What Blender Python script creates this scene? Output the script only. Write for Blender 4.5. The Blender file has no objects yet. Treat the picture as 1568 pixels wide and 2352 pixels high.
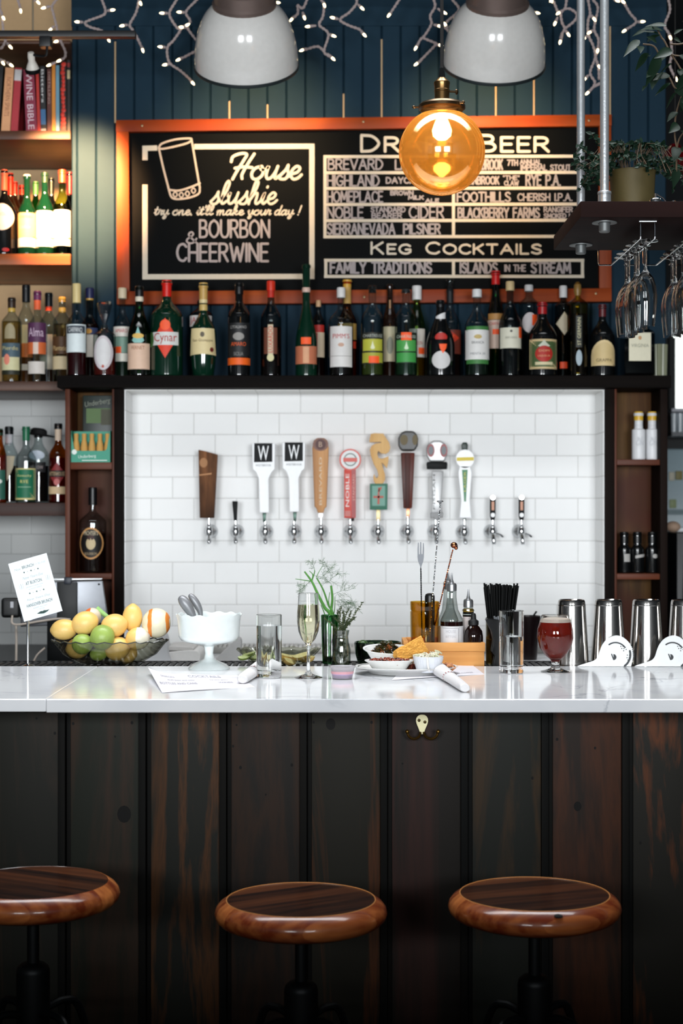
import bpy, bmesh, math, random
from mathutils import Vector, Matrix
random.seed(7)
scene = bpy.context.scene
COL = scene.collection
PI = math.pi

# ---------------------------------------------------------------- camera
F = 3780.0            # focal length in pixels of the 1568 x 2352 frame
CAMZ = 1.5
cam_d = bpy.data.cameras.new('camera')
cam = bpy.data.objects.new('camera', cam_d)
COL.objects.link(cam)
cam.location = (0, 0, CAMZ)
cam.rotation_euler = (PI / 2, 0, 0)
cam_d.sensor_fit = 'VERTICAL'
cam_d.sensor_height = 36.0
cam_d.lens = F / 2352 * 36.0
cam_d.clip_start = 0.05
cam_d.dof.use_dof = True
cam_d.dof.focus_distance = 4.12
cam_d.dof.aperture_fstop = 3.8
scene.camera = cam

# ---------------------------------------------------------------- view, world
vs = scene.view_settings
vs.view_transform = 'Standard'
vs.look = 'None'
vs.exposure = 0.0
vs.gamma = 1.0
vs.use_curve_mapping = False
world = bpy.data.worlds.new('world')
scene.world = world
world.use_nodes = True
world.node_tree.nodes['Background'].inputs[0].default_value = (0.75, 0.87, 1.0, 1)
world.node_tree.nodes['Background'].inputs[1].default_value = 0.6


def area_light(name, loc, rot, sx, sy, power, color, spread=180):
    d = bpy.data.lights.new(name, 'AREA')
    d.shape = 'RECTANGLE'
    d.size, d.size_y = sx, sy
    d.energy = power
    d.color = color
    d.spread = math.radians(spread)
    o = bpy.data.objects.new(name, d)
    COL.objects.link(o)
    o.location = loc
    o.rotation_euler = rot
    return o


# daylight through the two tall shopfront windows behind the camera
WIN = [(-1.45, 1.5), (1.45, 1.5)]
for i, (wx, ww) in enumerate(WIN):
    area_light('window_daylight', (wx, -2.96, 1.78), (PI / 2, 0, 0), ww, 1.35, 285, (0.93, 0.97, 1.0))
# daylight through the roof light over the bar
area_light('rooflight_daylight', (0.0, 4.0, 3.66), (0, 0, 0), 3.8, 0.6, 48, (0.94, 0.97, 1.0), 105)


# ---------------------------------------------------------------- pixel helpers (photo pixel -> metres at depth Y)
def X(px, Y):
    return (px - 784.0) / F * Y


def Z(py, Y):
    return CAMZ - (py - 1176.0) / F * Y


def M(n, Y):
    return n / F * Y


# ---------------------------------------------------------------- materials
def lin(c):
    if isinstance(c, str):
        c = c.lstrip('#')
        c = [int(c[i:i + 2], 16) / 255 for i in (0, 2, 4)]
        return tuple(x / 12.92 if x <= 0.04045 else ((x + 0.055) / 1.055) ** 2.4 for x in c)
    return tuple(c[:3])


_M = {}


def new_mat(name):
    m = bpy.data.materials.new(name)
    m.use_nodes = True
    nt = m.node_tree
    return m, nt, nt.nodes, nt.links, nt.nodes['Principled BSDF']


def mat(c, rough=0.5, metal=0.0, spec=0.5, emit=0, coat=0, name=None, trans=0, ior=1.45, bump=0, bscale=60, sheen=0):
    key = (c, rough, metal, spec, emit, coat, trans, ior, bump, bscale, sheen)
    if key in _M:
        return _M[key]
    m, nt, N, L, b = new_mat(name or 'plain')
    col = lin(c)
    b.inputs['Base Color'].default_value = (*col, 1)
    b.inputs['Roughness'].default_value = rough
    b.inputs['Metallic'].default_value = metal
    b.inputs['Specular IOR Level'].default_value = spec
    b.inputs['Coat Weight'].default_value = coat
    b.inputs['Coat Roughness'].default_value = 0.08
    b.inputs['Transmission Weight'].default_value = trans
    b.inputs['IOR'].default_value = ior
    b.inputs['Sheen Weight'].default_value = sheen
    if emit:
        b.inputs['Emission Color'].default_value = (*col, 1)
        b.inputs['Emission Strength'].default_value = emit
    tc = N.new('ShaderNodeTexCoord')
    no = N.new('ShaderNodeTexNoise')
    no.inputs['Scale'].default_value = bscale
    no.inputs['Detail'].default_value = 4
    L.new(tc.outputs['Object'], no.inputs['Vector'])
    if trans < 0.5 and not emit:
        # faint variation of tone, as any real surface has
        mx = N.new('ShaderNodeMix'); mx.data_type = 'RGBA'
        mx.inputs[6].default_value = (*[x * 0.93 for x in col], 1)
        mx.inputs[7].default_value = (*[min(1, x * 1.05) for x in col], 1)
        L.new(no.outputs['Fac'], mx.inputs[0])
        L.new(mx.outputs[2], b.inputs['Base Color'])
    if bump:
        bp = N.new('ShaderNodeBump')
        bp.inputs['Strength'].default_value = bump
        bp.inputs['Distance'].default_value = 0.002
        L.new(no.outputs['Fac'], bp.inputs['Height'])
        L.new(bp.outputs['Normal'], b.inputs['Normal'])
    _M[key] = m
    return m


def thin_glass(c, edge=0.35, rough=0.03, name='thin_glass', refl=0.06, dbl=False):
    key = ('tg', c, edge, rough, refl, dbl)
    if key in _M:
        return _M[key]
    m, nt, N, L, b = new_mat(name)
    N.remove(b)
    col = lin(c)
    if dbl:          # two walls per side
        col = tuple(x ** .5 for x in col)
        edge = edge ** .5
    lw = N.new('ShaderNodeLayerWeight'); lw.inputs['Blend'].default_value = 0.5
    pw = N.new('ShaderNodeMath'); pw.operation = 'POWER'; pw.inputs[1].default_value = 3.0
    L.new(lw.outputs['Facing'], pw.inputs[0])
    mx = N.new('ShaderNodeMix'); mx.data_type = 'RGBA'
    mx.inputs[6].default_value = (*col, 1)
    mx.inputs[7].default_value = (*[x * edge for x in col], 1)
    L.new(pw.outputs[0], mx.inputs[0])
    tr = N.new('ShaderNodeBsdfTransparent')
    L.new(mx.outputs[2], tr.inputs['Color'])
    gl = N.new('ShaderNodeBsdfGlossy'); gl.inputs['Roughness'].default_value = rough
    p5 = N.new('ShaderNodeMath'); p5.operation = 'POWER'; p5.inputs[1].default_value = 5.0
    L.new(lw.outputs['Facing'], p5.inputs[0])
    ad = N.new('ShaderNodeMath'); ad.operation = 'MULTIPLY_ADD'
    ad.inputs[1].default_value = 0.7; ad.inputs[2].default_value = refl; ad.use_clamp = True
    L.new(p5.outputs[0], ad.inputs[0])
    ms = N.new('ShaderNodeMixShader')
    L.new(ad.outputs[0], ms.inputs[0]); L.new(tr.outputs[0], ms.inputs[1]); L.new(gl.outputs[0], ms.inputs[2])
    L.new(ms.outputs[0], N['Material Output'].inputs['Surface'])
    _M[key] = m
    return m


def clear_glass():
    return mat((0.97, 0.985, 0.98), rough=0.0, trans=1.0, ior=1.47, name='clear_glass')


def wood(c1, c2, name='wood', axis='X', scale=14, stretch=0.06, rough=0.45, coat=0.0, bump=0.15, planks=None, c3=None, rings=0, spec=0.2):
    key = ('wood', c1, c2, axis, scale, stretch, rough, coat, planks, c3, rings, spec)
    if key in _M:
        return _M[key]
    m, nt, N, L, b = new_mat(name)
    tc = N.new('ShaderNodeTexCoord')
    mp = N.new('ShaderNodeMapping')
    sc = [1, 1, 1]
    sc['XYZ'.index(axis)] = stretch
    mp.inputs['Scale'].default_value = sc
    L.new(tc.outputs['Object'], mp.inputs['Vector'])
    no = N.new('ShaderNodeTexNoise')
    no.inputs['Scale'].default_value = scale
    no.inputs['Detail'].default_value = 6
    no.inputs['Roughness'].default_value = 0.62
    no.inputs['Distortion'].default_value = 0.6
    L.new(mp.outputs[0], no.inputs['Vector'])
    fac = no.outputs['Fac']
    if rings:
        mu = N.new('ShaderNodeMath'); mu.operation = 'MULTIPLY'; mu.inputs[1].default_value = rings
        L.new(fac, mu.inputs[0])
        fr = N.new('ShaderNodeMath'); fr.operation = 'PINGPONG'; fr.inputs[1].default_value = 1.0
        L.new(mu.outputs[0], fr.inputs[0])
        fac = fr.outputs[0]
    rp = N.new('ShaderNodeValToRGB')
    rp.color_ramp.elements[0].position = 0.3
    rp.color_ramp.elements[0].color = (*lin(c1), 1)
    rp.color_ramp.elements[1].position = 0.72
    rp.color_ramp.elements[1].color = (*lin(c2), 1)
    if rings:
        rp.color_ramp.elements[0].position = 0.45
        rp.color_ramp.elements[1].position = 1.0
    L.new(fac, rp.inputs[0])
    out = rp.outputs[0]
    if planks:
        # boards glued side by side, each of its own tone: rotate, quantise, random tone
        ang, width, cc = planks
        m2 = N.new('ShaderNodeMapping'); m2.inputs['Rotation'].default_value = (0, 0, ang)
        L.new(tc.outputs['Object'], m2.inputs['Vector'])
        sx = N.new('ShaderNodeSeparateXYZ'); L.new(m2.outputs[0], sx.inputs[0])
        dv = N.new('ShaderNodeMath'); dv.operation = 'DIVIDE'; dv.inputs[1].default_value = width
        L.new(sx.outputs[1], dv.inputs[0])
        fl = N.new('ShaderNodeMath'); fl.operation = 'FLOOR'; L.new(dv.outputs[0], fl.inputs[0])
        wn = N.new('ShaderNodeTexWhiteNoise'); wn.noise_dimensions = '1D'; L.new(fl.outputs[0], wn.inputs['W'])
        m3 = N.new('ShaderNodeMapping'); m3.inputs['Scale'].default_value = (3, 30, 30)
        L.new(m2.outputs[0], m3.inputs['Vector'])
        n3 = N.new('ShaderNodeTexNoise'); n3.inputs['Scale'].default_value = 1.6; n3.inputs['Detail'].default_value = 5
        L.new(m3.outputs[0], n3.inputs['Vector'])
        ad = N.new('ShaderNodeMath'); ad.operation = 'MULTIPLY_ADD'; ad.inputs[1].default_value = 0.45
        L.new(wn.outputs['Value'], ad.inputs[0]); 
        ml = N.new('ShaderNodeMath'); ml.operation = 'MULTIPLY'; ml.inputs[1].default_value = 0.62
        L.new(n3.outputs['Fac'], ml.inputs[0]); L.new(ml.outputs[0], ad.inputs[2])
        L.new(ad.outputs[0], rp.inputs[0])
        rp.color_ramp.elements[0].position = 0.28; rp.color_ramp.elements[1].position = 0.85
    if c3:
        n4 = N.new('ShaderNodeTexNoise'); n4.inputs['Scale'].default_value = 3.3; n4.inputs['Detail'].default_value = 2
        L.new(tc.outputs['Object'], n4.inputs['Vector'])
        r4 = N.new('ShaderNodeValToRGB'); r4.color_ramp.elements[0].position = 0.42; r4.color_ramp.elements[1].position = 0.62
        L.new(n4.outputs['Fac'], r4.inputs[0])
        mx = N.new('ShaderNodeMix'); mx.data_type = 'RGBA'
        L.new(r4.outputs[0], mx.inputs[0]); L.new(out, mx.inputs[6]); mx.inputs[7].default_value = (*lin(c3), 1)
        out = mx.outputs[2]
    L.new(out, b.inputs['Base Color'])
    b.inputs['Roughness'].default_value = rough
    b.inputs['Specular IOR Level'].default_value = spec
    b.inputs['Coat Weight'].default_value = coat
    b.inputs['Coat Roughness'].default_value = 0.1
    if bump:
        bp = N.new('ShaderNodeBump'); bp.inputs['Strength'].default_value = bump; bp.inputs['Distance'].default_value = 0.002
        L.new(no.outputs['Fac'], bp.inputs['Height']); L.new(bp.outputs['Normal'], b.inputs['Normal'])
    _M[key] = m
    return m


def tile_mat(name, ox, oz, tw, th, c1, c2, grout, axes='XZ', rough=0.28, warp=0.03):
    m, nt, N, L, b = new_mat(name)
    g = N.new('ShaderNodeNewGeometry')
    sp = N.new('ShaderNodeSeparateXYZ'); L.new(g.outputs['Position'], sp.inputs[0])
    cb = N.new('ShaderNodeCombineXYZ')
    L.new(sp.outputs[axes[0]], cb.inputs[0]); L.new(sp.outputs[axes[1]], cb.inputs[1])
    mp = N.new('ShaderNodeMapping'); mp.inputs['Location'].default_value = (-ox, -oz, 0)
    L.new(cb.outputs[0], mp.inputs['Vector'])
    br = N.new('ShaderNodeTexBrick')
    br.offset = 0.5; br.offset_frequency = 2; br.squash = 1.0
    br.inputs['Scale'].default_value = 1.0
    br.inputs['Brick Width'].default_value = tw
    br.inputs['Row Height'].default_value = th
    br.inputs['Mortar Size'].default_value = 0.0010
    br.inputs['Mortar Smooth'].default_value = 0.25
    br.inputs['Bias'].default_value = 0.0
    br.inputs['Color1'].default_value = (*lin(c1), 1)
    br.inputs['Color2'].default_value = (*lin(c2), 1)
    br.inputs['Mortar'].default_value = (*lin(grout), 1)
    L.new(mp.outputs[0], br.inputs['Vector'])
    L.new(br.outputs['Color'], b.inputs['Base Color'])
    b.inputs['Roughness'].default_value = rough
    b.inputs['Specular IOR Level'].default_value = 0.06
    b2 = N.new('ShaderNodeTexBrick')
    b2.offset = 0.5
    for k, v in (('Scale', 1.0), ('Brick Width', tw), ('Row Height', th), ('Mortar Size', 0.005), ('Mortar Smooth', 1.0)):
        b2.inputs[k].default_value = v
    L.new(mp.outputs[0], b2.inputs['Vector'])
    inv = N.new('ShaderNodeMath'); inv.operation = 'SUBTRACT'; inv.inputs[0].default_value = 1.0
    L.new(b2.outputs['Fac'], inv.inputs[1])
    no = N.new('ShaderNodeTexNoise'); no.inputs['Scale'].default_value = 9.0; no.inputs['Detail'].default_value = 1
    L.new(g.outputs['Position'], no.inputs['Vector'])
    ad = N.new('ShaderNodeMath'); ad.operation = 'MULTIPLY_ADD'; ad.inputs[1].default_value = 0.9
    L.new(no.outputs['Fac'], ad.inputs[0]); L.new(inv.outputs[0], ad.inputs[2])
    bp = N.new('ShaderNodeBump'); bp.inputs['Strength'].default_value = 0.4; bp.inputs['Distance'].default_value = 0.0018
    L.new(ad.outputs[0], bp.inputs['Height']); L.new(bp.outputs['Normal'], b.inputs['Normal'])
    return m


def marble_mat():
    m, nt, N, L, b = new_mat('marble')
    tc = N.new('ShaderNodeTexCoord')
    n1 = N.new('ShaderNodeTexNoise'); n1.inputs['Scale'].default_value = 3.0; n1.inputs['Detail'].default_value = 7
    n1.inputs['Distortion'].default_value = 1.2
    L.new(tc.outputs['Object'], n1.inputs['Vector'])
    sb = N.new('ShaderNodeMath'); sb.operation = 'SUBTRACT'; sb.inputs[1].default_value = 0.5; L.new(n1.outputs['Fac'], sb.inputs[0])
    ab = N.new('ShaderNodeMath'); ab.operation = 'ABSOLUTE'; L.new(sb.outputs[0], ab.inputs[0])
    r = N.new('ShaderNodeValToRGB')
    r.color_ramp.elements[0].position = 0.0; r.color_ramp.elements[0].color = (1, 1, 1, 1)
    r.color_ramp.elements[1].position = 0.018; r.color_ramp.elements[1].color = (0, 0, 0, 1)
    L.new(ab.outputs[0], r.inputs[0])
    n2 = N.new('ShaderNodeTexNoise'); n2.inputs['Scale'].default_value = 2.2; n2.inputs['Detail'].default_value = 3
    L.new(tc.outputs['Object'], n2.inputs['Vector'])
    r2 = N.new('ShaderNodeValToRGB'); r2.color_ramp.elements[0].position = 0.5; r2.color_ramp.elements[1].position = 0.66
    L.new(n2.outputs['Fac'], r2.inputs[0])
    mu = N.new('ShaderNodeMath'); mu.operation = 'MULTIPLY'; L.new(r.outputs[0], mu.inputs[0]); L.new(r2.outputs[0], mu.inputs[1])
    n3 = N.new('ShaderNodeTexNoise'); n3.inputs['Scale'].default_value = 5; n3.inputs['Detail'].default_value = 6
    L.new(tc.outputs['Object'], n3.inputs['Vector'])
    r3 = N.new('ShaderNodeValToRGB')
    r3.color_ramp.elements[0].position = 0.3; r3.color_ramp.elements[0].color = (*lin('#dcdee2'), 1)
    r3.color_ramp.elements[1].position = 0.6; r3.color_ramp.elements[1].color = (*lin('#e9eaec'), 1)
    L.new(n3.outputs['Fac'], r3.inputs[0])
    mx = N.new('ShaderNodeMix'); mx.data_type = 'RGBA'
    m5 = N.new('ShaderNodeMath'); m5.operation = 'MULTIPLY'; m5.inputs[1].default_value = 0.75; L.new(mu.outputs[0], m5.inputs[0])
    L.new(m5.outputs[0], mx.inputs[0]); L.new(r3.outputs[0], mx.inputs[6]); mx.inputs[7].default_value = (*lin('#8d949c'), 1)
    L.new(mx.outputs[2], b.inputs['Base Color'])
    b.inputs['Roughness'].default_value = 0.09
    return m


# ---------------------------------------------------------------- mesh builder
class MB:
    def __init__(s):
        s.v, s.f, s.mi = [], [], []
        s.m = 0

    def add(s, verts, faces, T=None):
        o = len(s.v)
        if T is not None:
            verts = [T @ Vector(p) for p in verts]
        s.v += [tuple(p) for p in verts]
        s.f += [tuple(i + o for i in f) for f in faces]
        s.mi += [s.m] * len(faces)
        return s

    def bb(s, x0, x1, y0, y1, z0, z1, T=None):
        v = [(x0, y0, z0), (x1, y0, z0), (x1, y1, z0), (x0, y1, z0), (x0, y0, z1), (x1, y0, z1), (x1, y1, z1), (x0, y1, z1)]
        return s.add(v, [(0, 3, 2, 1), (4, 5, 6, 7), (0, 1, 5, 4), (1, 2, 6, 5), (2, 3, 7, 6), (3, 0, 4, 7)], T)

    def lathe(s, prof, n=32, T=None, sx=1.0, sy=1.0):
        v, f = [], []
        k = len(prof)
        for j in range(n):
            a = 2 * PI * j / n
            for (r, z) in prof:
                v.append((r * math.cos(a) * sx, r * math.sin(a) * sy, z))
        for j in range(n):
            j2 = (j + 1) % n
            for i in range(k - 1):
                if prof[i][0] < 1e-9 and prof[i + 1][0] < 1e-9:
                    continue
                f.append((j * k + i, j2 * k + i, j2 * k + i + 1, j * k + i + 1))
        o = len(s.v)
        s.add(v, f, T)
        return s

    def tube(s, pts, r, n=8, caps=True, T=None):
        pts = [Vector(p) for p in pts]
        rs = r if isinstance(r, (list, tuple)) else [r] * len(pts)
        v, f = [], []
        up = None
        for i, p in enumerate(pts):
            d = (pts[min(i + 1, len(pts) - 1)] - pts[max(i - 1, 0)])
            if d.length < 1e-9:
                d = Vector((0, 0, 1))
            d.normalize()
            if up is None:
                up = Vector((0, 0, 1)) if abs(d.z) < 0.9 else Vector((1, 0, 0))
            a = d.cross(up)
            if a.length < 1e-6:
                up = Vector((0, 1, 0)); a = d.cross(up)
            a.normalize()
            b = a.cross(d).normalized()
            up = b
            for j in range(n):
                t = 2 * PI * j / n
                v.append(p + (a * math.cos(t) + b * math.sin(t)) * rs[i])
        for i in range(len(pts) - 1):
            for j in range(n):
                j2 = (j + 1) % n
                f.append((i * n + j, i * n + j2, (i + 1) * n + j2, (i + 1) * n + j))
        if caps:
            f.append(tuple(range(n))[::-1])
            f.append(tuple((len(pts) - 1) * n + j for j in range(n)))
        return s.add(v, f, T)

    def prism(s, pts, y0, y1, T=None):
        """polygon given as (x, z), extruded from y0 (front) to y1"""
        n = len(pts)
        v = [(x, y0, z) for x, z in pts] + [(x, y1, z) for x, z in pts]
        f = [tuple(range(n)), tuple(range(2 * n - 1, n - 1, -1))]
        for i in range(n):
            j = (i + 1) % n
            f.append((i, i + n, j + n, j))
        return s.add(v, f, T)

    def sphere(s, c, r, nu=20, nv=12, T=None, R=None):
        r = r if isinstance(r, (list, tuple)) else (r, r, r)
        v, f = [], []
        c = Vector(c)
        for i in range(nv + 1):
            t = PI * i / nv
            for j in range(nu):
                a = 2 * PI * j / nu
                p = Vector((r[0] * math.sin(t) * math.cos(a), r[1] * math.sin(t) * math.sin(a), r[2] * math.cos(t)))
                if R is not None:
                    p = R @ p
                v.append(c + p)
        for i in range(nv):
            for j in range(nu):
                j2 = (j + 1) % nu
                f.append((i * nu + j, (i + 1) * nu + j, (i + 1) * nu + j2, i * nu + j2))
        return s.add(v, f, T)

    def build(s, name, mats, parent=None, bevel=0, seg=2, smooth=True, angle=35, loc=None):
        me = bpy.data.meshes.new(name)
        me.from_pydata(s.v, [], s.f)
        for m in (mats if isinstance(mats, (list, tuple)) else [mats]):
            me.materials.append(m)
        me.polygons.foreach_set('material_index', s.mi)
        bm = bmesh.new()
        bm.from_mesh(me)
        bmesh.ops.remove_doubles(bm, verts=bm.verts, dist=1e-6)
        bad = [f for f in bm.faces if f.calc_area() < 1e-12]
        if bad:
            bmesh.ops.delete(bm, geom=bad, context='FACES_ONLY')
        bmesh.ops.recalc_face_normals(bm, faces=bm.faces)
        if bevel:
            eds = [e for e in bm.edges if len(e.link_faces) == 2 and e.calc_face_angle(0) > 0.5]
            bmesh.ops.bevel(bm, geom=eds, offset=bevel, segments=seg, profile=0.6, affect='EDGES', clamp_overlap=True)
        bm.to_mesh(me)
        bm.free()
        if smooth:
            me.polygons.foreach_set('use_smooth', [True] * len(me.polygons))
            me.set_sharp_from_angle(angle=math.radians(angle))
        o = bpy.data.objects.new(name, me)
        COL.objects.link(o)
        if parent is not None:
            o.parent = parent
        if loc is not None:
            o.location = loc
        if smooth and len(s.f) > 8:
            w = o.modifiers.new('weighted_normal', 'WEIGHTED_NORMAL')
            w.keep_sharp = True
            w.weight = 50
        return o


def props(o, label=None, cat=None, group=None, kind=None):
    if label:
        o['label'] = label
    if cat:
        o['category'] = cat
    if group:
        o['group'] = group
    if kind:
        o['kind'] = kind
    return o


def thing(name, label, cat, loc=(0, 0, 0), rotz=0, group=None):
    o = bpy.data.objects.new(name, None)
    o.empty_display_size = 0.02
    COL.objects.link(o)
    o.location = loc
    o.rotation_euler = (0, 0, rotz)
    return props(o, label, cat, group)


def copy_thing(o, loc, label=None, rotz=None):
    c = o.copy()
    COL.objects.link(c)
    c.location = loc
    if rotz is not None:
        c.rotation_euler = (0, 0, rotz)
    if label:
        c['label'] = label
    for ch in list(o.children):
        d = ch.copy(); COL.objects.link(d); d.parent = c
        for g in list(ch.children):
            e = g.copy(); COL.objects.link(e); e.parent = d
    return c


def crom(pts, k=6):
    """smooth curve through the points"""
    if len(pts) < 3:
        return [tuple(p) for p in pts]
    P = [Vector(p) for p in pts]
    P = [P[0] * 2 - P[1]] + P + [P[-1] * 2 - P[-2]]
    out = []
    for i in range(1, len(P) - 2):
        a, b, c, d = P[i - 1:i + 3]
        for j in range(k):
            t = j / k
            out.append(tuple(0.5 * ((2 * b) + (c - a) * t + (2 * a - 5 * b + 4 * c - d) * t * t + (3 * b - a - 3 * c + d) * t ** 3)))
    out.append(tuple(P[-2]))
    return out


_rc = [0]


def _lift(p):
    return (p[0], p[1] - (_rc[0] % 12) * .00005, p[2])


def ribbon(mb, pts, w, mapf, caps=True):
    """flat stroke of width w (pixels) along 2-D pixel points, mapped to 3-D by mapf(px,py); round ends"""
    P = [Vector((p[0], p[1])) for p in pts]
    n = len(P)
    v, f = [], []
    for i in range(n):
        d = P[min(i + 1, n - 1)] - P[max(i - 1, 0)]
        if d.length < 1e-9:
            d = Vector((1, 0))
        d.normalize()
        nn = Vector((-d.y, d.x)) * (w / 2)
        v += [P[i] + nn, P[i] - nn]
    for i in range(n - 1):
        f.append((2 * i, 2 * i + 1, 2 * i + 3, 2 * i + 2))
    _rc[0] += 1
    mb.add([_lift(mapf(q.x, q.y)) for q in v], f)
    if caps:
        for c in (P[0], P[-1]):
            _rc[0] += 1
            vv = [_lift(mapf(c.x + w / 2 * math.cos(t * PI / 5), c.y + w / 2 * math.sin(t * PI / 5))) for t in range(10)]
            mb.add(vv, [tuple(range(10))])


# ---------------------------------------------------------------- text from the built-in font
_T = {}


def text_geo(s):
    if s in _T:
        return _T[s]
    cu = bpy.data.curves.new('txt', 'FONT')
    cu.body = s
    cu.resolution_u = 2
    o = bpy.data.objects.new('txt', cu)
    COL.objects.link(o)
    bpy.context.view_layer.update()
    me = bpy.data.meshes.new_from_object(o.evaluated_get(bpy.context.evaluated_depsgraph_get()))
    v = [(p.co.x, p.co.y) for p in me.vertices]
    f = [tuple(p.vertices) for p in me.polygons]
    bpy.data.objects.remove(o); bpy.data.curves.remove(cu); bpy.data.meshes.remove(me)
    x0 = min(p[0] for p in v); x1 = max(p[0] for p in v); y0 = min(p[1] for p in v); y1 = max(p[1] for p in v)
    v = [((p[0] - x0) / (x1 - x0 + 1e-9) - 0.5, (p[1] - y0) / (y1 - y0 + 1e-9) - 0.5) for p in v]
    _T[s] = (v, f)
    return _T[s]


def add_text(mb, s, mapf, w, h, shear=0.0):
    """mapf(u, v) with u in +-w/2 and v in +-h/2"""
    v, f = text_geo(s)
    mb.add([mapf(a * w + shear * b * h, b * h) for a, b in v], f)
# ================================================================ THE SETTING
def struct(name, mb, m, **k):
    o = mb.build(name, m, **k)
    o['kind'] = 'structure'
    return o


NAVY = mat('#1d3240', 0.55, spec=0.06, name='navy_paint', bump=0.12, bscale=40)
dark_plaster = mat('#24262a', 0.8, name='dark_plaster')
YW = 5.96
struct('floor', MB().bb(-3.4, 3.4, -3.0, 9.0, -0.1, 0), wood('#1c1410', '#3a2a20', name='dark_floorboards', axis='Y', scale=10))
struct('ceiling', MB().bb(-3.4, 3.4, -3.0, 9.0, 3.7, 3.8), mat('#2b2f33', 0.8, name='ceiling_paint'))
struct('wall_left', MB().bb(-3.4, -3.3, -3.0, 9.0, 0, 3.7), mat('#3c4044', 0.8, name='side_wall_paint'))
struct('wall_right', MB().bb(3.3, 3.4, -3.0, 9.0, 0, 3.7), mat('#3c4044', 0.8, name='side_wall_paint'))

# shopfront wall behind the camera with its two window openings
fw = MB()
xs = [-3.4, WIN[0][0] - WIN[0][1] / 2, WIN[0][0] + WIN[0][1] / 2, WIN[1][0] - WIN[1][1] / 2, WIN[1][0] + WIN[1][1] / 2, 3.4]
for i in (0, 2, 4):
    fw.bb(xs[i], xs[i + 1], -3.1, -3.0, 0, 3.7)
for i in (1, 3):
    fw.bb(xs[i], xs[i + 1], -3.1, -3.0, 0, 1.1)
    fw.bb(xs[i], xs[i + 1], -3.1, -3.0, 2.46, 3.7)
struct('wall_front', fw, dark_plaster)

# tongue-and-groove wall, one mesh: bevelled boards under a flat panel
tg = MB()
x0 = -0.9775
pw = M(43.7, YW)
xg = X(177, YW)
edges = [x0]
while xg < 1.176:
    if xg > x0 + 0.004:
        edges.append(xg)
    xg += pw
edges.append(1.176)
ztrim = Z(60, YW)
for a, b in zip(edges, edges[1:]):
    g = 0.0045
    if b - a < 0.02:
        g = 0.001
    v = [(a, YW + 0.008, 0), (a + g, YW, 0), (b - g, YW, 0), (b, YW + 0.008, 0)]
    v += [(p[0], p[1], ztrim) for p in v]
    tg.add(v, [(0, 1, 5, 4), (1, 2, 6, 5), (2, 3, 7, 6)])
tg.bb(x0, 1.176, YW + 0.0085, YW + 0.11, 0, 3.7)
tg.bb(x0, 1.176, YW - 0.004, YW + 0.01, ztrim, 3.7)
struct('wall_back', tg, NAVY, smooth=False)
# pale seams where the boards have shrunk apart
sm = MB()
for px, y0, y1 in ((266, 95, 268), (530, 232, 268), (618, 240, 268), (793, 215, 268), (880, 90, 268), (1145, 192, 268), (1232, 170, 268), (1407, 60, 300)):
    i = min(range(len(edges)), key=lambda k: abs(edges[k] - X(px, YW)))
    sm.bb(edges[i] - 0.0028, edges[i] + 0.0028, YW + 0.0015, YW + 0.008, Z(y1 + 14, YW), Z(y0, YW))
struct('trim_1', sm, mat('#b79c78', 0.7, name='bare_pine'), smooth=False)

# alcove to the left of it: back wall, side cheek
cream = mat('#c8a67c', 0.75, name='cream_plaster')
YA = 6.5
struct('wall_alcove', MB().bb(-2.2, x0, YA, YA + 0.1, Z(880, YA), 3.7), cream)
struct('wall_cheek', MB().bb(-2.3, -2.2, 5.96, YA + 0.1, 0, 3.7), NAVY)
struct('trim_2', MB().bb(-2.2, x0, YA - 0.03, YA, Z(390, YA), Z(366, YA)).bb(-2.2, x0, YA - 0.03, YA, Z(655, YA), Z(636, YA)), mat('#5a5248', 0.9, name='rough_batten', bump=0.6, bscale=90))
tileA = tile_mat('alcove_tile', X(27, YA), Z(1227, YA), 0.157, 0.0775, '#cfd0ce', '#c6c8c7', '#8f918f', rough=0.15)
struct('wall_alcove_tiled', MB().bb(-2.2, x0, YA - 0.012, YA, 0.95, Z(900, YA)), tileA)

# white tiled niche behind the taps
YT = 5.94
TW, TH = 0.154, 0.0768
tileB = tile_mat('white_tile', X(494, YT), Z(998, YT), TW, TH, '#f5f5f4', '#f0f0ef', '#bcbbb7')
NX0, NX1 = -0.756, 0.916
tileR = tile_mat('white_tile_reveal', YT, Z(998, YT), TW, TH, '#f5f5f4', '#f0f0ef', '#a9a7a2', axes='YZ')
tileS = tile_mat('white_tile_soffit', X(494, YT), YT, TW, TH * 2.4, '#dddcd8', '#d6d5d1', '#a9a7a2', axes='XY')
struct('wall_tiled', MB().bb(NX0 - 0.004, NX1 + 0.004, YT, YT + 0.015, 0.95, 1.9285), tileB)
struct('trim_3', MB().bb(NX0 - 0.004, NX0, 5.765, YT, 0.98, 1.9285).bb(NX1, NX1 + 0.004, 5.765, YT, 0.98, 1.9285), tileR)
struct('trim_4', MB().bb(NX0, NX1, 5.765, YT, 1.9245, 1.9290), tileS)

# the dim room that opens beyond the right end of the wall
YR = 8.4
struct('wall_far', MB().bb(1.0, 3.3, YR, YR + 0.1, 0, 3.7), mat('#15181b', 0.8, name='far_wall_paint'))
struct('wall_far_cheek', MB().bb(1.10, 1.176, YW + 0.11, YR, 0, 3.7), mat('#1b2a36', 0.7, name='navy_cheek_paint'))

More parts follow.
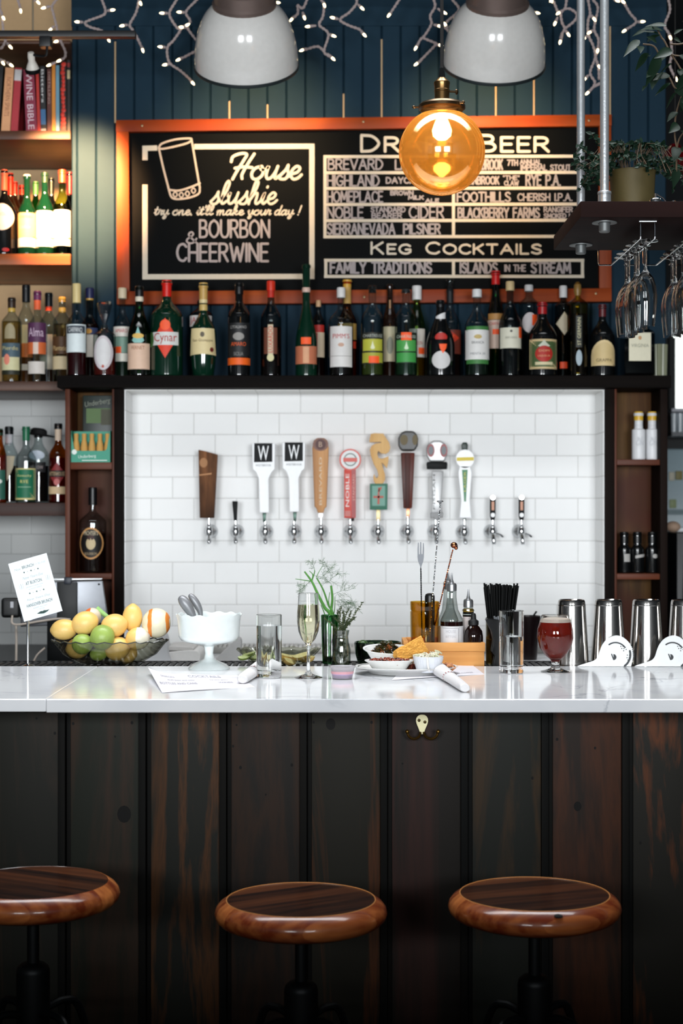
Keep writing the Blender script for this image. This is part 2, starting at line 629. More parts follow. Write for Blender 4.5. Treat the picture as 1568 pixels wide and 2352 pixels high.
# ---------------------------------------------------------------- bar
ZC = 1.09
YC0, YC1 = 3.612, 4.378
MARBLE = marble_mat()
ct = MB()
ct.bb(-2.6, X(106, YC0) - 0.0004, YC0, YC1, ZC - 0.0285, ZC)
ct.bb(X(106, YC0) + 0.0004, 2.6, YC0 - 0.003, YC1, ZC - 0.0300, ZC)
o = ct.build('marble_countertop', MARBLE, bevel=0.003, seg=3)
props(o, 'long white veined marble bar top with a joint near its left end', 'countertop')

# bar front: dark stained planks and battens
YP = 3.95
bar = thing('plank_bar', 'dark stained plank bar front with narrow battens below the marble top', 'bar', (0, YP, 0))
v2 = [wood(a, b, name='stained_plank', axis='Z', scale=s, stretch=t, rough=0.6, rings=r) for a, b, s, t, r in (
    ('#1d1d17', '#31261d', 7, 0.09, 7), ('#1f221a', '#36281e', 6, 0.1, 6), ('#21221d', '#53351e', 8, 0.08, 9), ('#211d19', '#34241a', 9, 0.1, 6),
    ('#211f17', '#53301a', 7, 0.07, 8), ('#1f1b17', '#38221d', 6, 0.08, 6), ('#1f211c', '#3c2d1d', 8, 0.09, 7), ('#261c16', '#482919', 7, 0.08, 6), ('#1f1d17', '#5e3319', 6, 0.1, 9))]
BAT = wood('#0e1010', '#181613', name='batten_stain', axis='Z', scale=20, rough=0.6, spec=.08)
bx = [150 + 184.5 * k for k in range(-4, 13)]
for k, (a, b) in enumerate(zip(bx, bx[1:])):
    MB().bb(X(a + 12, YP), X(b - 14, YP), 0, 0.02, 0.02, ZC - 0.031).build('plank', v2[(k - 3) % 9], bar, bevel=0.002)
for a in bx:
    MB().bb(X(a - 15, YP), X(a + 1, YP), -0.012, 0.0175, 0.02, ZC - 0.031).build('batten', BAT, bar, bevel=0.0015)
    MB().bb(X(a + 2, YP), X(a + 14, YP), 0.004, 0.018, 0.02, ZC - 0.031).build('edge_strip', BAT, bar, bevel=0.0015)
MB().bb(X(bx[0], YP), X(bx[-1], YP), 0.02, 0.05, 0.0, ZC - 0.031).build('backing', dark_plaster, bar)
random.seed(3)
for k, (px, py, r) in enumerate([(84, 1650, 2.2), (126, 1684, 3), (168, 1662, 3), (303, 1660, 3.2), (264, 1692, 2), (543, 1665, 2.2), (535, 1714, 2.6), (552, 1763, 3.4), (670, 1757, 3.2), (610, 1825, 2),
                                (720, 1659, 2.6), (853, 1659, 3), (924, 1754, 2), (1222, 1787, 3), (1279, 1698, 3), (1366, 1718, 2.6), (1326, 1852, 9), (285, 1870, 16), (759, 1663, 11), (1470, 1936, 3)]):
    c = (X(px, YP), -0.0006, Z(py, YP))
    MB().add([(c[0] + M(r, YP) * math.cos(t * PI / 6), c[1], c[2] + M(r * 1.25, YP) * math.sin(t * PI / 6)) for t in range(12)], [tuple(range(12))]).build('knot', mat('#0c0b0a', 0.8, name='knot_black'), bar)

# stainless rail behind the marble, with its rubber mat
ZL = 1.085
o = MB().bb(-2.6, 2.6, YC1 + 0.001, 4.60, ZL - 0.02, ZL - 0.004).build('bar_rail', mat('#9c9fa2', 0.3, 0.9, name='rail_steel'), bevel=0.002)
props(o, 'narrow stainless rail running behind the marble top', 'bar rail')
rm = MB()
xq = -1.15
while xq < 1.3:
    rm.bb(xq, xq + 0.011, YC1 + 0.004, 4.585, ZL - 0.004, ZL)
    xq += 0.019
rm.bb(-1.15, 1.3, YC1 + 0.003, YC1 + 0.018, ZL - 0.004, ZL).bb(-1.15, 1.3, 4.565, 4.59, ZL - 0.004, ZL)
o = rm.build('bar_mat', mat('#191b1c', 0.6, name='rubber'))
props(o, 'black slotted rubber mat lying on the rail behind the marble', 'bar mat')

# back counter below the taps, with cupboards
bc = thing('back_counter', 'pale steel back counter running under the white tiles', 'counter', (0, 5.62, 0))
MB().bb(-0.79, 1.14, -0.29, 0.315, 0.965, 1.0).build('worktop', mat('#d4d6d7', 0.28, 0.35, name='pale_steel'), bc, bevel=0.003)
MB().bb(-0.78, 1.13, -0.26, 0.31, 0.0, 0.965).build('cupboard', mat('#23262a', 0.6, name='cupboard_dark'), bc)
lc = thing('side_counter', 'black counter under the left alcove, behind the tablet', 'counter', (-1.55, 5.9, 0))
MB().bb(-0.62, 0.565, -0.55, 0.57, 0.93, 0.98).bb(0.565, 0.745, -0.55, 0.05, 0.93, 0.98).build('worktop', mat('#17191b', 0.35, name='black_laminate'), lc, bevel=0.003)
MB().bb(-0.6, 0.56, -0.5, 0.56, 0.0, 0.93).build('cupboard', mat('#1a1c1e', 0.6, name='cupboard_black'), lc)

# low partition added out of view, below the frame, to shade the bar foot
o = MB().bb(-2.7, 2.7, 0.45, 0.60, 0, 1.29).build('added_shade_partition', wood('#1c1511', '#33241a', name='shade_partition_wood', axis='X'), bevel=0.004)
props(o, 'added unseen dark wooden half-height partition shading the foot of the bar', 'partition')
# ================================================================ SHELF UNIT AROUND THE TAPS
DK = wood('#080606', '#15100d', name='smoked_oak', axis='X', scale=16, rough=0.6, spec=.05)
DKV = wood('#0b0807', '#1e1410', name='smoked_oak_upright', axis='Z', scale=16, rough=0.6, spec=.05)
RED = wood('#3a1a0e', '#6a3217', name='red_oak', axis='X', scale=16, rough=0.45)
REDV = wood('#3a1a0e', '#6a3217', name='red_oak_upright', axis='Z', scale=16, rough=0.45)
ZS = 1.9735
su = thing('bar_shelf_unit', 'dark oak shelf unit framing the white tiles, with cubbies at both ends', 'shelf unit', (0, 5.8, 0))
yo = 5.8
MB().bb(-0.985, 1.142, 5.70 - yo, YW - 0.006 - yo, 1.9305, ZS).build('top_board', DK, su, bevel=0.003)


def up(name, a, b, m=DKV, y0=5.755, y1=5.935, z0=1.0, z1=1.9300):
    MB().bb(a, b, y0 - yo, y1 - yo, z0, z1).build(name, m, su, bevel=0.0015)


up('side_panel', -0.966, -0.949, REDV)
up('post', -0.794, NX0 - 0.0045)
up('post', NX1 + 0.0045, 0.954)
up('side_panel', 1.114, 1.14)
up('inner_lining', -0.802, -0.7945, REDV, 5.754)
up('inner_lining', 0.9545, 0.962, REDV, 5.754)
CB = wood('#2e1c0e', '#6b4a20', name='cubby_back', axis='Z', scale=18, c3='#4a2212', rough=0.55)
up('back_panel', -0.949, -0.802, CB, 5.925, 5.935)
up('back_panel', 0.962, 1.114, CB, 5.925, 5.935)
for a, b, z0, z1 in ((-0.948, -0.803, 1.649, 1.674), (-0.948, -0.803, 1.265, 1.285), (0.963, 1.113, 1.664, 1.684), (0.963, 1.113, 1.264, 1.284)):
    MB().bb(a, b, 5.757 - yo, 5.924 - yo, z0, z1).build('cubby_shelf', RED, su, bevel=0.0015)

# alcove shelves, each a board of its own
SH = wood('#3e261a', '#664230', name='walnut_shelf', axis='X', scale=14, rough=0.4)
SHO = wood('#7a3c1a', '#b0602c', name='oiled_shelf', axis='X', scale=14, rough=0.4)
XA = x0 - 0.002
for nm, lab, y0, y1, m in (('alcove_top_board', 'brown wooden board closing the alcove above the books', 100, 92, SH), ('alcove_shelf', 'brown wooden alcove shelf carrying the row of books', 300, 320, SH),
                           ('alcove_shelf', 'orange-brown alcove shelf carrying the wine bottles', 583, 608, SHO), ('alcove_shelf', 'reddish alcove shelf level with the long bottle shelf', 876, 897, SH),
                           ('alcove_shelf', 'lowest dark alcove shelf in front of grey tiles', 1155, 1185, wood('#24130e', '#4a281c', name='dark_shelf', axis='X'))):
    za, zb = Z(y0, 5.95), Z(y1, 5.95)
    if za > zb:
        za, zb = zb, za
    o = MB().bb(-2.2, XA, 5.95 - 5.95, 0.51, za, zb).build(nm, m, bevel=0.002, loc=(0, 5.95, 0))
    props(o, lab, 'shelf')
Z1, Z2, Z3, Z4 = Z(300, 5.95), Z(583, 5.95), Z(876, 5.95), Z(1155, 5.95)

# ================================================================ CHALKBOARD
YB = 5.925
cb = thing('chalkboard', 'large orange-framed chalkboard listing drinks above the bottle shelf', 'chalkboard', (X(834, YB), YB, Z(486, YB)))
CX, CZ = X(834, YB), Z(486, YB)


def bm_(px, py, d=0.0):
    return (X(px, YB) - CX, d, Z(py, YB) - CZ)


OR = wood('#722604', '#b6500a', name='orange_frame', axis='X', scale=12, rough=0.5, c3='#862e06')
ORV = wood('#641f04', '#a24408', name='orange_frame_upright', axis='Z', scale=12, rough=0.5, c3='#963c08')


def quad(name, pts, y0, y1, m):
    MB().prism([(bm_(a, b)[0], bm_(a, b)[2]) for a, b in pts], y0, y1).build(name, m, cb, bevel=0.002)


quad('frame_top', [(268, 279), (1402, 266), (1402, 292), (268, 306)], -0.022, 0.03, OR)
quad('frame_bottom', [(270, 671), (1402, 664), (1402, 694), (270, 701)], -0.022, 0.03, OR)
quad('frame_side', [(269, 304.5), (297, 304.5), (299, 671), (270, 671)], -0.021, 0.03, ORV)
quad('frame_side', [(1373, 293), (1401, 292.5), (1402, 664), (1374, 664)], -0.021, 0.03, ORV)
quad('slate', [(290, 290), (1380, 285), (1380, 675), (290, 680)], 0.0, 0.02, mat('#07090a', 0.65, spec=0.08, name='slate', bump=0.1, bscale=20))
sc = MB()
for px, py in ((328, 292), (834, 283), (836, 684), (1350, 280), (1366, 676)):
    sc.sphere(bm_(px, py, -0.023), (0.005, 0.002, 0.005), 10, 6)
sc.build('screw', mat('#a08868', 0.4, 0.8, name='screw_brass'), cb)

# single-line letters: (width, strokes); strokes of three or more points are smoothed
ST = {
    'A': (.62, [[(0, 0), (.31, 1)], [(.31, 1), (.62, 0)], [(.11, .36), (.51, .36)]]),
    'B': (.5, [[(0, 0), (0, 1)], [(0, 1), (.34, .97), (.43, .77), (.33, .57), (0, .53)], [(0, .53), (.38, .5), (.5, .27), (.38, .04), (0, 0)]]),
    'C': (.55, [[(.55, .83), (.38, .98), (.12, .88), (0, .5), (.12, .12), (.38, .02), (.55, .17)]]),
    'D': (.55, [[(0, 0), (0, 1)], [(0, 1), (.34, .93), (.55, .5), (.34, .07), (0, 0)]]),
    'E': (.42, [[(.42, 1), (0, 1)], [(0, 1), (0, 0)], [(0, 0), (.42, 0)], [(0, .52), (.36, .52)]]),
    'F': (.42, [[(.42, 1), (0, 1)], [(0, 1), (0, 0)], [(0, .52), (.36, .52)]]),
    'G': (.6, [[(.56, .83), (.38, .98), (.12, .88), (0, .5), (.12, .12), (.38, .02), (.58, .2)], [(.58, .2), (.58, .45)], [(.58, .45), (.34, .45)]]),
    'H': (.52, [[(0, 0), (0, 1)], [(.52, 0), (.52, 1)], [(0, .5), (.52, .5)]]),
    'I': (.02, [[(.01, 0), (.01, 1)]]),
    'J': (.36, [[(.34, 1), (.34, .25), (.2, .02), (.02, .12)]]),
    'K': (.5, [[(0, 0), (0, 1)], [(.48, 1), (0, .42)], [(.16, .6), (.5, 0)]]),
    'L': (.4, [[(0, 1), (0, 0)], [(0, 0), (.4, 0)]]),
    'M': (.68, [[(0, 0), (.06, 1)], [(.06, 1), (.34, .25)], [(.34, .25), (.62, 1)], [(.62, 1), (.68, 0)]]),
    'N': (.54, [[(0, 0), (0, 1)], [(0, 1), (.54, 0)], [(.54, 0), (.54, 1)]]),
    'O': (.64, [[(.32, 1), (.08, .82), (0, .5), (.08, .18), (.32, 0), (.56, .18), (.64, .5), (.56, .82), (.32, 1)]]),
    'P': (.48, [[(0, 0), (0, 1)], [(0, 1), (.36, .97), (.48, .74), (.36, .5), (0, .47)]]),
    'R': (.5, [[(0, 0), (0, 1)], [(0, 1), (.36, .97), (.46, .75), (.34, .53), (0, .5)], [(.22, .5), (.5, 0)]]),
    'S': (.48, [[(.45, .85), (.3, .99), (.08, .92), (.03, .72), (.2, .54), (.42, .4), (.46, .17), (.26, .01), (0, .15)]]),
    'T': (.54, [[(0, 1), (.54, 1)], [(.27, 1), (.27, 0)]]),
    'U': (.52, [[(0, 1), (0, .3), (.12, .04), (.26, 0), (.4, .04), (.52, .3), (.52, 1)]]),
    'V': (.58, [[(0, 1), (.29, 0)], [(.29, 0), (.58, 1)]]),
    'W': (.8, [[(0, 1), (.2, 0)], [(.2, 0), (.4, .8)], [(.4, .8), (.6, 0)], [(.6, 0), (.8, 1)]]),
    'Y': (.54, [[(0, 1), (.27, .5)], [(.54, 1), (.27, .5)], [(.27, .5), (.27, 0)]]),
    '7': (.45, [[(0, 1), (.45, 1)], [(.45, 1), (.15, 0)]]),
    '.': (.06, [[(.03, 0), (.04, .03)]]), '"': (.2, [[(.03, 1), (.03, .8)], [(.17, 1), (.17, .8)]]),
    '&': (.6, [[(.58, .05), (.2, .6), (.14, .82), (.28, 1), (.4, .84), (.3, .62), (.05, .36), (.04, .12), (.25, 0), (.45, .12), (.58, .42)]]),
    ' ': (.32, []),
}
# joined brush script, lower case on a 0..1 x-height (ascenders to 2)
SC = {
    'H': (1.35, [[(.0, 1.35), (.05, 1.75), (.5, 1.98), (.82, 1.9), (.7, 1.4), (.45, .6), (.3, 0)], [(1.25, 1.95), (1.0, 1.2), (.8, .4), (.85, .05)], [(.3, .85), (.75, .95), (1.3, .9)]]),
    'o': (.78, [[(.5, 1), (.15, .85), (0, .45), (.12, .08), (.4, .02), (.64, .35), (.6, .8), (.45, 1), (.5, .75), (.78, .72)]]),
    'u': (.85, [[(.0, .7), (.12, 1), (.08, .4), (.2, .04), (.42, .15), (.6, .6), (.66, 1)], [(.66, 1), (.6, .4), (.66, .05), (.85, .25)]]),
    's': (.62, [[(0, .2), (.3, .7), (.4, 1.08)], [(.4, 1.08), (.42, .75), (.52, .4), (.4, .04), (.1, .04), (.05, .2)], [(.45, .12), (.62, .28)]]),
    'e': (.68, [[(.08, .4), (.4, .55), (.5, .85), (.3, 1), (.08, .7), (.06, .3), (.25, .02), (.5, .1), (.68, .35)]]),
    'l': (.5, [[(0, .3), (.3, 1), (.42, 1.75), (.3, 2), (.16, 1.6), (.1, .6), (.2, .04), (.5, .28)]]),
    'h': (.85, [[(0, .3), (.3, 1.1), (.42, 1.8), (.3, 2), (.18, 1.6), (.06, 0)], [(.08, .35), (.3, .85), (.5, .95), (.52, .6), (.5, .15), (.62, .02), (.85, .28)]]),
    'i': (.42, [[(0, .4), (.16, 1), (.1, .3), (.2, .03), (.42, .28)], [(.24, 1.45), (.27, 1.52)]]),
    't': (.5, [[(.0, .4), (.2, 1), (.28, 1.6)], [(.28, 1.6), (.14, .5), (.2, .04), (.5, .28)], [(0, 1.08), (.42, 1.12)]]),
    'r': (.58, [[(0, .3), (.16, 1.1), (.24, .92), (.46, .95)], [(.46, .95), (.36, .4), (.42, .04), (.58, .28)]]),
    'y': (.8, [[(0, .7), (.12, 1), (.1, .4), (.24, .06), (.46, .3), (.6, 1)], [(.6, 1), (.52, .1), (.4, -.6), (.16, -.7), (.2, -.3), (.8, .3)]]),
    'n': (.85, [[(0, .6), (.12, 1), (.06, 0)], [(.08, .4), (.3, .92), (.48, .9), (.46, .3), (.56, .02), (.85, .28)]]),
    'm': (1.2, [[(0, .6), (.12, 1), (.06, 0)], [(.08, .4), (.28, .92), (.44, .85), (.4, 0)], [(.42, .4), (.62, .92), (.8, .88), (.78, .25), (.9, .02), (1.2, .28)]]),
    'a': (.84, [[(.56, .9), (.3, 1), (.04, .6), (.04, .15), (.22, .02), (.5, .4), (.6, 1)], [(.6, 1), (.54, .3), (.62, .03), (.84, .28)]]),
    'k': (.8, [[(0, .3), (.3, 1.1), (.42, 1.8), (.3, 2), (.18, 1.6), (.06, 0)], [(.1, .4), (.4, .95), (.52, .75), (.16, .5)], [(.2, .5), (.46, .1), (.8, .28)]]),
    'd': (.84, [[(.56, .9), (.3, 1), (.04, .6), (.04, .15), (.22, .02), (.5, .4), (.74, 1.9)], [(.74, 1.9), (.54, .3), (.62, .03), (.84, .28)]]),
    '!': (.4, [[(.3, 1.9), (.14, .5)], [(.06, 0.02), (.08, .08)]]), '.': (.3, [[(.1, .0), (.13, .06)]]), "'": (.2, [[(.14, 1.9), (.08, 1.5)]]),
    ' ': (.5, []),
}


def stroke_text(mb, s, xa, xb, yt, yb, w, table=ST, gap=.17, slant=0.0, d=-0.0012, hmax=1.0, small=None, rise=0.0):
    """fit the words into the pixel box (xa..xb, yt..yb); small = (set of indices drawn at this fraction)"""
    pos, x = [], 0
    for i, ch in enumerate(s):
        k = small[1] if small and i in small[0] else 1.0
        wd = table[ch][0] * k
        pos.append((x, k))
        x += wd + (gap * k if table is ST else 0)
    tot = max(x - (gap if table is ST else 0), .02)
    sx = (xb - xa) / tot
    sy = (yb - yt) / hmax

    dz = [d]

    def mp(px, py):
        return bm_(px, py, dz[0])
    for ch, (px0, k) in zip(s, pos):
        for stk in table[ch][1]:
            pts = []
            for (a, b) in stk:
                xx = xa + (px0 + a * k) * sx + slant * b * k * sy
                pts.append((xx, yb - b * k * sy - rise * (xx - xa)))
            ribbon(mb, crom([(p[0], p[1], 0) for p in pts], 5), w, mp)


PAINT = mat('#d8ccb8', 0.8, name='cream_sign_paint')
CHALK = mat('#a89e9d', 0.9, name='chalk')
ln = MB()


def bar_line(a, b, c, d_, w):
    ribbon(ln, [(a, b), (c, d_)], w, lambda x, y: bm_(x, y, -0.001), caps=False)


for seg in ((327, 341, 361, 340), (446, 337, 722, 336), (327, 636, 722, 635)):
    bar_line(*seg, 12)
for seg in ((333, 341, 333, 368), (333, 424, 333, 640), (716, 332, 716, 640)):
    bar_line(*seg, 12)
for y in (360, 397, 433, 470, 507, 544):
    bar_line(743, y, 1340, y - 1, 7)
for x in (746, 1041, 1337):
    bar_line(x, 357, x, 547, 7)
for y in (598, 635):
    bar_line(744, y, 1341, y, 7)
for x in (748, 1041, 1337):
    bar_line(x, 595, x, 638, 7)
ln.build('painted_lines', PAINT, cb, smooth=False)
hd = MB()
stroke_text(hd, 'DRAFT BEER', 830, 1257, 311, 348, 6.5, gap=.2, small=({1, 2, 3, 4, 7, 8, 9}, 0.86))
hd.build('painted_words', PAINT, cb, smooth=False)
hd = MB()
stroke_text(hd, 'KEG COCKTAILS', 853, 1240, 557, 583, 5, gap=.2, small=({1, 2, 5, 6, 7, 8, 9, 10, 11, 12}, 0.82))
hd.build('painted_words', PAINT, cb, smooth=False)
hd = MB()
stroke_text(hd, 'House', 522, 690, 352, 412, 6.5, SC, slant=.22, hmax=2)
hd.build('painted_words', PAINT, cb, smooth=False)
hd = MB()
stroke_text(hd, 'slushie', 482, 634, 416, 469, 5.5, SC, slant=.22, hmax=2)
hd.build('painted_words', PAINT, cb, smooth=False)
hd = MB()
stroke_text(hd, "try one. it'll make your day !", 354, 690, 476, 494, 3.2, SC, slant=.2, hmax=1.6)
hd.build('painted_words', PAINT, cb, smooth=False)
for s, xa, xb, yt, yb, w in (
    ('BOURBON', 459, 618, 506, 545, 5), ('&', 428, 452, 533, 559, 4), ('CHEERWINE', 407, 615, 560, 600, 5.5),
    ('BREVARD', 754, 878, 366, 389, 4), ('LAGER', 908, 980, 368, 389, 4), ('TURN BROOK', 1062, 1153, 367, 389, 4), ('7TH', 1165, 1188, 368, 380, 3), ('ANNUAL', 1194, 1242, 367, 377, 2.6),
    ('IMPERIAL STOUT', 1196, 1310, 379, 391, 2.8),
    ('HIGHLAND', 752, 870, 403, 427, 4), ('DAYCAP', 887, 965, 408, 421, 3.4), ('WINBROOK', 1070, 1145, 406, 423, 3.6), ('"THE"', 1155, 1192, 404, 413, 2.6), ('CLAW', 1158, 1190, 416, 426, 2.6),
    ('RYE P.A.', 1208, 1286, 402, 426, 4),
    ('HOMEPLACE', 752, 878, 440, 464, 4), ('BROWN', 897, 948, 439, 448, 3), ('MILK', 938, 972, 450, 458, 3), ('ALE', 977, 1007, 457, 465, 3), ('FOOTHILLS', 1050, 1171, 442, 463, 4), ('CHERISH I.P.A.', 1189, 1313, 445, 461, 3.2),
    ('NOBLE', 752, 833, 476, 501, 4), ('STANDARD', 852, 930, 476, 487, 2.8), ('BEARER', 854, 922, 490, 501, 2.8), ('CIDER', 940, 1018, 474, 501, 4), ('BLACKBERRY FARMS', 1052, 1238, 478, 500, 4),
    ('RANGIFER', 1249, 1314, 476, 487, 2.6), ('SMOKED L', 1249, 1312, 491, 501, 2.6),
    ('SIERRANEVADA', 752, 906, 514, 538, 4.2), ('PILSNER', 927, 1010, 515, 537, 4.2),
    ('FAMILY TRADITIONS', 759, 990, 603, 627, 5), ('ISLANDS', 1057, 1141, 604, 627, 4.5), ('IN THE', 1159, 1206, 609, 623, 3.2), ('STREAM', 1220, 1309, 604, 627, 4.8)):
    ck = MB()
    stroke_text(ck, s, xa, xb, yt, yb, w)
    ck.build('chalk_words', CHALK, cb, smooth=False)
# a plain outlined tumbler drawn in the corner of the board
dr = MB()


def dline(pts, w=4.5):
    ribbon(dr, crom([(a, b, 0) for a, b in pts], 6), w, lambda x, y: bm_(x, y, -0.0014))


dline([(364, 340), (372, 330), (400, 321), (430, 318), (440, 320), (432, 328), (404, 336), (374, 342), (364, 340)])
dline([(365, 342), (376, 390), (388, 436)])
dline([(440, 321), (450, 380), (459, 432)])
dline([(388, 436), (410, 438), (438, 430), (459, 421)])
dline([(386, 430), (396, 455), (425, 456), (455, 446), (459, 430)])
for a, b in ((402, 447), (416, 448), (430, 445), (444, 438)):
    dline([(a - 5, b), (a, b - 6), (a + 5, b), (a, b + 6), (a - 5, b)], 3)
dr.build('chalk_drawing', mat('#cbb7a4', 0.8, name='sketch_paint'), cb, smooth=False)
# ================================================================ BOTTLES
G_CLEAR = thin_glass('#dfe6e6', 0.25, name='clear_bottle_glass')
G_GREY = thin_glass('#aab3b3', 0.2, name='grey_bottle_glass')
G_GREEN = thin_glass('#2f8a4a', 0.2, name='green_bottle_glass', refl=0.1)
G_PALEGREEN = thin_glass('#b9cf86', 0.35, name='pale_green_glass')
G_DKGREEN = mat('#06281a', 0.05, spec=0.7, name='dark_green_glass', coat=0.4)
G_BLACK = mat('#0a0c0d', 0.06, spec=0.7, name='black_glass', coat=0.4)
G_BROWN = mat('#1c0d06', 0.06, spec=0.7, name='brown_glass', coat=0.4)
G_REDDARK = mat('#230607', 0.06, spec=0.6, name='dark_red_glass', coat=0.4)
G_AMBER = thin_glass('#d08a30', 0.3, name='amber_bottle_glass')
G_GOLDEN = thin_glass('#d6c45a', 0.35, name='golden_bottle_glass')

SHAPES = {
    'band': [(-1, -1), (-.5, -1), (0, -1), (.5, -1), (1, -1), (1, 0), (1, 1), (.5, 1), (0, 1), (-.5, 1), (-1, 1), (-1, 0)],
    'oval': [(math.cos(t * PI / 14), math.sin(t * PI / 14)) for t in range(28)],
    'diamond': [(0, -1), (.5, -.5), (1, 0), (.5, .5), (0, 1), (-.5, .5), (-1, 0), (-.5, -.5)],
    'trap': [(-1, -1), (-.5, -.95), (0, -.93), (.5, -.95), (1, -1), (.94, 0), (.88, 1), (.4, 1), (-.4, 1), (-.88, 1), (-.94, 0)],
    'arch': [(-1, -1), (-.5, -1), (0, -1), (.5, -1), (1, -1), (1, -.2)] + [(math.cos(t * PI / 10), -.1 + 1.1 * math.sin(t * PI / 10)) for t in range(1, 10)] + [(-1, -.2)],
    'slant': [(-1, -1), (.2, -.6), (1, -.2), (1, 1), (-.2, .6), (-1, .2)],
    'drop': [(0, -1), (.8, .1), (1, 1), (-1, 1), (-.8, .1)],
    'cone': [(0, 1), (.35, .2), (1, -.7), (.6, -1), (-.6, -1), (-1, -.7), (-.35, .2)],
}
INK = '#33302e'


def wrap(R, eps, flat):
    def fn(u, z):
        u = max(-R * .995, min(R * .995, u))
        return (u, -(R + eps) if flat else -math.sqrt(max(R * R - u * u, 0)) - eps, z)
    return fn


def patch(mb, shape, hw, z0, z1, R, eps, flat=False, uc=0.0):
    P0 = SHAPES[shape]
    P = []
    for i_, p_ in enumerate(P0):
        q_ = P0[(i_ + 1) % len(P0)]
        m_ = max(1, int(math.hypot(q_[0] - p_[0], q_[1] - p_[1]) / .16))
        P += [(p_[0] + (q_[0] - p_[0]) * k_ / m_, p_[1] + (q_[1] - p_[1]) * k_ / m_) for k_ in range(m_)]
    zc, hh = (z0 + z1) / 2, abs(z1 - z0) / 2
    fn = wrap(R, eps + .0005, flat)
    rings = 1 if flat else 8
    v = [fn(uc, zc)]
    n = len(P)
    for k in range(1, rings + 1):
        v += [fn(uc + p[0] * hw * k / rings, zc + p[1] * hh * k / rings) for p in P]
    f = [(0, 1 + i, 1 + (i + 1) % n) for i in range(n)]
    for k in range(1, rings):
        a, b = 1 + (k - 1) * n, 1 + k * n
        f += [(a + i, b + i, b + (i + 1) % n, a + (i + 1) % n) for i in range(n)]
    mb.add(v, f)


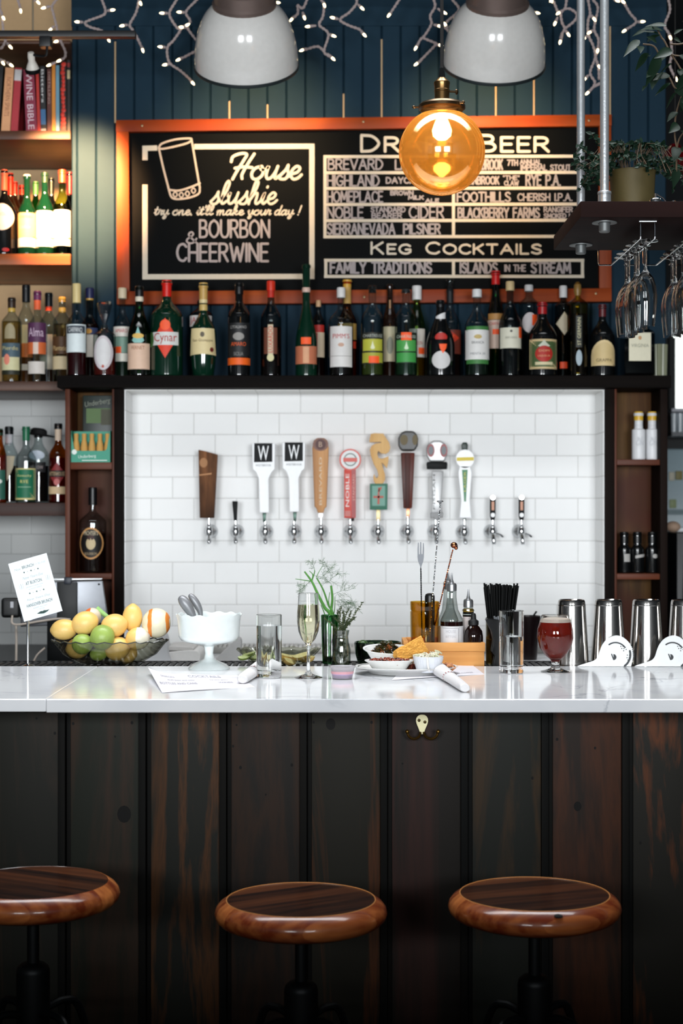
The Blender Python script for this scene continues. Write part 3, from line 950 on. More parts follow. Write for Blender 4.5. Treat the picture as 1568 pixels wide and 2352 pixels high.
def bottle(label, px, hw, top, Y, zb, glass, sh, nk, nhw, cap=None, liq=None, labels=(), group=None, name='liquor_bottle', square=False, belly=0, punt=True, base_hw=None, cat='bottle', extra=None):
    s = Y / F
    R, rn = hw * s, nhw * s
    zt, zsh, znk = (Z(y, Y) - zb for y in (top, sh, nk))
    root = thing(name, label, cat, (X(px, Y), Y, zb), 0, group)
    rb = (base_hw or hw) * s
    prof = [(0.0, 0.0005), (rb * .86, 0.0), (rb * .97, .002), (rb, .007)]
    if belly:
        zm = zsh * .6
        prof += [(rb + (R - rb) * .5, zm * .4), (R * 1.0, zm)]
    prof += [(R, zsh * .98)]
    for k in range(1, 10):
        t = k / 10
        c = (1 - math.cos(t * PI)) / 2
        prof.append((R + (rn - R) * c, zsh + (znk - zsh) * t))
    ztop = zt if not cap else zt - .002
    prof += [(rn, znk), (rn, ztop - .014), (rn * 1.18, ztop - .012), (rn * 1.18, ztop - .004), (rn * .95, ztop), (0, ztop)]
    T = None
    mb = MB()
    if square:
        T4 = Matrix.Rotation(PI / 4, 4, 'Z')
        k2 = 2 ** .5
        mb.lathe([(r * k2 if z <= zsh else r * (1 + (k2 - 1) * max(0, (znk - z) / max(znk - zsh, 1e-4))), z) for r, z in prof if z < znk], 4, T4)
        mb.lathe([(rn, znk - .002)] + prof[-5:], 20)
        b = mb.build('glass_body', glass, root, bevel=R * .22, seg=3)
    else:
        mb.lathe(prof, 44)
        b = mb.build('glass_body', glass, root, angle=50)
    if liq:
        zl = Z(liq[1], Y) - zb
        k = .94
        lp = [(0, .006), (rb * .9, .006), (R * k, .012)]
        if zl <= zsh:
            lp += [(R * k, zl), (0, zl)]
        else:
            lp += [(R * k, zsh * .98)]
            for i in range(1, 11):
                t = i / 10
                z = zsh + (znk - zsh) * t
                if z > zl:
                    break
                lp.append(((R + (rn - R) * (1 - math.cos(t * PI)) / 2) * k, z))
            lp += [(0, lp[-1][1])]
        lm = liq[2] if len(liq) > 2 else mat(liq[0], 0.1, spec=0.3, name='liquor')
        if square:
            MB().lathe([(r * 2 ** .5, z) for r, z in lp], 4, Matrix.Rotation(PI / 4, 4, 'Z')).build('liquor', lm, root)
        else:
            MB().lathe(lp, 24).build('liquor', lm, root)
    if cap:
        col, y1, chw = cap[:3]
        kind = cap[3] if len(cap) > 3 else 'cap'
        z1 = Z(y1, Y) - zb
        r = chw * s
        m = col if not isinstance(col, str) else mat(col, 0.35, name='cap_finish')
        cm = MB()
        if kind == 'pourer':
            cm.lathe([(rn * 1.05, z1), (r, z1 + .002), (r * .8, z1 + (zt - z1) * .35), (r * .3, z1 + (zt - z1) * .5), (r * .2, zt), (0, zt)], 14)
            cm.build('pourer', m, root)
        elif kind == 'foil':
            zz = zt - z1
            cm.lathe([(rn * 1.06, z1), (rn * 1.08, z1 + zz * .7), (rn * 1.25, z1 + zz * .72), (rn * 1.25, z1 + zz * .82), (rn * 1.12, z1 + zz * .84), (rn * 1.12, zt), (0, zt + .001)], 20)
            cm.build('foil', m, root)
        elif kind == 'knob':
            zz = zt - z1
            cm.lathe([(rn * .9, z1), (r * .6, z1 + zz * .2), (r, z1 + zz * .5), (r * .9, z1 + zz * .85), (r * .4, zt), (0, zt)], 16)
            cm.build('stopper', m, root)
        else:
            cm.lathe([(max(r, rn * 1.1), z1), (max(r, rn * 1.1), zt - .003), (max(r, rn * 1.1) - .002, zt + .0005), (0, zt + .001)], 20)
            cm.build('cap', m, root)
    li = 0
    for L in labels:
        kind, y0, y1, lhw, col = L[:5]
        z0, z1 = Z(y0, Y) - zb, Z(y1, Y) - zb
        uc = L[6] * s if len(L) > 6 else 0
        zm = (z0 + z1) / 2
        Rr = R
        if zm > zsh:                       # on the shoulder or the neck
            t = min(1, (zm - zsh) / max(znk - zsh, 1e-4))
            Rr = R + (rn - R) * (1 - math.cos(t * PI)) / 2
        hwm = min(lhw * s, Rr * .985)
        mb = MB()
        if kind == 'text':
            w = lhw * s * 2
            fn = wrap(Rr, .0022 + .0002 * li, square)
            add_text(mb, L[5], lambda a, c: fn(a + uc, zm + c), w, abs(z0 - z1))
            mb.build('label_text', mat(col, 0.6, name='print_ink'), root, smooth=False)
        elif kind == 'vtext':
            fn = wrap(Rr, .0022 + .0002 * li, square)
            add_text(mb, L[5], lambda a, c: fn(-c + uc, zm + a), abs(z0 - z1), lhw * s * 2)
            mb.build('label_text', mat(col, 0.6, name='print_ink'), root, smooth=False)
        elif kind == 'ring':
            mb.lathe([(Rr * 1.03, z1), (Rr * 1.1, (z0 + z1) / 2), (Rr * 1.03, z0)], 20)
            mb.build('neck_band', mat(col, 0.4, name='band_finish'), root)
        else:
            patch(mb, kind, hwm, z1, z0, Rr, .0008 + .0002 * li, square, uc)
            nm = 'price_sticker' if col == STK else 'label'
            mb.build(nm, mat(col, 0.55, name='label_paper'), root, angle=60)
        li += 1
    return root


STK = '#ff5a1e'
YF, YK = 5.768, 5.870          # front row and back row on the long shelf
GS = 'bottles on the long shelf under the chalkboard'
RED_T = '#b8262a'
WH = '#e6e4e0'

bottle('bottle of dark red liquor with pale yellow cap, at the long shelf left end', 176, 23, 652, YF, ZS, G_CLEAR, 745, 712, 8, ('#e0c98c', 696, 10), ('#33070a', 790),
       [('band', 747, 811, 22, '#dfe9ea'), ('band', 750, 768, 22.5, '#3c4650'), ('text', 754, 765, 16, '#e8ecec', 'CARPANO')], GS)
bottle('bottle with navy cap over a gold ring, behind the pale yellow capped one', 206, 22, 662, YK, ZS, G_GREY, 755, 722, 8, ('#23284e', 686, 10), ('#2a0c08', 745),
       [('ring', 682, 690, 8, '#caa04a'), ('band', 755, 770, 20, '#2f3a5c'), ('oval', 757, 769, 8, '#d49a3c'), ('band', 771, 822, 20, '#d8cfc2')], GS)
t = bottle('cut crystal decanter bottle with flared glass stopper and oval grey lace label', 240, 26, 748, YF, ZS, G_CLEAR, 772, 752, 7, None, ('#5a1208', 800),
           [('oval', 773, 852, 22, '#cfc6ca'), ('oval', 780, 844, 17, '#dcdada'), ('oval', 840, 847, 3, '#b8503c')], GS)
MB().lathe([(.010, Z(750, YF) - ZS), (.008, Z(742, YF) - ZS), (.012, Z(734, YF) - ZS), (.018, Z(722, YF) - ZS), (.027, Z(700, YF) - ZS), (.022, Z(693, YF) - ZS), (.012, Z(698, YF) - ZS), (0, Z(699, YF) - ZS)], 8).build(
    'crystal_stopper', thin_glass('#f6f6f6', .5, name='cut_crystal', refl=.35), t, smooth=False)
bottle('bottle with cream cap and red, white and green label beside the crystal decanter', 281, 21, 662, YK, ZS, G_CLEAR, 752, 712, 7, ('#d8c8a8', 686, 10), ('#1c2a1e', 748),
       [('band', 752, 775, 19, '#e3ded4'), ('band', 776, 812, 19, '#7d9c8c'), ('band', 813, 832, 19, '#e0ddd0'), ('text', 757, 766, 14, RED_T, 'AMARO'), ('band', 798, 813, 10, STK, None, -10)], GS)
bottle('green glass bottle with black cap, white neck ring and pink-beige label', 320, 27, 657, YF, ZS, G_GREEN, 775, 700, 9, ('#101214', 682, 9), ('#0a2a1a', 745),
       [('ring', 682, 693, 9, '#e0d6c0'), ('cone', 752, 790, 14, '#8ec3bb'), ('oval', 768, 780, 13, '#e0b860'), ('band', 791, 850, 25, '#e2bfa6'), ('text', 797, 805, 15, '#a06a50', 'FERNET')], GS)
bottle('large dark green bottle with red foil top and red diamond label', 383, 37, 644, YF, ZS, G_DKGREEN, 730, 684, 10, ('#d21f16', 682, 9.5, 'foil'), None,
       [('diamond', 734, 826, 27, '#e03c20'), ('oval', 738, 762, 12, '#ff5a28'), ('band', 766, 796, 29, '#d8d8d4'), ('text', 768, 794, 26, '#b0261c', 'Cynar'), ('oval', 765, 800, 6, '#3d6a34', None, -33)], GS)
bottle('bottle with white and red label half hidden behind the gold foil bottle', 462, 27, 690, YK, ZS, G_GREY, 725, 705, 8, ('#1a1c1e', 700, 9), None, [('band', 727, 752, 25, '#d9d4d0'), ('text', 731, 748, 24, RED_T, 'JACK A')], GS)
bottle('dark bottle in gold foil with cream flared label', 467, 30, 650, YF, ZS, G_DKGREEN, 768, 712, 9, ('#c8a25a', 690, 9, 'foil'), None,
       [('ring', 686, 697, 9, '#e0cc98'), ('ring', 700, 714, 10, '#cdb06a'), ('trap', 757, 818, 30, '#e2cf9c'), ('text', 781, 789, 23, '#5a4020', 'San Giuseppe'), ('oval', 765, 777, 5, '#5a5040'), ('oval', 800, 811, 4, '#6a2018', None, 21)], GS, belly=1, base_hw=24)
bottle('black bottle with dark label and orange band at its foot', 549, 26, 650, YF, ZS, G_BLACK, 728, 690, 9, ('#0c0d0f', 676, 9), None,
       [('band', 744, 822, 25, '#1b1c1e'), ('text', 750, 757, 18, '#a9a6a2', "L'ITALIANO"), ('oval', 766, 784, 13, '#97938e'), ('text', 788, 797, 17, '#e05a1c', 'AMARO'), ('text', 811, 819, 11, '#8a8884', 'SICILIA'),
        ('band', 824, 840, 25.7, '#f0641a')], GS)
bottle('clear slender bottle with red cap, red neck seal and upright red lettering', 622, 24, 646, YF, ZS, G_GREY, 735, 690, 8, ('#d8341e', 668, 10), ('#1e0f0a', 752),
       [('band', 668, 684, 8, '#c02818'), ('band', 755, 815, 15, '#6a3a28'), ('band', 748, 820, 6, '#c9b89a'), ('vtext', 752, 812, 5, '#c83030', 'LUXARDO'), ('oval', 815, 832, 8, '#d8d0a0')], GS)
bottle('tall tapering green bottle with pourer and copper label', 703, 25, 606, YF, ZS, G_DKGREEN, 790, 690, 9, ('#111214', 662, 9, 'pourer'), None,
       [('ring', 661, 672, 9, '#d8b8a8'), ('band', 777, 793, 11.5, STK), ('band', 797, 838, 24, '#bf7050'), ('band', 799, 836, 7, '#d9a078')], GS)
bottle('red labelled bottle with cork, half hidden behind the copper label bottle', 731, 16, 690, YK, ZS, G_GREY, 748, 712, 5, ('#caa27a', 705, 6), ('#2a0a0a', 790), [('band', 748, 765, 13, '#b02820'), ('band', 765, 822, 14, '#c9b59a'), ('band', 766, 815, 6, '#a02824', None, -8)], GS)
bottle('amber bottle with gold cap standing behind the tall white label', 797, 23, 643, YK, ZS, G_AMBER, 745, 704, 9, ('#d2a23c', 660, 10, 'foil'), ('#4a2a0a', 760), [('band', 660, 698, 9.5, '#caa25a'), ('band', 745, 782, 21, '#b8924a'), ('band', 786, 802, 20, '#c83a20')], GS)
bottle('clear bottle with white cap and large white label printed in red', 783, 28, 661, YF, ZS, G_CLEAR, 738, 706, 8, ('#dcdad8', 684, 10), ('#120c0a', 752),
       [('band', 752, 845, 25, '#dedbd8'), ('cone', 746, 760, 8, '#dedbd8'), ('text', 769, 780, 19, '#b83434', "PIMM'S"), ('oval', 790, 799, 7, '#c8a08a'), ('band', 819.5, 820.8, 24, '#a09c98')], GS)
bottle('clear bottle with pourer and yellow-green label', 855, 26, 655, YF, ZS, G_CLEAR, 735, 696, 9, ('#15171a', 672, 9, 'pourer'), ('#3a4416', 768),
       [('band', 766, 838, 24, '#20221a'), ('text', 770, 777, 22, '#b8bcb0', 'CHARTREUSE'), ('band', 781, 808, 22, '#b9b83e'), ('band', 812, 835, 23, '#a8a83a'), ('cone', 785, 804, 5, '#e2e4c0'), ('band', 820, 836, 12, STK, None, 3)], GS)
bottle('dark bottle with pourer and tall cream label, between the yellow and green labels', 895, 18, 652, YK, ZS, G_BROWN, 745, 690, 7, ('#1a1a1a', 682, 7, 'pourer'), None, [('band', 752, 832, 16, '#c2b898'), ('oval', 775, 815, 8, '#8a8a78'), ('vtext', 690, 718, 2, '#a07850', 'I')], GS)
bottle('green-necked bottle with white screw cap and amber foot', 957, 20, 657, YK, ZS, G_PALEGREEN, 755, 690, 7, ('#dedcda', 689, 11), ('#6a3a0c', 800), [('band', 757, 822, 18, '#d8d0c4'), ('text', 786, 794, 12, '#b04030', 'VERMOUTH'), ('band', 800, 815, 7, STK, None, 10)], GS)
bottle('clear bottle with bright green label and orange sticker', 932, 26, 665, YF, ZS, G_CLEAR, 735, 696, 9, ('#2a2c2e', 672, 9), ('#16301c', 768),
       [('band', 766, 836, 24, '#18221a'), ('text', 772, 779, 22, '#b8c8b8', 'CHARTREUSE'), ('band', 783, 809, 22, '#4ba04c'), ('band', 812, 834, 22, '#3f9a48'), ('cone', 786, 805, 5, '#cfe8c4'), ('band', 766, 784, 12, STK)], GS)
bottle('clear bottle with dark pourer and orange-red fruit label, behind the round white disc', 1033, 26, 640, YK, ZS, G_CLEAR, 752, 700, 8, ('#14161a', 672, 9, 'pourer'), ('#1c0f0c', 770), [('band', 672, 697, 9, '#16181c'), ('band', 760, 815, 24, '#6a2a1c'), ('diamond', 762, 795, 20, '#c8381c'), ('drop', 772, 790, 8, STK)], GS)
bottle('squat black bottle with white disc, red seal and slanted white neck label', 1011, 33, 690, YF, ZS, G_BLACK, 798, 708, 9, ('#0c0d0f', 706, 9), None,
       [('oval', 809, 850, 21, '#d3d1d0'), ('slant', 718, 744, 11, '#dedede'), ('oval', 767, 788, 14, '#b8261c'), ('drop', 815, 793, 9, STK, None, 4)], GS)
bottle('clear bottle with white cap and white label between green bands', 1095, 28, 665, YF, ZS, G_CLEAR, 752, 706, 9, ('#e2e2e2', 683, 11), ('#101e14', 752),
       [('band', 752, 760, 25, '#3d7a3c'), ('band', 760, 828, 27, '#e0dedb'), ('band', 828, 838, 25, '#3d7a3c'), ('oval', 771, 781, 9, '#c0a868'), ('text', 786, 792, 14, '#606468', 'BRANCA'), ('text', 812, 817, 17, '#808488', 'MENTA 30')], GS)
bottle('tall green bottle with bright red top, behind the white labelled bottles', 1138, 20, 623, YK, ZS, G_GREEN, 735, 668, 9, ('#d01c1c', 654, 9, 'foil'), ('#6a3c14', 735),
       [('band', 722, 736, 18, '#b8864a'), ('band', 737, 802, 19, '#d2b8a8'), ('text', 742, 749, 16, RED_T, 'CARPANO'), ('band', 758, 770, 9, STK)], GS)
bottle('clear-shouldered bottle with wooden cap and square ivory label', 1171, 26, 647, YF, ZS, G_GREY, 750, 690, 8, ('#d6bd8c', 668, 10), ('#14181a', 760),
       [('band', 755, 802, 24, '#dcd9c6'), ('oval', 760, 766, 3, '#5a5850'), ('text', 775, 780, 14, '#8a887c', 'GRAN CLASSICO'), ('band', 753, 778, 4, STK, None, 22)], GS)
bottle('clear bottle with white cap and oval grey label with orange sticker', 1214, 23, 655, YK, ZS, G_CLEAR, 700, 680, 8, ('#d8d8d8', 669, 10), ('#0f1012', 770), [('oval', 720, 767, 17, '#cbc4c4'), ('band', 725, 750, 6, STK, None, 11)], GS)
bottle('squat dark bottle with red wax top and green label bearing a red crest', 1245, 34, 695, YF, ZS, G_BLACK, 778, 724, 10, ('#a81c20', 722, 10, 'foil'), None,
       [('band', 782, 850, 31, '#d8c090'), ('band', 787, 845, 30, '#4a6038'), ('cone', 783, 800, 14, '#cfd4c0'), ('oval', 797, 834, 20, '#b82a20'), ('text', 806, 811, 12, '#e0b080', 'DOM'), ('text', 818, 823, 14, '#e0b080', 'LIQUEUR'), ('band', 834, 841, 20, '#dcd2a8')], GS)
bottle('dark bottle with white cap and cream lozenge label', 1293, 20, 657, YK, ZS, G_GREY, 705, 690, 7, ('#dcdcdc', 684, 9), ('#101010', 730), [('diamond', 718, 772, 18, '#cabfa6'), ('band', 833, 848, 10, '#e84a1c')], GS)
bottle('tall golden bottle with knob stopper and narrow upright label', 1326, 24, 648, YF, ZS, G_GOLDEN, 700, 680, 6, ('#8a6a34', 690, 9, 'knob'), ('#8a7a1c', 722, thin_glass('#b8a232', 0.4, name='golden_liquor')),
       [('band', 728, 800, 7, '#30332e'), ('vtext', 732, 795, 4, '#cfc8a0', 'ST GERMAIN'), ('oval', 806, 842, 7, '#a8b8c0')], GS)
bottle('dark bottle with maroon foil and arched cream label', 1383, 28, 700, YF, ZS, G_BLACK, 775, 730, 8, ('#5a1c20', 728, 8, 'foil'), None,
       [('arch', 783, 842, 27, '#e0c896'), ('arch', 788, 838, 23, '#d6bd88'), ('text', 826, 833, 18, '#5a4628', 'GRAPPA'), ('band', 714, 742, 4, '#d8431e', None, -16)], GS)
bottle('square dark bottle with cream label under the hanging stemware', 1463, 34, 720, YF, ZS, G_GREY, 768, 742, 9, ('#141416', 736, 9), ('#120c10', 800), [('band', 768, 832, 25, '#dcd6bc'), ('oval', 775, 784, 4, '#c09060'), ('text', 793, 801, 20, '#8a8a78', 'VIRGINIA')], GS, square=True)
tb = thing('ribbed_tumbler', 'ribbed pale green tumbler at the right end of the long shelf', 'tumbler', (X(1514, YF), YF, ZS))
tp = MB()
v, f = [], []
for j in range(64):
    a = 2 * PI * j / 64
    r = M(18, YF) * (1 + .05 * math.cos(16 * a))
    for (k, z) in ((.0, .0), (.85, .0), (.9, .004), (1, M(74, YF)), (.9, M(74, YF)), (.82, .006), (0, .006)):
        v.append((r * k * math.cos(a), r * k * math.sin(a), z))
for j in range(64):
    for i in range(6):
        f.append((j * 7 + i, (j + 1) % 64 * 7 + i, (j + 1) % 64 * 7 + i + 1, j * 7 + i + 1))
tp.add(v, f).build('cup', mat('#8f9278', 0.3, name='celadon_glass', trans=.2), tb)

# ---- alcove shelf level with the long shelf
GA = 'bottles on the reddish alcove shelf'
YL, YLK = 6.01, 6.12
bottle('dark-capped clear bottle with cream label, behind and tallest in the alcove row', 60, 19, 655, YLK, Z3, G_CLEAR, 735, 700, 8, ('#14161a', 694, 9.5), ('#6a3a14', 800), [('band', 748, 790, 17, '#e0d0a0'), ('band', 790, 822, 17, '#e07a34'), ('band', 838, 852, 16, '#e6dcc8')], GA)
bottle('bottle with black cap over an orange-red band, behind the purple label', 112, 21, 673, YLK, Z3, G_CLEAR, 745, 715, 8, ('#121416', 705, 9), ('#3a2014', 800), [('band', 697, 714, 9, '#e8481e'), ('band', 770, 850, 19, '#d6c8b0')], GA)
bottle('round shouldered bottle with gold ringed black cap and blue and cream label', 27, 23, 684, YL, Z3, G_CLEAR, 742, 715, 8, ('#3a2a20', 708, 9), ('#e0cfa0', 738, thin_glass('#e8d8a4', .4, name='pale_liquor')),
       [('ring', 708, 717, 9, '#d8b050'), ('arch', 745, 780, 12, '#a89a78'), ('band', 790, 822, 21, '#4d6470'), ('text', 797, 806, 18, '#d8cc90', 'Pierde'), ('band', 822, 852, 20, '#dcd6a8'), ('oval', 815, 840, 7, '#f09078', None, -7), ('band', 852, 862, 20, '#2a2c20')], GA)
bottle('clear bottle with purple and orange cap and purple label with white script', 86, 22, 669, YL, Z3, G_CLEAR, 750, 722, 8, ('#5a2a58', 690, 9), None,
       [('band', 690, 712, 9.5, '#e8683c'), ('band', 743, 788, 21, '#5c3256'), ('text', 755, 775, 17, '#e2c8dc', 'Alma'), ('band', 788, 815, 21, '#e0703c'), ('band', 788, 815, 6, '#e8d0c0'), ('band', 832, 860, 19, '#e0d8d0')], GA)
bottle('clear bottle with gold cap and brown strip label, nearest the alcove edge', 143, 22, 683, YL, Z3, G_CLEAR, 742, 714, 8, ('#caa24a', 694, 9), ('#e8d8b0', 745, thin_glass('#ecdcb4', .4, name='straw_liquor')),
       [('ring', 707, 717, 9, '#cfa850'), ('band', 775, 815, 21, '#5a3c22'), ('text', 796, 807, 19, '#e0c088', 'Plantation'), ('band', 820, 850, 20, '#dcc8a0')], GA)

# ---- wine shelf
GW = 'wine bottles on the orange-brown alcove shelf'
YW1, YW2 = 6.0, 6.14
for i, (px, tp_, c, g, lab) in enumerate(((24, 398, '#d83018', G_BROWN, 'tallest of the red foil wine bottles in the back row'), (34, 418, '#c42a18', G_BROWN, 'red foil wine bottle in the back row, middle of three'),
                                          (50, 426, '#cc2c16', G_BROWN, 'shortest red foil wine bottle in the back row'), (82, 418, '#3d7a44', G_GREEN, 'green-necked wine bottle behind the orange label'),
                                          (118, 410, '#141a16', G_BLACK, 'black-topped wine bottle in the back row behind white labels'), (160, 396, '#7a1a20', G_REDDARK, 'dark red wine bottle in the back row at the alcove edge'))):
    bottle(lab, px, 21, tp_, YW2 + (.09 * i if i < 3 else .1 if i == 4 else .05), Z2, g, 500, 448, 6, (c, 448, 6.5, 'foil'), None, (), GW, 'wine_bottle')
bottle('black wine bottle with round pale label and pink print', 10, 27, 390, YW1, Z2, G_BLACK, 490, 442, 7, ('#e06a48', 438, 7.5, 'foil'), None, [('oval', 472, 533, 25, '#f2e6dc'), ('text', 492, 500, 13, '#d89090', 'ROSSO'), ('oval', 573, 582, 8, '#a01018', None, 8)], GW, 'wine_bottle')
bottle('dark wine bottle with green neck and orange and cream label', 62, 20.5, 402, YW1, Z2, G_DKGREEN, 494, 450, 7.5, ('#e8dcd0', 410, 7), None,
       [('band', 492, 548, 20.5, '#f0c080'), ('text', 498, 504, 15, '#8a6030', 'CHATEAU'), ('band', 549, 570, 20.5, '#f4ead8'), ('text', 520, 528, 12, '#90a0b0', 'Ladoix')], GW, 'wine_bottle')
bottle('green wine bottle with dark green foil and plain white label', 103, 20, 397, YW1, Z2, G_DKGREEN, 486, 440, 7.5, ('#1c3326', 420, 7.6, 'foil'), None, [('band', 487, 549, 20, '#f6f0e4'), ('band', 551, 569, 20, '#f4ecdc'), ('text', 506, 510, 6, '#a8a8a0', 'BLANC')], GW, 'wine_bottle')
bottle('pale green wine bottle with red foil and white label', 143, 19.8, 391, YW1, Z2, G_PALEGREEN, 480, 435, 7.5, ('#d84028', 420, 7.6, 'foil'), ('#90942c', 470, thin_glass('#b0b050', .4, name='white_wine')), [('band', 485, 549, 21, '#f8f2ea'), ('band', 551, 567, 21, '#f6eee2')], GW, 'wine_bottle')

# ---- lowest alcove shelf
GD = 'whiskey bottles on the lowest alcove shelf'
YD, YDK = 6.01, 6.13
bottle('bottle with white script on green label, cut by the left picture edge', -2, 17, 985, YD, Z4, G_AMBER, 1050, 1010, 8, ('#1c3a26', 1000, 9), ('#7a3410', 1045), [('band', 1080, 1147, 15.5, '#2a5f50'), ('oval', 1100, 1112, 10, '#d8dcd4')], GD)
bottle('clear bottle with black cap and cream wedge label', 21, 21, 980, YDK, Z4, G_CLEAR, 1050, 1012, 9, ('#101214', 998, 10), ('#1c1410', 1070), [('band', 998, 1022, 8, '#c8c8cc'), ('drop', 1105, 1048, 16, '#dccdb0')], GD)
t = bottle('clear round bottle with black label wearing a black brimmed cap', 88, 26, 995, YDK, Z4, G_CLEAR, 1052, 1012, 9, ('#1a1414', 1005, 10), ('#140e0c', 1070), [('oval', 1035, 1058, 18, '#c8d0dc'), ('text', 1070, 1078, 15, '#b8a8a4', 'MELLOW'), ('band', 1062, 1085, 20, '#1c1a1c')], GD)
MB().lathe([(.0, .0), (.046, .0), (.05, .003), (.044, .006), (.026, .008), (.024, .022), (.016, .028), (0, .029)], 20, Matrix.Translation((0.0, 0, Z(1003, YDK) - Z4 + .004)) @ Matrix.Rotation(.12, 4, 'Y'), 1.25, 1).build(
    'brimmed_cover', mat('#0c0c0d', 0.85, name='black_felt'), t)
bottle('clear bottle with green top and dark green label', 60, 24, 980, YD, Z4, G_CLEAR, 1058, 1022, 8, ('#1e6a48', 1012, 8.5, 'foil'), ('#20402a', 1085), [('band', 1076, 1148, 23, '#d6c98a'), ('band', 1079, 1144, 22, '#1e6f4e'), ('text', 1090, 1097, 16, '#d8d890', 'Kentucky'), ('text', 1103, 1110, 9, '#e0d880', 'RYE'), ('band', 1118, 1120, 15, '#88b090')], GD)
bottle('bottle of red-amber whiskey with dark red lozenge label', 134, 22, 973, YD, Z4, G_AMBER, 1048, 1014, 8, ('#0e1012', 986, 9.5), ('#5a1410', 1052), [('band', 984, 1012, 7, '#e0c8b0'), ('diamond', 1062, 1118, 20, '#8a2a2c'), ('band', 1081, 1096, 20, '#1a1414'), ('text', 1084, 1093, 17, '#d8b890', 'RITTENHOUSE'), ('band', 1118, 1135, 20, '#dcbf96'), ('oval', 1100, 1115, 7, '#c8706c')], GD)

# ---- left cubby
CBZ = 1.674
card = thing('drink_tin', 'dark green printed tin standing at the back of the left cubby', 'tin', (X(224, 5.84), 5.84, Z(1062, 5.84)))
w_, h_ = M(34, 5.84), Z(908, 5.84) - Z(1062, 5.84)
card.location.z = CBZ
MB().bb(-w_, w_, 0, .03, 0, Z(908, 5.84) - CBZ).build('tin_body', mat('#15241f', 0.4, name='tin_green'), card, bevel=.003)
tm = MB()
add_text(tm, 'Underberg', lambda a, c: (a, -.0012, Z(926, 5.84) - CBZ + c + a * .18), .09, .024)
tm.build('tin_lettering', mat('#8a8f80', 0.6, name='tin_print'), card, smooth=False)
MB().bb(-.04, .045, -.001, 0, Z(972, 5.84) - CBZ, Z(938, 5.84) - CBZ).build('tin_picture', mat('#5b7648', 0.6, name='tin_picture_print', bump=.3, bscale=30), card)
MB().bb(.012, .048, -.0018, -.0008, Z(976, 5.84) - CBZ, Z(940, 5.84) - CBZ).build('tin_panel', mat('#4a4a38', 0.6, name='tin_panel_print'), card)
YU = 5.80
ub = thing('display_carton', 'open teal carton of small paper-wrapped bottles in the left cubby', 'carton', (X(210, YU), YU, CBZ))
hw_ = M(45, YU)
fz = Z(1036, YU) - CBZ
sz = Z(990, YU) - CBZ
cm = MB()
cm.prism([(-hw_, 0), (hw_, 0), (hw_, sz), (hw_ - .012, fz + .006), (hw_ - .02, fz), (-hw_ + .02, fz), (-hw_ + .012, fz + .006), (-hw_, sz)], -.022, -.019)
cm.bb(-hw_, hw_, .03, .032, 0, sz).bb(-hw_, -hw_ + .002, -.019, .03, 0, sz).bb(hw_ - .002, hw_, -.019, .03, 0, sz).bb(-hw_, hw_, -.019, .03, 0, .002)
cm.build('carton', mat('#2f9378', 0.5, name='teal_card'), ub, smooth=False)
tm = MB()
add_text(tm, 'Underberg', lambda a, c: (a - .012, -.0226, .020 + c + a * .06), .062, .014)
tm.bb(-.03, .058, -.0226, -.022, .006, .0085)
tm.sphere((-hw_ + .012, -.0222, fz - .004), (.009, .0006, .009), 16, 6)
tm.build('carton_lettering', mat('#e6efe8', 0.6, name='carton_print'), ub, smooth=False)
wrapm = mat('#c99a52', 0.7, name='straw_paper', bump=.3, bscale=80)
for k, dx in enumerate((-35, -17, 1, 19, 37)):
    o = MB().lathe([(0, 0), (.0125, 0), (.0128, .05), (.0105, .066), (.0075, .078), (.0085, .096), (.0075, .1), (0, .1)], 14).build('miniature_bottle', wrapm, None, loc=(X(210 + dx, YU), YU + (.004 if k % 2 else 0), CBZ + .0025))
    props(o, ['straw-wrapped miniature bottle at the left end of the teal carton', 'straw-wrapped miniature bottle second from left in the teal carton', 'straw-wrapped miniature bottle in the middle of the teal carton',
              'straw-wrapped miniature bottle second from right in the teal carton', 'straw-wrapped miniature bottle at the right end of the teal carton'][k], 'bottle', 'wrapped miniatures in the teal carton')
bottle('big-bellied bourbon bottle with black stopper and oval label in the left cubby', 213, 31, 1120, 5.815, 1.285, G_CLEAR, 1200, 1170, 7, ('#0d0e10', 1160, 10), ('#1c0c08', 1225),
       [('oval', 1211, 1284, 27, '#c8935a'), ('oval', 1215, 1280, 24.5, '#15110f'), ('text', 1219, 1229, 16, '#d8c8a8', "MICHTER'S"), ('text', 1268, 1274, 14, '#b09a78', 'BOURBON'), ('oval', 1234, 1262, 11, '#c9b48c'), ('oval', 1228, 1240, 8, '#3a1c18'), ('cone', 1235, 1258, 9, '#cdb890')],
       None, 'whiskey_bottle')
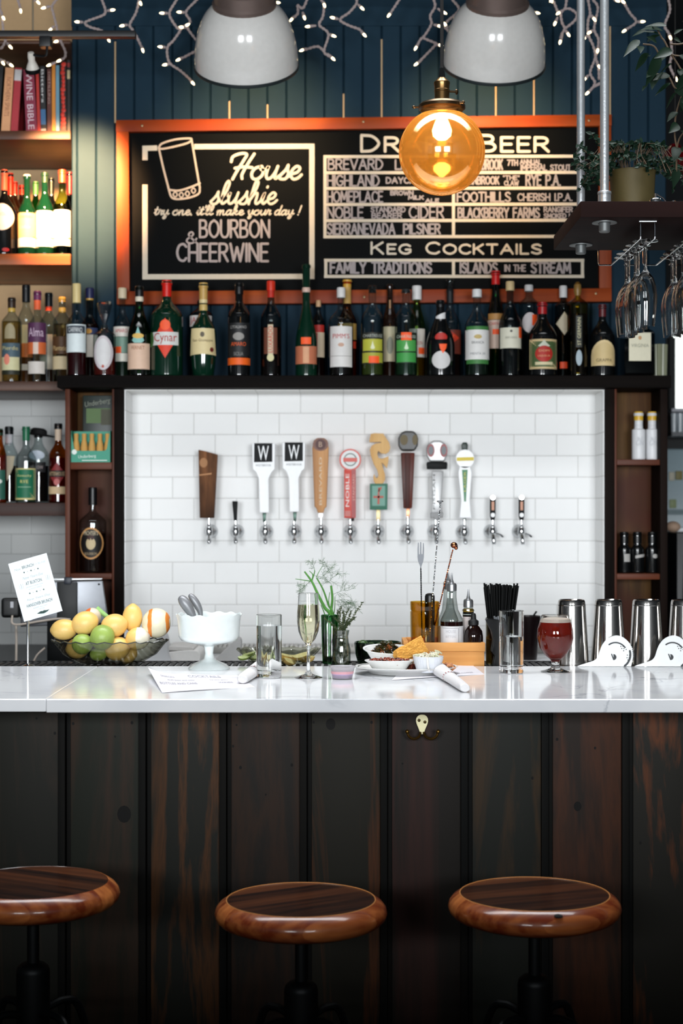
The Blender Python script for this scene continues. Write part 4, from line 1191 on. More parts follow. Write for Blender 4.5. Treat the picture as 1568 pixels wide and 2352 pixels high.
# ---- right cubby
for px, lab in ((1466, 'white bottle with yellow cap on the upper right cubby shelf, left of the pair'), (1497, 'white bottle with yellow cap on the upper right cubby shelf, right of the pair')):
    t = bottle(lab, px, 15.5 if px < 1480 else 14.5, 946, 5.815 if px < 1480 else 5.83, 1.684, mat('#dfe0e2', 0.4, name='white_ceramic'), 988, 984, 9.6, ('#e2b43a', 966, 9.8), None, [('text', 1004, 1012, 5, '#b8babe', 'No 3'), ('text', 1012, 1024, 8, '#c4c6ca', 'GIN')], 'white yellow-capped bottles in the right cubby')
    MB().lathe([(.0145, Z(970, 5.82) - 1.684), (.0155, Z(984, 5.82) - 1.684), (.0145, Z(986, 5.82) - 1.684)], 20).build('collar', mat('#d5d6d8', 0.4, name='white_ceramic_collar'), t)
for k, (px, lh) in enumerate(((1433, 7), (1463, 11), (1497, 6))):
    bottle(['small black bottle with square white neck label in the lower right cubby', 'small black bottle with wide grey neck label in the lower right cubby', 'small black bottle with tiny white neck label in the lower right cubby'][k],
           px, 16, 1222, 5.83, 1.284, G_BLACK, 1262, 1250, 9, ('#0b0c0d', 1248, 9.5), None, [(['band', 'slant', 'oval'][k], 1272, 1290 if k == 0 else 1282, lh, '#b4b2ae', None, 4)], 'small black bottles in the right cubby')

# ================================================================ BOOKS
GB = 'books on the top alcove shelf'


def book(px0, px1, ytop, Y, c, lab, lean=0.0, text=None, tc='#e8e0d8', bands=(), depth=.17, tx=(0.15, .85)):
    w = M(px1 - px0, Y)
    h = Z(ytop, Y) - Z1
    r = thing('book', lab, 'book', (X((px0 + px1) / 2, Y), Y, Z1 + abs(math.sin(lean)) * w / 2 + .0006), 0, GB)
    r.rotation_euler = (0, lean, 0)
    MB().bb(-w / 2, w / 2, 0, .004, 0, h).bb(-w / 2, -w / 2 + .002, 0.004, depth, 0, h).bb(w / 2 - .002, w / 2, 0.004, depth, 0, h).build('cover', mat(c, 0.5, name='book_cloth'), r, bevel=.0012)
    MB().bb(-w / 2 + .002, w / 2 - .002, .004, depth - .004, .004, h - .004).build('pages', mat('#d8ceb8', 0.8, name='book_pages'), r)
    if text:
        tm = MB()
        lo, hi = tx
        add_text(tm, text, lambda a, cc: (cc, -.0009, h * (lo + hi) / 2 - a), h * (hi - lo), w * .55)
        tm.build('spine_title', mat(tc, 0.6, name='title_ink'), r, smooth=False)
    for (u0, u1, bc_) in bands:
        MB().bb(-w / 2 + .0004, w / 2 - .0004, -.0006, .0004, h * u0, h * u1).build('spine_band', mat(bc_, 0.5, name='band_print'), r)
    return r


YBk = 5.985
book(-18, -3, 152, YBk, '#1a1a1c', 'black book at the left picture edge, leaning right', .07)
book(2, 22, 156, YBk, '#e8a878', 'pale orange book leaning beside the red and white spine', .07, 'NORTHERN SPIRITS', '#a86a48', tx=(.25, .85))
book(24, 40, 156, YBk, '#b8303a', 'red book with white head band, leaning against the pale orange one', .07, None, bands=((.80, .97, '#d8d4d4'),))
book(60, 85, 160, YBk, '#8a2440', 'thick burgundy book with large white capitals down its spine', -.05, 'WINE BIBLE', '#e8d2da', tx=(.05, .95))
book(86, 93, 164, YBk, '#b8261c', 'thin red book right of the burgundy one', -.03)
book(94, 106, 152, YBk, '#16181a', 'black book with white script and blue foot', -.02, 'Bitters', '#d8d8d8', ((.12, .35, '#3a6a98'), (.02, .06, '#b0a8a0')), tx=(.45, .95))
book(108, 118, 158, YBk, '#5a2a22', 'dark brown book with faint lettering', 0, 'DISTILLING', '#a88a80', tx=(.45, .95))
book(119, 127, 148, YBk, '#d8882c', 'slim orange book beside the light blue one', 0)
book(128, 136, 150, YBk, '#6a9ab0', 'slim light blue book beside the berry spine', 0)
t = book(138, 152, 142, YBk, '#1a1212', 'book with red berries printed along its black spine', 0)
bm2 = MB()
random.seed(5)
h = Z(142, YBk) - Z1
for k in range(16):
    bm2.sphere((random.uniform(-.002, .002), -.0006, h * (.08 + .88 * k / 15)), (.0075 + random.uniform(-.002, .002), .0014, .0085), 10, 6)
bm2.build('berry_print', mat('#d0301e', 0.5, name='berry_red'), t)
book(154, 161, 138, YBk, '#15161a', 'thin black book at the right end of the row', 0, None, bands=((.9, .96, '#8a2020'), (.74, .86, '#c8b890')))
# ================================================================ BEER TAPS
CHROME = mat('#d8dadc', 0.12, 1.0, name='chrome')
CHROME2 = mat('#c8cacc', 0.22, 1.0, name='brushed_chrome')
YH = 5.85
GT = 'beer taps on the white tiles'


def tap(px, label, y_handle, pyb=1221, pour=False):
    r = thing('beer_tap', label, 'beer tap', (X(px, YH), YT - .0005, Z(pyb, YH)), 0, GT)
    fl = MB()
    fl.lathe([(.0255, 0), (.0255, .004), (.022, .014), (.014, .022), (.009, .026), (.009, .075)], 24, Matrix.Rotation(PI / 2, 4, 'X'))
    fl.build('flange', CHROME2, r)
    yb = YH - YT
    b = MB()
    b.lathe([(0, -.024), (.009, -.024), (.0115, -.014), (.0135, 0), (.0115, .013), (.008, .018), (.010, .022), (.006, .026), (.0055, Z(y_handle, YH) - Z(pyb, YH) + .004), (0, Z(y_handle, YH) - Z(pyb, YH) + .004)], 18,
            Matrix.Translation((0, yb, 0)))
    b.build('faucet_body', CHROME, r)
    s = MB()
    if pour:
        s.tube([(0, yb, -.008), (.001, yb - .02, -.02), (.002, yb - .03, -.045)], [.010, .0085, .007], 12)
        s.tube([(.004, yb + .02, -.004), (.03, yb + .03, -.012), (.04, yb + .03, -.02)], .004, 8)
    else:
        s.tube([(0, yb - .004, -.016), (.001, yb - .02, -.026), (.002, yb - .026, -.034)], [.009, .008, .0085], 12)
        s.sphere((.002, yb - .028, -.037), .0075, 14, 8)
    s.build('spout', CHROME, r)
    return r, X(px, YH), Z(pyb, YH)


def hp(r0, pts, d0=-.012, d1=.012, name='handle', m=None, bevel=.003, dy=0.0):
    """handle outline in photo pixels, extruded about the tap's own axis"""
    r, xc, zc = r0
    yb = YH - YT
    mb = MB().prism([(X(a, YH) - xc, Z(b, YH) - zc) for a, b in pts], yb + d0 + dy, yb + d1 + dy)
    return mb.build(name, m, r, bevel=bevel)


def htext(r0, s, px, py, w, h, m, d=-.0135, vert=False, name='lettering'):
    r, xc, zc = r0
    yb = YH - YT
    mb = MB()
    if vert:
        add_text(mb, s, lambda a, c: (X(px, YH) - xc - c, yb + d, Z(py, YH) - zc + a), M(h, YH), M(w, YH))
    else:
        add_text(mb, s, lambda a, c: (X(px, YH) - xc + a, yb + d, Z(py, YH) - zc + c), M(w, YH), M(h, YH))
    return mb.build(name, m, r, smooth=False)


def hdisc(r0, px, py, rr, m, d, t=.002, name='badge', rz=None):
    r, xc, zc = r0
    yb = YH - YT
    rz = rz or rr
    mb = MB().prism([(X(px, YH) - xc + M(rr, YH) * math.cos(k * PI / 14), Z(py, YH) - zc + M(rz, YH) * math.sin(k * PI / 14)) for k in range(28)], yb + d - t, yb + d)
    return mb.build(name, m, r)


WHT = mat('#e6e7e8', 0.3, name='white_enamel')
BLK = mat('#0c0e0f', 0.45, spec=.12, name='black_enamel')
t = tap(480, 'beer tap with rough dark wood slab handle cut at a slant, left end', 1192)
hp(t, [(459, 1190), (456, 1033), (470, 1036), (500, 1044), (492, 1190)], m=wood('#2c1a10', '#8a5a38', name='barn_wood', axis='Z', scale=40, rough=.7, c3='#3a2416'))
hdisc(t, 468, 1063, 9, mat('#a87850', 0.7, name='knot_wood'), -.0115, .001, 'knot', 11)
hp(t, [(458, 1090), (487, 1086), (486, 1090), (459, 1093)], -.0135, -.011, 'pale_scar', mat('#b58258', .7, name='scar_wood'), 0)
t = tap(541, 'short black lever tap, the second from the left', 1197)
hp(t, [(537, 1196), (533, 1151), (546, 1151), (544, 1196)], -.008, .008, m=BLK)
for px, dx, lab in ((609, 0, 'left of the two white paddle taps with a black W square'), (675, 70, 'right of the two white paddle taps with a black W square')):
    t = tap(px, lab, 1200)
    o = 70 if px > 640 else 0
    oy = -2 if o else 0
    hp(t, [(p + o - (1 if o else 0), q + oy) for p, q in ((596, 1178), (594, 1100), (588, 1085), (580, 1078), (579, 1018), (632, 1018), (631, 1078), (624, 1085), (617, 1100), (618, 1178))], m=WHT)
    hp(t, [(p + o, q + oy) for p, q in ((583.5, 1062), (584, 1018.5), (625.5, 1018.5), (625.5, 1061))], -.0135, -.0115, 'badge', BLK, 0)
    htext(t, 'W', 605 + o, 1041 + oy, 25, 33, WHT, -.0142)
    htext(t, 'WESTBROOK', 605 + o, 1069 + oy, 36, 5, mat('#6a7074', .6, name='grey_print'), -.0128, name='maker_line')
    hp(t, [(p + o, q + oy) for p, q in ((604, 1199), (602.5, 1178), (611.5, 1178), (610, 1199))], -.005, .005, 'ferrule', mat('#2c4038', .3, .6, name='dark_ferrule'), .001)
t = tap(737, 'beer tap with tall honey wood handle and round brown badge', 1193)
hp(t, [(729, 1178), (727, 1168), (722, 1164), (717, 1030), (720, 1012), (728, 1006), (744, 1006), (752, 1012), (755, 1030), (750, 1164), (745, 1168), (743, 1178)],
   m=wood('#a06a38', '#d29a5e', name='honey_wood', axis='Z', scale=18, rough=.4), bevel=.006)
hdisc(t, 736, 1021, 18, mat('#7a5040', .5, name='burnt_wood'), -.0115, .001, 'burnt_top', 15)
hdisc(t, 736, 1021, 12, mat('#4a1f1c', .5, name='brown_badge'), -.0125, .001)
htext(t, 'B', 736, 1021, 8, 12, mat('#b89a84', .5, name='badge_print'), -.0145)
htext(t, 'BREVARD', 736, 1105, 6, 110, mat('#d8c4aa', .6, name='pale_print'), -.0128, vert=True)
hp(t, [(733, 1193), (731, 1178), (741, 1178), (739, 1193)], -.005, .005, 'ferrule', CHROME2, .001)
t = tap(804, 'beer tap with red handle lettered upright and round red and white badge', 1196)
hp(t, [(790, 1190), (790, 1078), (817, 1078), (817, 1190)], m=mat('#c8321e', .4, name='red_enamel'))
hp(t, [(807, 1189), (807, 1079), (816.5, 1079), (816.5, 1189)], -.0132, -.0115, 'dark_strip', mat('#9c1f1c', .4, name='deep_red_enamel'), 0)
for rr, c, d, th_ in ((25, '#c8402c', .0115, .0240), (21.5, '#d8d8d6', -.0120, .0012), (15, '#4a5a50', -.0128, .0012), (12.5, '#d0d4d0', -.0136, .0012)):
    hdisc(t, 804, 1056, rr, mat(c, .4, name='badge_enamel'), d, th_)
hp(t, [(788, 1061), (788, 1052), (820, 1052), (820, 1061)], -.0162, -.0145, 'badge_band', mat('#c8402c', .4, name='badge_enamel'), 0)
hp(t, [(796, 1050), (796, 1046), (812, 1046), (812, 1050)], -.0158, -.0145, 'badge_band', mat('#d8d8d6', .4, name='badge_enamel'), 0)
htext(t, 'NOBLE', 797.5, 1126, 8, 76, mat('#e8e4de', .5, name='white_print'), -.0128, vert=True)
htext(t, 'STANDARD', 812, 1120, 5, 60, mat('#d89a8c', .5, name='pink_print'), -.0135, vert=True)
hp(t, [(792, 1186), (792, 1173), (805, 1173), (805, 1186)], -.0132, -.0118, 'foot_patch', mat('#b85a50', .4, name='foot_patch_print'), 0)
hp(t, [(806, 1197), (806, 1189), (813, 1189), (813, 1197)], -.005, .005, 'ferrule', BLK, 0)
t = tap(868, 'beer tap with carved seahorse-shaped tan handle over a green panel', 1196)
sea = [(862, 1112), (858, 1105), (857, 1095), (859, 1088), (861, 1095), (865, 1099), (869, 1093), (866, 1080), (858, 1066), (851, 1046), (849, 1033), (853, 1024), (862, 1019), (876, 1017), (873, 1015.5), (848, 1016), (848, 1012), (851, 997), (860, 995), (880, 996), (886, 1006), (893, 1016), (896, 1028),
       (893, 1038), (885, 1043), (876, 1042), (868, 1036), (866, 1043), (869, 1052), (877, 1054), (892, 1048), (892, 1058), (888, 1076), (880, 1066), (876, 1063), (880, 1078), (884, 1090), (884, 1102), (880, 1110), (872, 1113)]
hp(t, sea, -.01, .01, m=wood('#c8985a', '#e6c084', name='carved_maple', axis='Z', scale=16, rough=.5), bevel=.002)
hp(t, [(849, 1171), (849, 1111), (890, 1111), (889, 1171)], -.012, .008, 'panel', mat('#2a6a54', .5, name='green_panel'), .002)
hp(t, [(854, 1162), (854, 1116), (884, 1116), (884, 1162)], -.0135, -.0115, 'inset', mat('#6a9a8a', .5, name='pale_green_inset'), 0)
for pts in ([(866, 1158), (868, 1120), (871, 1120), (871, 1158)], [(857, 1144), (857, 1139), (880, 1139), (880, 1144)], [(868, 1128), (870, 1122), (876, 1117), (876, 1122), (871, 1130)]):
    hp(t, pts, -.0148, -.0132, 'red_emblem', mat('#b0503e', .5, name='red_emblem_print'), 0)
hp(t, [(864, 1196), (864, 1171), (873, 1171), (873, 1196)], -.005, .005, 'ferrule', mat('#c8b488', .4, .5, name='brass_ferrule'), .001)
t = tap(936, 'beer tap with dark red tapering handle under a black faceted knob', 1189)
hp(t, [(926, 1168), (920, 1040), (952, 1040), (946, 1168)], m=wood('#3a140c', '#6a2a1a', name='mahogany', axis='Z', scale=18, rough=.35), bevel=.004)
hp(t, [(931, 1166), (929, 1042), (942, 1042), (940, 1166)], -.016, -.011, 'centre_ridge', wood('#2a0f0a', '#4a1c12', name='mahogany_dark', axis='Z', scale=18), .001)
htext(t, 'HIGHLAND', 929, 1110, 5, 70, mat('#2a0e0a', .5, name='burnt_print'), -.0128, vert=True)
hp(t, [(921, 1036), (914, 1024), (914, 1006), (920, 994), (930, 990), (948, 990), (956, 996), (960, 1008), (959, 1024), (952, 1036)], -.02, .02, 'knob', mat('#17140f', .35, name='black_knob'), .008)
hdisc(t, 927, 1011, 9, mat('#5a4a1c', .5, name='olive_facet'), -.0195, .002, 'facet', 12)
hdisc(t, 952, 1011, 6, mat('#5a4a1c', .5, name='olive_facet'), -.0195, .002, 'facet', 12)
hp(t, [(933, 1190), (933, 1168), (941, 1168), (940, 1190)], -.005, .005, 'ferrule', mat('#c08060', .3, .8, name='copper_ferrule'), .001)
t = tap(1000, 'pewter grey tap with domed head, red oval eyes and black collar', 1192)
GRY = mat('#9a9a9a', .35, .5, name='pewter')
hp(t, [(989, 1180), (993, 1150), (991, 1082), (1018, 1082), (1013, 1150), (1016, 1180)], -.01, .01, m=GRY, bevel=.003)
hp(t, [(980, 1078), (979, 1064), (981, 1061), (1025, 1061), (1027, 1064), (1026, 1078)], -.014, .012, 'collar', BLK, .003)
hp(t, [(986, 1061), (979, 1046), (978, 1030), (984, 1018), (995, 1012), (1010, 1012), (1021, 1018), (1027, 1030), (1026, 1046), (1020, 1061)], -.018, .016, 'head', GRY, .008)
for px in (988.5, 1018):
    hdisc(t, px, 1035, 8.5, mat('#8a2a2c', .4, name='red_oval'), -.0175, .002, 'oval_rim', 15)
    hdisc(t, px, 1035, 5.5, mat('#5a6064', .4, name='grey_oval'), -.0195, .0015, 'oval_inset', 10)
htext(t, 'PISGAH', 996, 1130, 5, 80, mat('#4a4a4a', .5, name='dark_print'), -.0125, vert=True)
hp(t, [(988, 1191), (988, 1177), (1017, 1177), (1016, 1189), (1010, 1189), (1008, 1194), (998, 1194), (996, 1189)], -.012, .012, 'foot_block', mat('#5c5c5c', .4, .5, name='dark_pewter'), .002)
t = tap(1066, 'white and green beer tap with round yellow-striped badge and black tip', 1196, 1222)
hp(t, [(1054, 1190), (1058, 1150), (1051, 1085), (1055, 1070), (1078, 1070), (1083, 1085), (1078, 1150), (1082, 1190)], m=WHT)
hp(t, [(1065, 1152), (1060, 1079), (1073, 1079), (1069, 1152)], -.0135, -.0115, 'green_stripe', mat('#14733e', .4, name='green_enamel'), 0)
htext(t, 'LAGER', 1066.5, 1106, 5, 46, mat('#c8c050', .5, name='yellow_print'), -.0142, vert=True)
hdisc(t, 1067, 1054, 21, WHT, .012, .024, 'badge_disc')
hp(t, [(1048, 1059), (1048, 1051), (1087, 1050), (1087, 1058)], -.0135, -.0115, 'badge_band', mat('#d8c03a', .5, name='yellow_enamel'), 0)
hp(t, [(1060, 1034), (1059, 1022), (1062, 1016), (1071, 1016), (1074, 1022), (1073, 1034)], -.01, .01, 'tip', mat('#10281e', .4, name='black_green_tip'), .003)
hp(t, [(1063, 1197), (1063, 1190), (1070, 1190), (1070, 1197)], -.005, .005, 'ferrule', mat('#1a4030', .4, name='green_ferrule'), 0)
for px, lab in ((1131, 'short black wine tap with angled spout, left of the two at the right end'), (1197, 'short black wine tap with angled spout, rightmost of all')):
    t = tap(px, lab, 1194, 1221, True)
    hp(t, [(px - 4, 1195), (px - 6.5, 1185), (px - 6.5, 1148), (px - 4, 1140), (px + 4, 1140), (px + 6.5, 1148), (px + 6.5, 1185), (px + 4, 1195)], -.008, .008, m=BLK)
    hdisc(t, px, 1143, 5, CHROME, -.0075, .003, 'end_stud')
    hdisc(t, px, 1183, 5, WHT, -.0075, .003, 'lower_stud')
    hp(t, [(px - 3, 1172), (px - 3, 1152), (px + 3, 1152), (px + 3, 1172)], -.0095, -.0075, 'label_window', mat('#c88a6a', .4, name='salmon_label'), 0)

# drip tray under the taps
d = thing('drip_tray', 'long steel drip tray with pebbled grating against the tiles', 'drip tray', (X(800, 5.87), 5.87, 1.0))
MB().bb(-.7, .7, -.05, .06, 0.0005, .022).build('tray', mat('#a8a6a2', .4, .6, name='tray_steel'), d, bevel=.002)
g = MB()
for i in range(88):
    g.bb(-.695 + i * .0158, -.695 + i * .0158 + .009, -.051, .055, .021, .027)
g.build('grating', mat('#b9b7b2', .4, .4, name='grating_steel'), d)

# ================================================================ DOME LAMPS
ENAM = mat('#d6d4d0', 0.16, name='white_shade_enamel', coat=.3)
RIM = mat('#20282a', 0.4, name='dark_rim')
GALV = mat('#7a6a64', 0.4, 0.55, name='aged_metal', bump=.4, bscale=30)
YD_ = 5.40


def dome(px, py, hw, tilt, label):
    R = M(hw, YD_)
    c = Vector((X(px, YD_), YD_, Z(py, YD_)))
    r = thing('dome_lamp', label, 'pendant lamp', c, 0, 'white dome lamps')
    T = Matrix.Rotation(tilt, 4, 'X')
    H = R * 1.30
    outer = [(R * math.cos(t) ** .62 if t < 1.56 else 0, H * math.sin(t)) for t in [k * 1.2 / 22 for k in range(23)]]
    outer = [(max(a, R * .5), b) for a, b in outer]
    inner = [(a - .004, b - .003) for a, b in reversed(outer)]
    MB().lathe([(R * .985, -.002)] + outer + inner[:-1] + [(R * .97, 0)], 56, T).build('shade', ENAM, r)
    MB().lathe([(R * .96, -.004), (R * 1.012, -.006), (R * 1.018, 0), (R * 1.012, .005), (R * .99, .004)], 56, T).build('rim', RIM, r)
    zt = outer[-1][1]
    MB().lathe([(R * .60, zt - .008), (R * .61, zt + .004), (R * .57, zt + .012), (R * .56, zt + .045), (R * .5, zt + .055), (R * .2, zt + .09), (.02, zt + .12), (0, zt + .12)], 32, T).build('neck', GALV, r)
    top = T @ Vector((0, 0, zt + .115))
    MB().tube([top, top + T @ Vector((0, 0, .05)), Vector((top.x, top.y - .03, top.z + .1)), Vector((top.x, top.y - .03, 3.7 - c.z))], .011, 10).build('stem', GALV, r)
    MB().sphere((0, 0, 0), (.045, .045, .06), 20, 12, T @ Matrix.Translation((0, 0, H * .45))).build('bulb', mat('#ffdca8', 0.4, emit=1.5, name='warm_bulb'), r)
    l = bpy.data.lights.new('dome_light', 'SPOT')
    l.energy = 36
    l.color = (1.0, .66, .34)
    l.spot_size = math.radians(84)
    l.spot_blend = .9
    l.shadow_soft_size = .05
    lo = bpy.data.objects.new('dome_light', l)
    COL.objects.link(lo)
    lo.parent = r
    lo.matrix_local = T @ Matrix.Translation((0, R * .3, H * .0)) @ Matrix.Rotation(math.radians(34), 4, 'X')
    return r


dome(566, 150, 119, math.radians(38), 'white enamel dome lamp above the left half of the chalkboard')
dome(1134, 146, 117, math.radians(38), 'white enamel dome lamp partly behind the amber globe cord')

# ================================================================ AMBER GLOBE PENDANT
YG = 3.86
gl = thing('globe_pendant', 'glowing amber glass globe pendant on a black cord', 'pendant lamp', (X(1014.5, YG), YG, Z(349, YG)))
RG = M(99, YG)


def amber_mat():
    m, nt, N, L, b = new_mat('amber_globe_glass')
    N.remove(b)
    lw = N.new('ShaderNodeLayerWeight'); lw.inputs['Blend'].default_value = .5
    mx = N.new('ShaderNodeMix'); mx.data_type = 'RGBA'
    mx.inputs[6].default_value = (*lin('#f6d490'), 1); mx.inputs[7].default_value = (*lin('#cf8a34'), 1)
    L.new(lw.outputs['Facing'], mx.inputs[0])
    tr = N.new('ShaderNodeBsdfTransparent'); L.new(mx.outputs[2], tr.inputs['Color'])
    gy = N.new('ShaderNodeBsdfGlossy'); gy.inputs['Color'].default_value = (*lin('#f0d09a'), 1); gy.inputs['Roughness'].default_value = .09
    tl = N.new('ShaderNodeBsdfTranslucent'); tl.inputs['Color'].default_value = (*lin('#f0b45a'), 1)
    a = N.new('ShaderNodeMixShader'); a.inputs[0].default_value = .42
    L.new(tr.outputs[0], a.inputs[1]); L.new(tl.outputs[0], a.inputs[2])
    c = N.new('ShaderNodeMixShader'); c.inputs[0].default_value = .5
    L.new(a.outputs[0], c.inputs[1]); L.new(gy.outputs[0], c.inputs[2])
    L.new(c.outputs[0], N['Material Output'].inputs['Surface'])
    return m


a0 = math.asin(.052 / RG)
MB().lathe([(RG * math.sin(a0 + (PI - a0) * k / 40), RG * math.cos(a0 + (PI - a0) * k / 40)) for k in range(41)], 64).build('globe', amber_mat(), gl)
BRS = mat('#5a4630', .28, .9, name='aged_brass')
zt = RG * math.cos(a0)
zz = lambda py: Z(py, YG) - Z(349, YG)
MB().lathe([(.050, zz(254)), (.055, zz(250)), (.055, zz(243)), (.050, zz(238)), (.026, zz(234)), (.016, zz(233)), (.014, zz(230))], 40).build('cap_plate', BRS, gl)
MB().lathe([(.0175, zz(232)), (.0175, zz(212)), (.0185, zz(211)), (.0185, zz(207)), (.0175, zz(206)), (.018, zz(196)), (.019, zz(193)), (.019, zz(189)), (.014, zz(184)), (.010, zz(180)), (.006, zz(177)), (.006, zz(172))], 28).build('socket', mat('#8a6a42', .25, .95, name='bright_brass'), gl)
MB().lathe([(.0065, zz(180)), (.008, zz(178)), (.0055, zz(157)), (.004, zz(155))], 16).build('strain_relief', BLK, gl)
MB().tube([(0, 0, zz(160)), (0, 0, 3.7 - gl.location.z)], .0042, 10).build('cord', mat('#0e0c0c', .7, name='cord_black'), gl)
k = MB().tube([(.017, 0, zz(210)), (.033, 0, zz(211))], .0026, 8)
k.lathe([(0, 0), (.006, 0), (.007, .003), (.004, .006), (0, .006)], 14, Matrix.Translation((.032, 0, zz(211))) @ Matrix.Rotation(PI / 2, 4, 'Y'))
k.build('switch_key', BRS, gl)
k = MB()
for an in (PI, PI / 4, -PI / 4):
    T = Matrix.Rotation(an, 4, 'Z')
    k.tube([T @ Vector((.05, 0, zz(246))), T @ Vector((.066, 0, zz(246)))], .0026, 8)
    k.sphere(T @ Vector((.066, 0, zz(246))), .004, 10, 6)
k.build('thumb_screw', BRS, gl)
MB().lathe([(.012, zt + .004), (.013, zt - .008), (.019, zt - .022), (.0235, zt - .036), (.0215, zt - .049), (.012, zt - .058), (0, zt - .0605)], 28).build('bulb', mat('#ffe2b4', .4, emit=34, name='globe_bulb'), gl)

# ================================================================ TRACK LIGHT
YTK = 5.3
tk = thing('track_light', 'black ceiling track bar with a small white spotlight over the books', 'track light', (X(68, YTK), YTK, Z(80, YTK)))
x0t = tk.location.x
MB().bb(-1.0, X(312, YTK) - x0t, -.017, .017, -.010, .010).build('track', mat('#0d0f11', .45, name='black_track'), tk, bevel=.002)
MB().tube([(X(75.5, YTK) - x0t, 0, 0), (X(75.5, YTK) - x0t, 0, 3.7 - Z(80, YTK))], .003, 8).build('hanger_rod', mat('#a89a84', .4, .7, name='rod_metal'), tk)
MB().tube([(-.9, 0, 0), (-.9, 0, 3.7 - Z(80, YTK))], .003, 8).build('hanger_rod', mat('#a89a84', .4, .7, name='rod_metal'), tk)
MB().bb(X(92, YTK) - x0t, X(118, YTK) - x0t, -.02, .02, Z(110, YTK) - tk.location.z, -.008).build('adapter', mat('#0d0f11', .45, name='black_track'), tk, bevel=.003)
zl_ = lambda py: Z(py, YTK) - tk.location.z
MB().tube(crom([(X(108, YTK) - x0t, 0, zl_(110)), (X(106, YTK) - x0t, .0, zl_(127)), (X(92, YTK) - x0t, .01, zl_(127)), (X(74, YTK) - x0t, .02, zl_(122))], 5), .004, 8).build('arm', mat('#0d0f11', .45, name='black_track'), tk)
Tn = Matrix.Translation((0, .02, zl_(118))) @ Matrix.Rotation(math.radians(38), 4, 'X')
MB().lathe([(0, .004), (.010, .002), (.012, -.012), (.011, -.026), (.016, -.038), (.0225, -.055), (.024, -.062), (.020, -.060), (0, -.052)], 28, Tn).build('spot_housing', mat('#d8d2c8', .3, name='white_spot'), tk)
MB().lathe([(.019, -.058), (.0245, -.064), (.026, -.058), (.0235, -.05)], 28, Tn).build('spot_rim', BLK, tk)
MB().lathe([(0, -.0575), (.019, -.0595), (.019, -.0585), (0, -.0565)], 24, Tn).build('spot_lens', mat('#fff0d2', .4, emit=14, name='spot_lens_glow'), tk)


def spot(name, loc, target, power, color, size, blend, parent=None, r=.03):
    l = bpy.data.lights.new(name, 'SPOT')
    l.energy, l.color, l.spot_size, l.spot_blend, l.shadow_soft_size = power, color, math.radians(size), blend, r
    o = bpy.data.objects.new(name, l)
    COL.objects.link(o)
    o.location = loc
    o.rotation_euler = (Vector(target) - Vector(loc)).to_track_quat('-Z', 'Y').to_euler()
    return o


SPL = Vector((X(68, YTK), YTK + .07, Z(150, YTK)))
spot('track_spot_light', SPL, (X(180, 6.0), 6.0, Z(455, 6.0)), 520, (1.0, .52, .22), 50, .9)

# ================================================================ FAIRY LIGHTS
YS = 5.74
WIRE = mat('#a99a98', .6, name='white_wire')
fl = thing('icicle_fairy_lights', 'string of white-wired icicle fairy lights hanging across the top of the navy wall', 'fairy lights', (0, YS, 3.3))


def sp(z, p):
    ox, oy, s = z
    return (ox + p[0] / s, oy + p[1] / s)


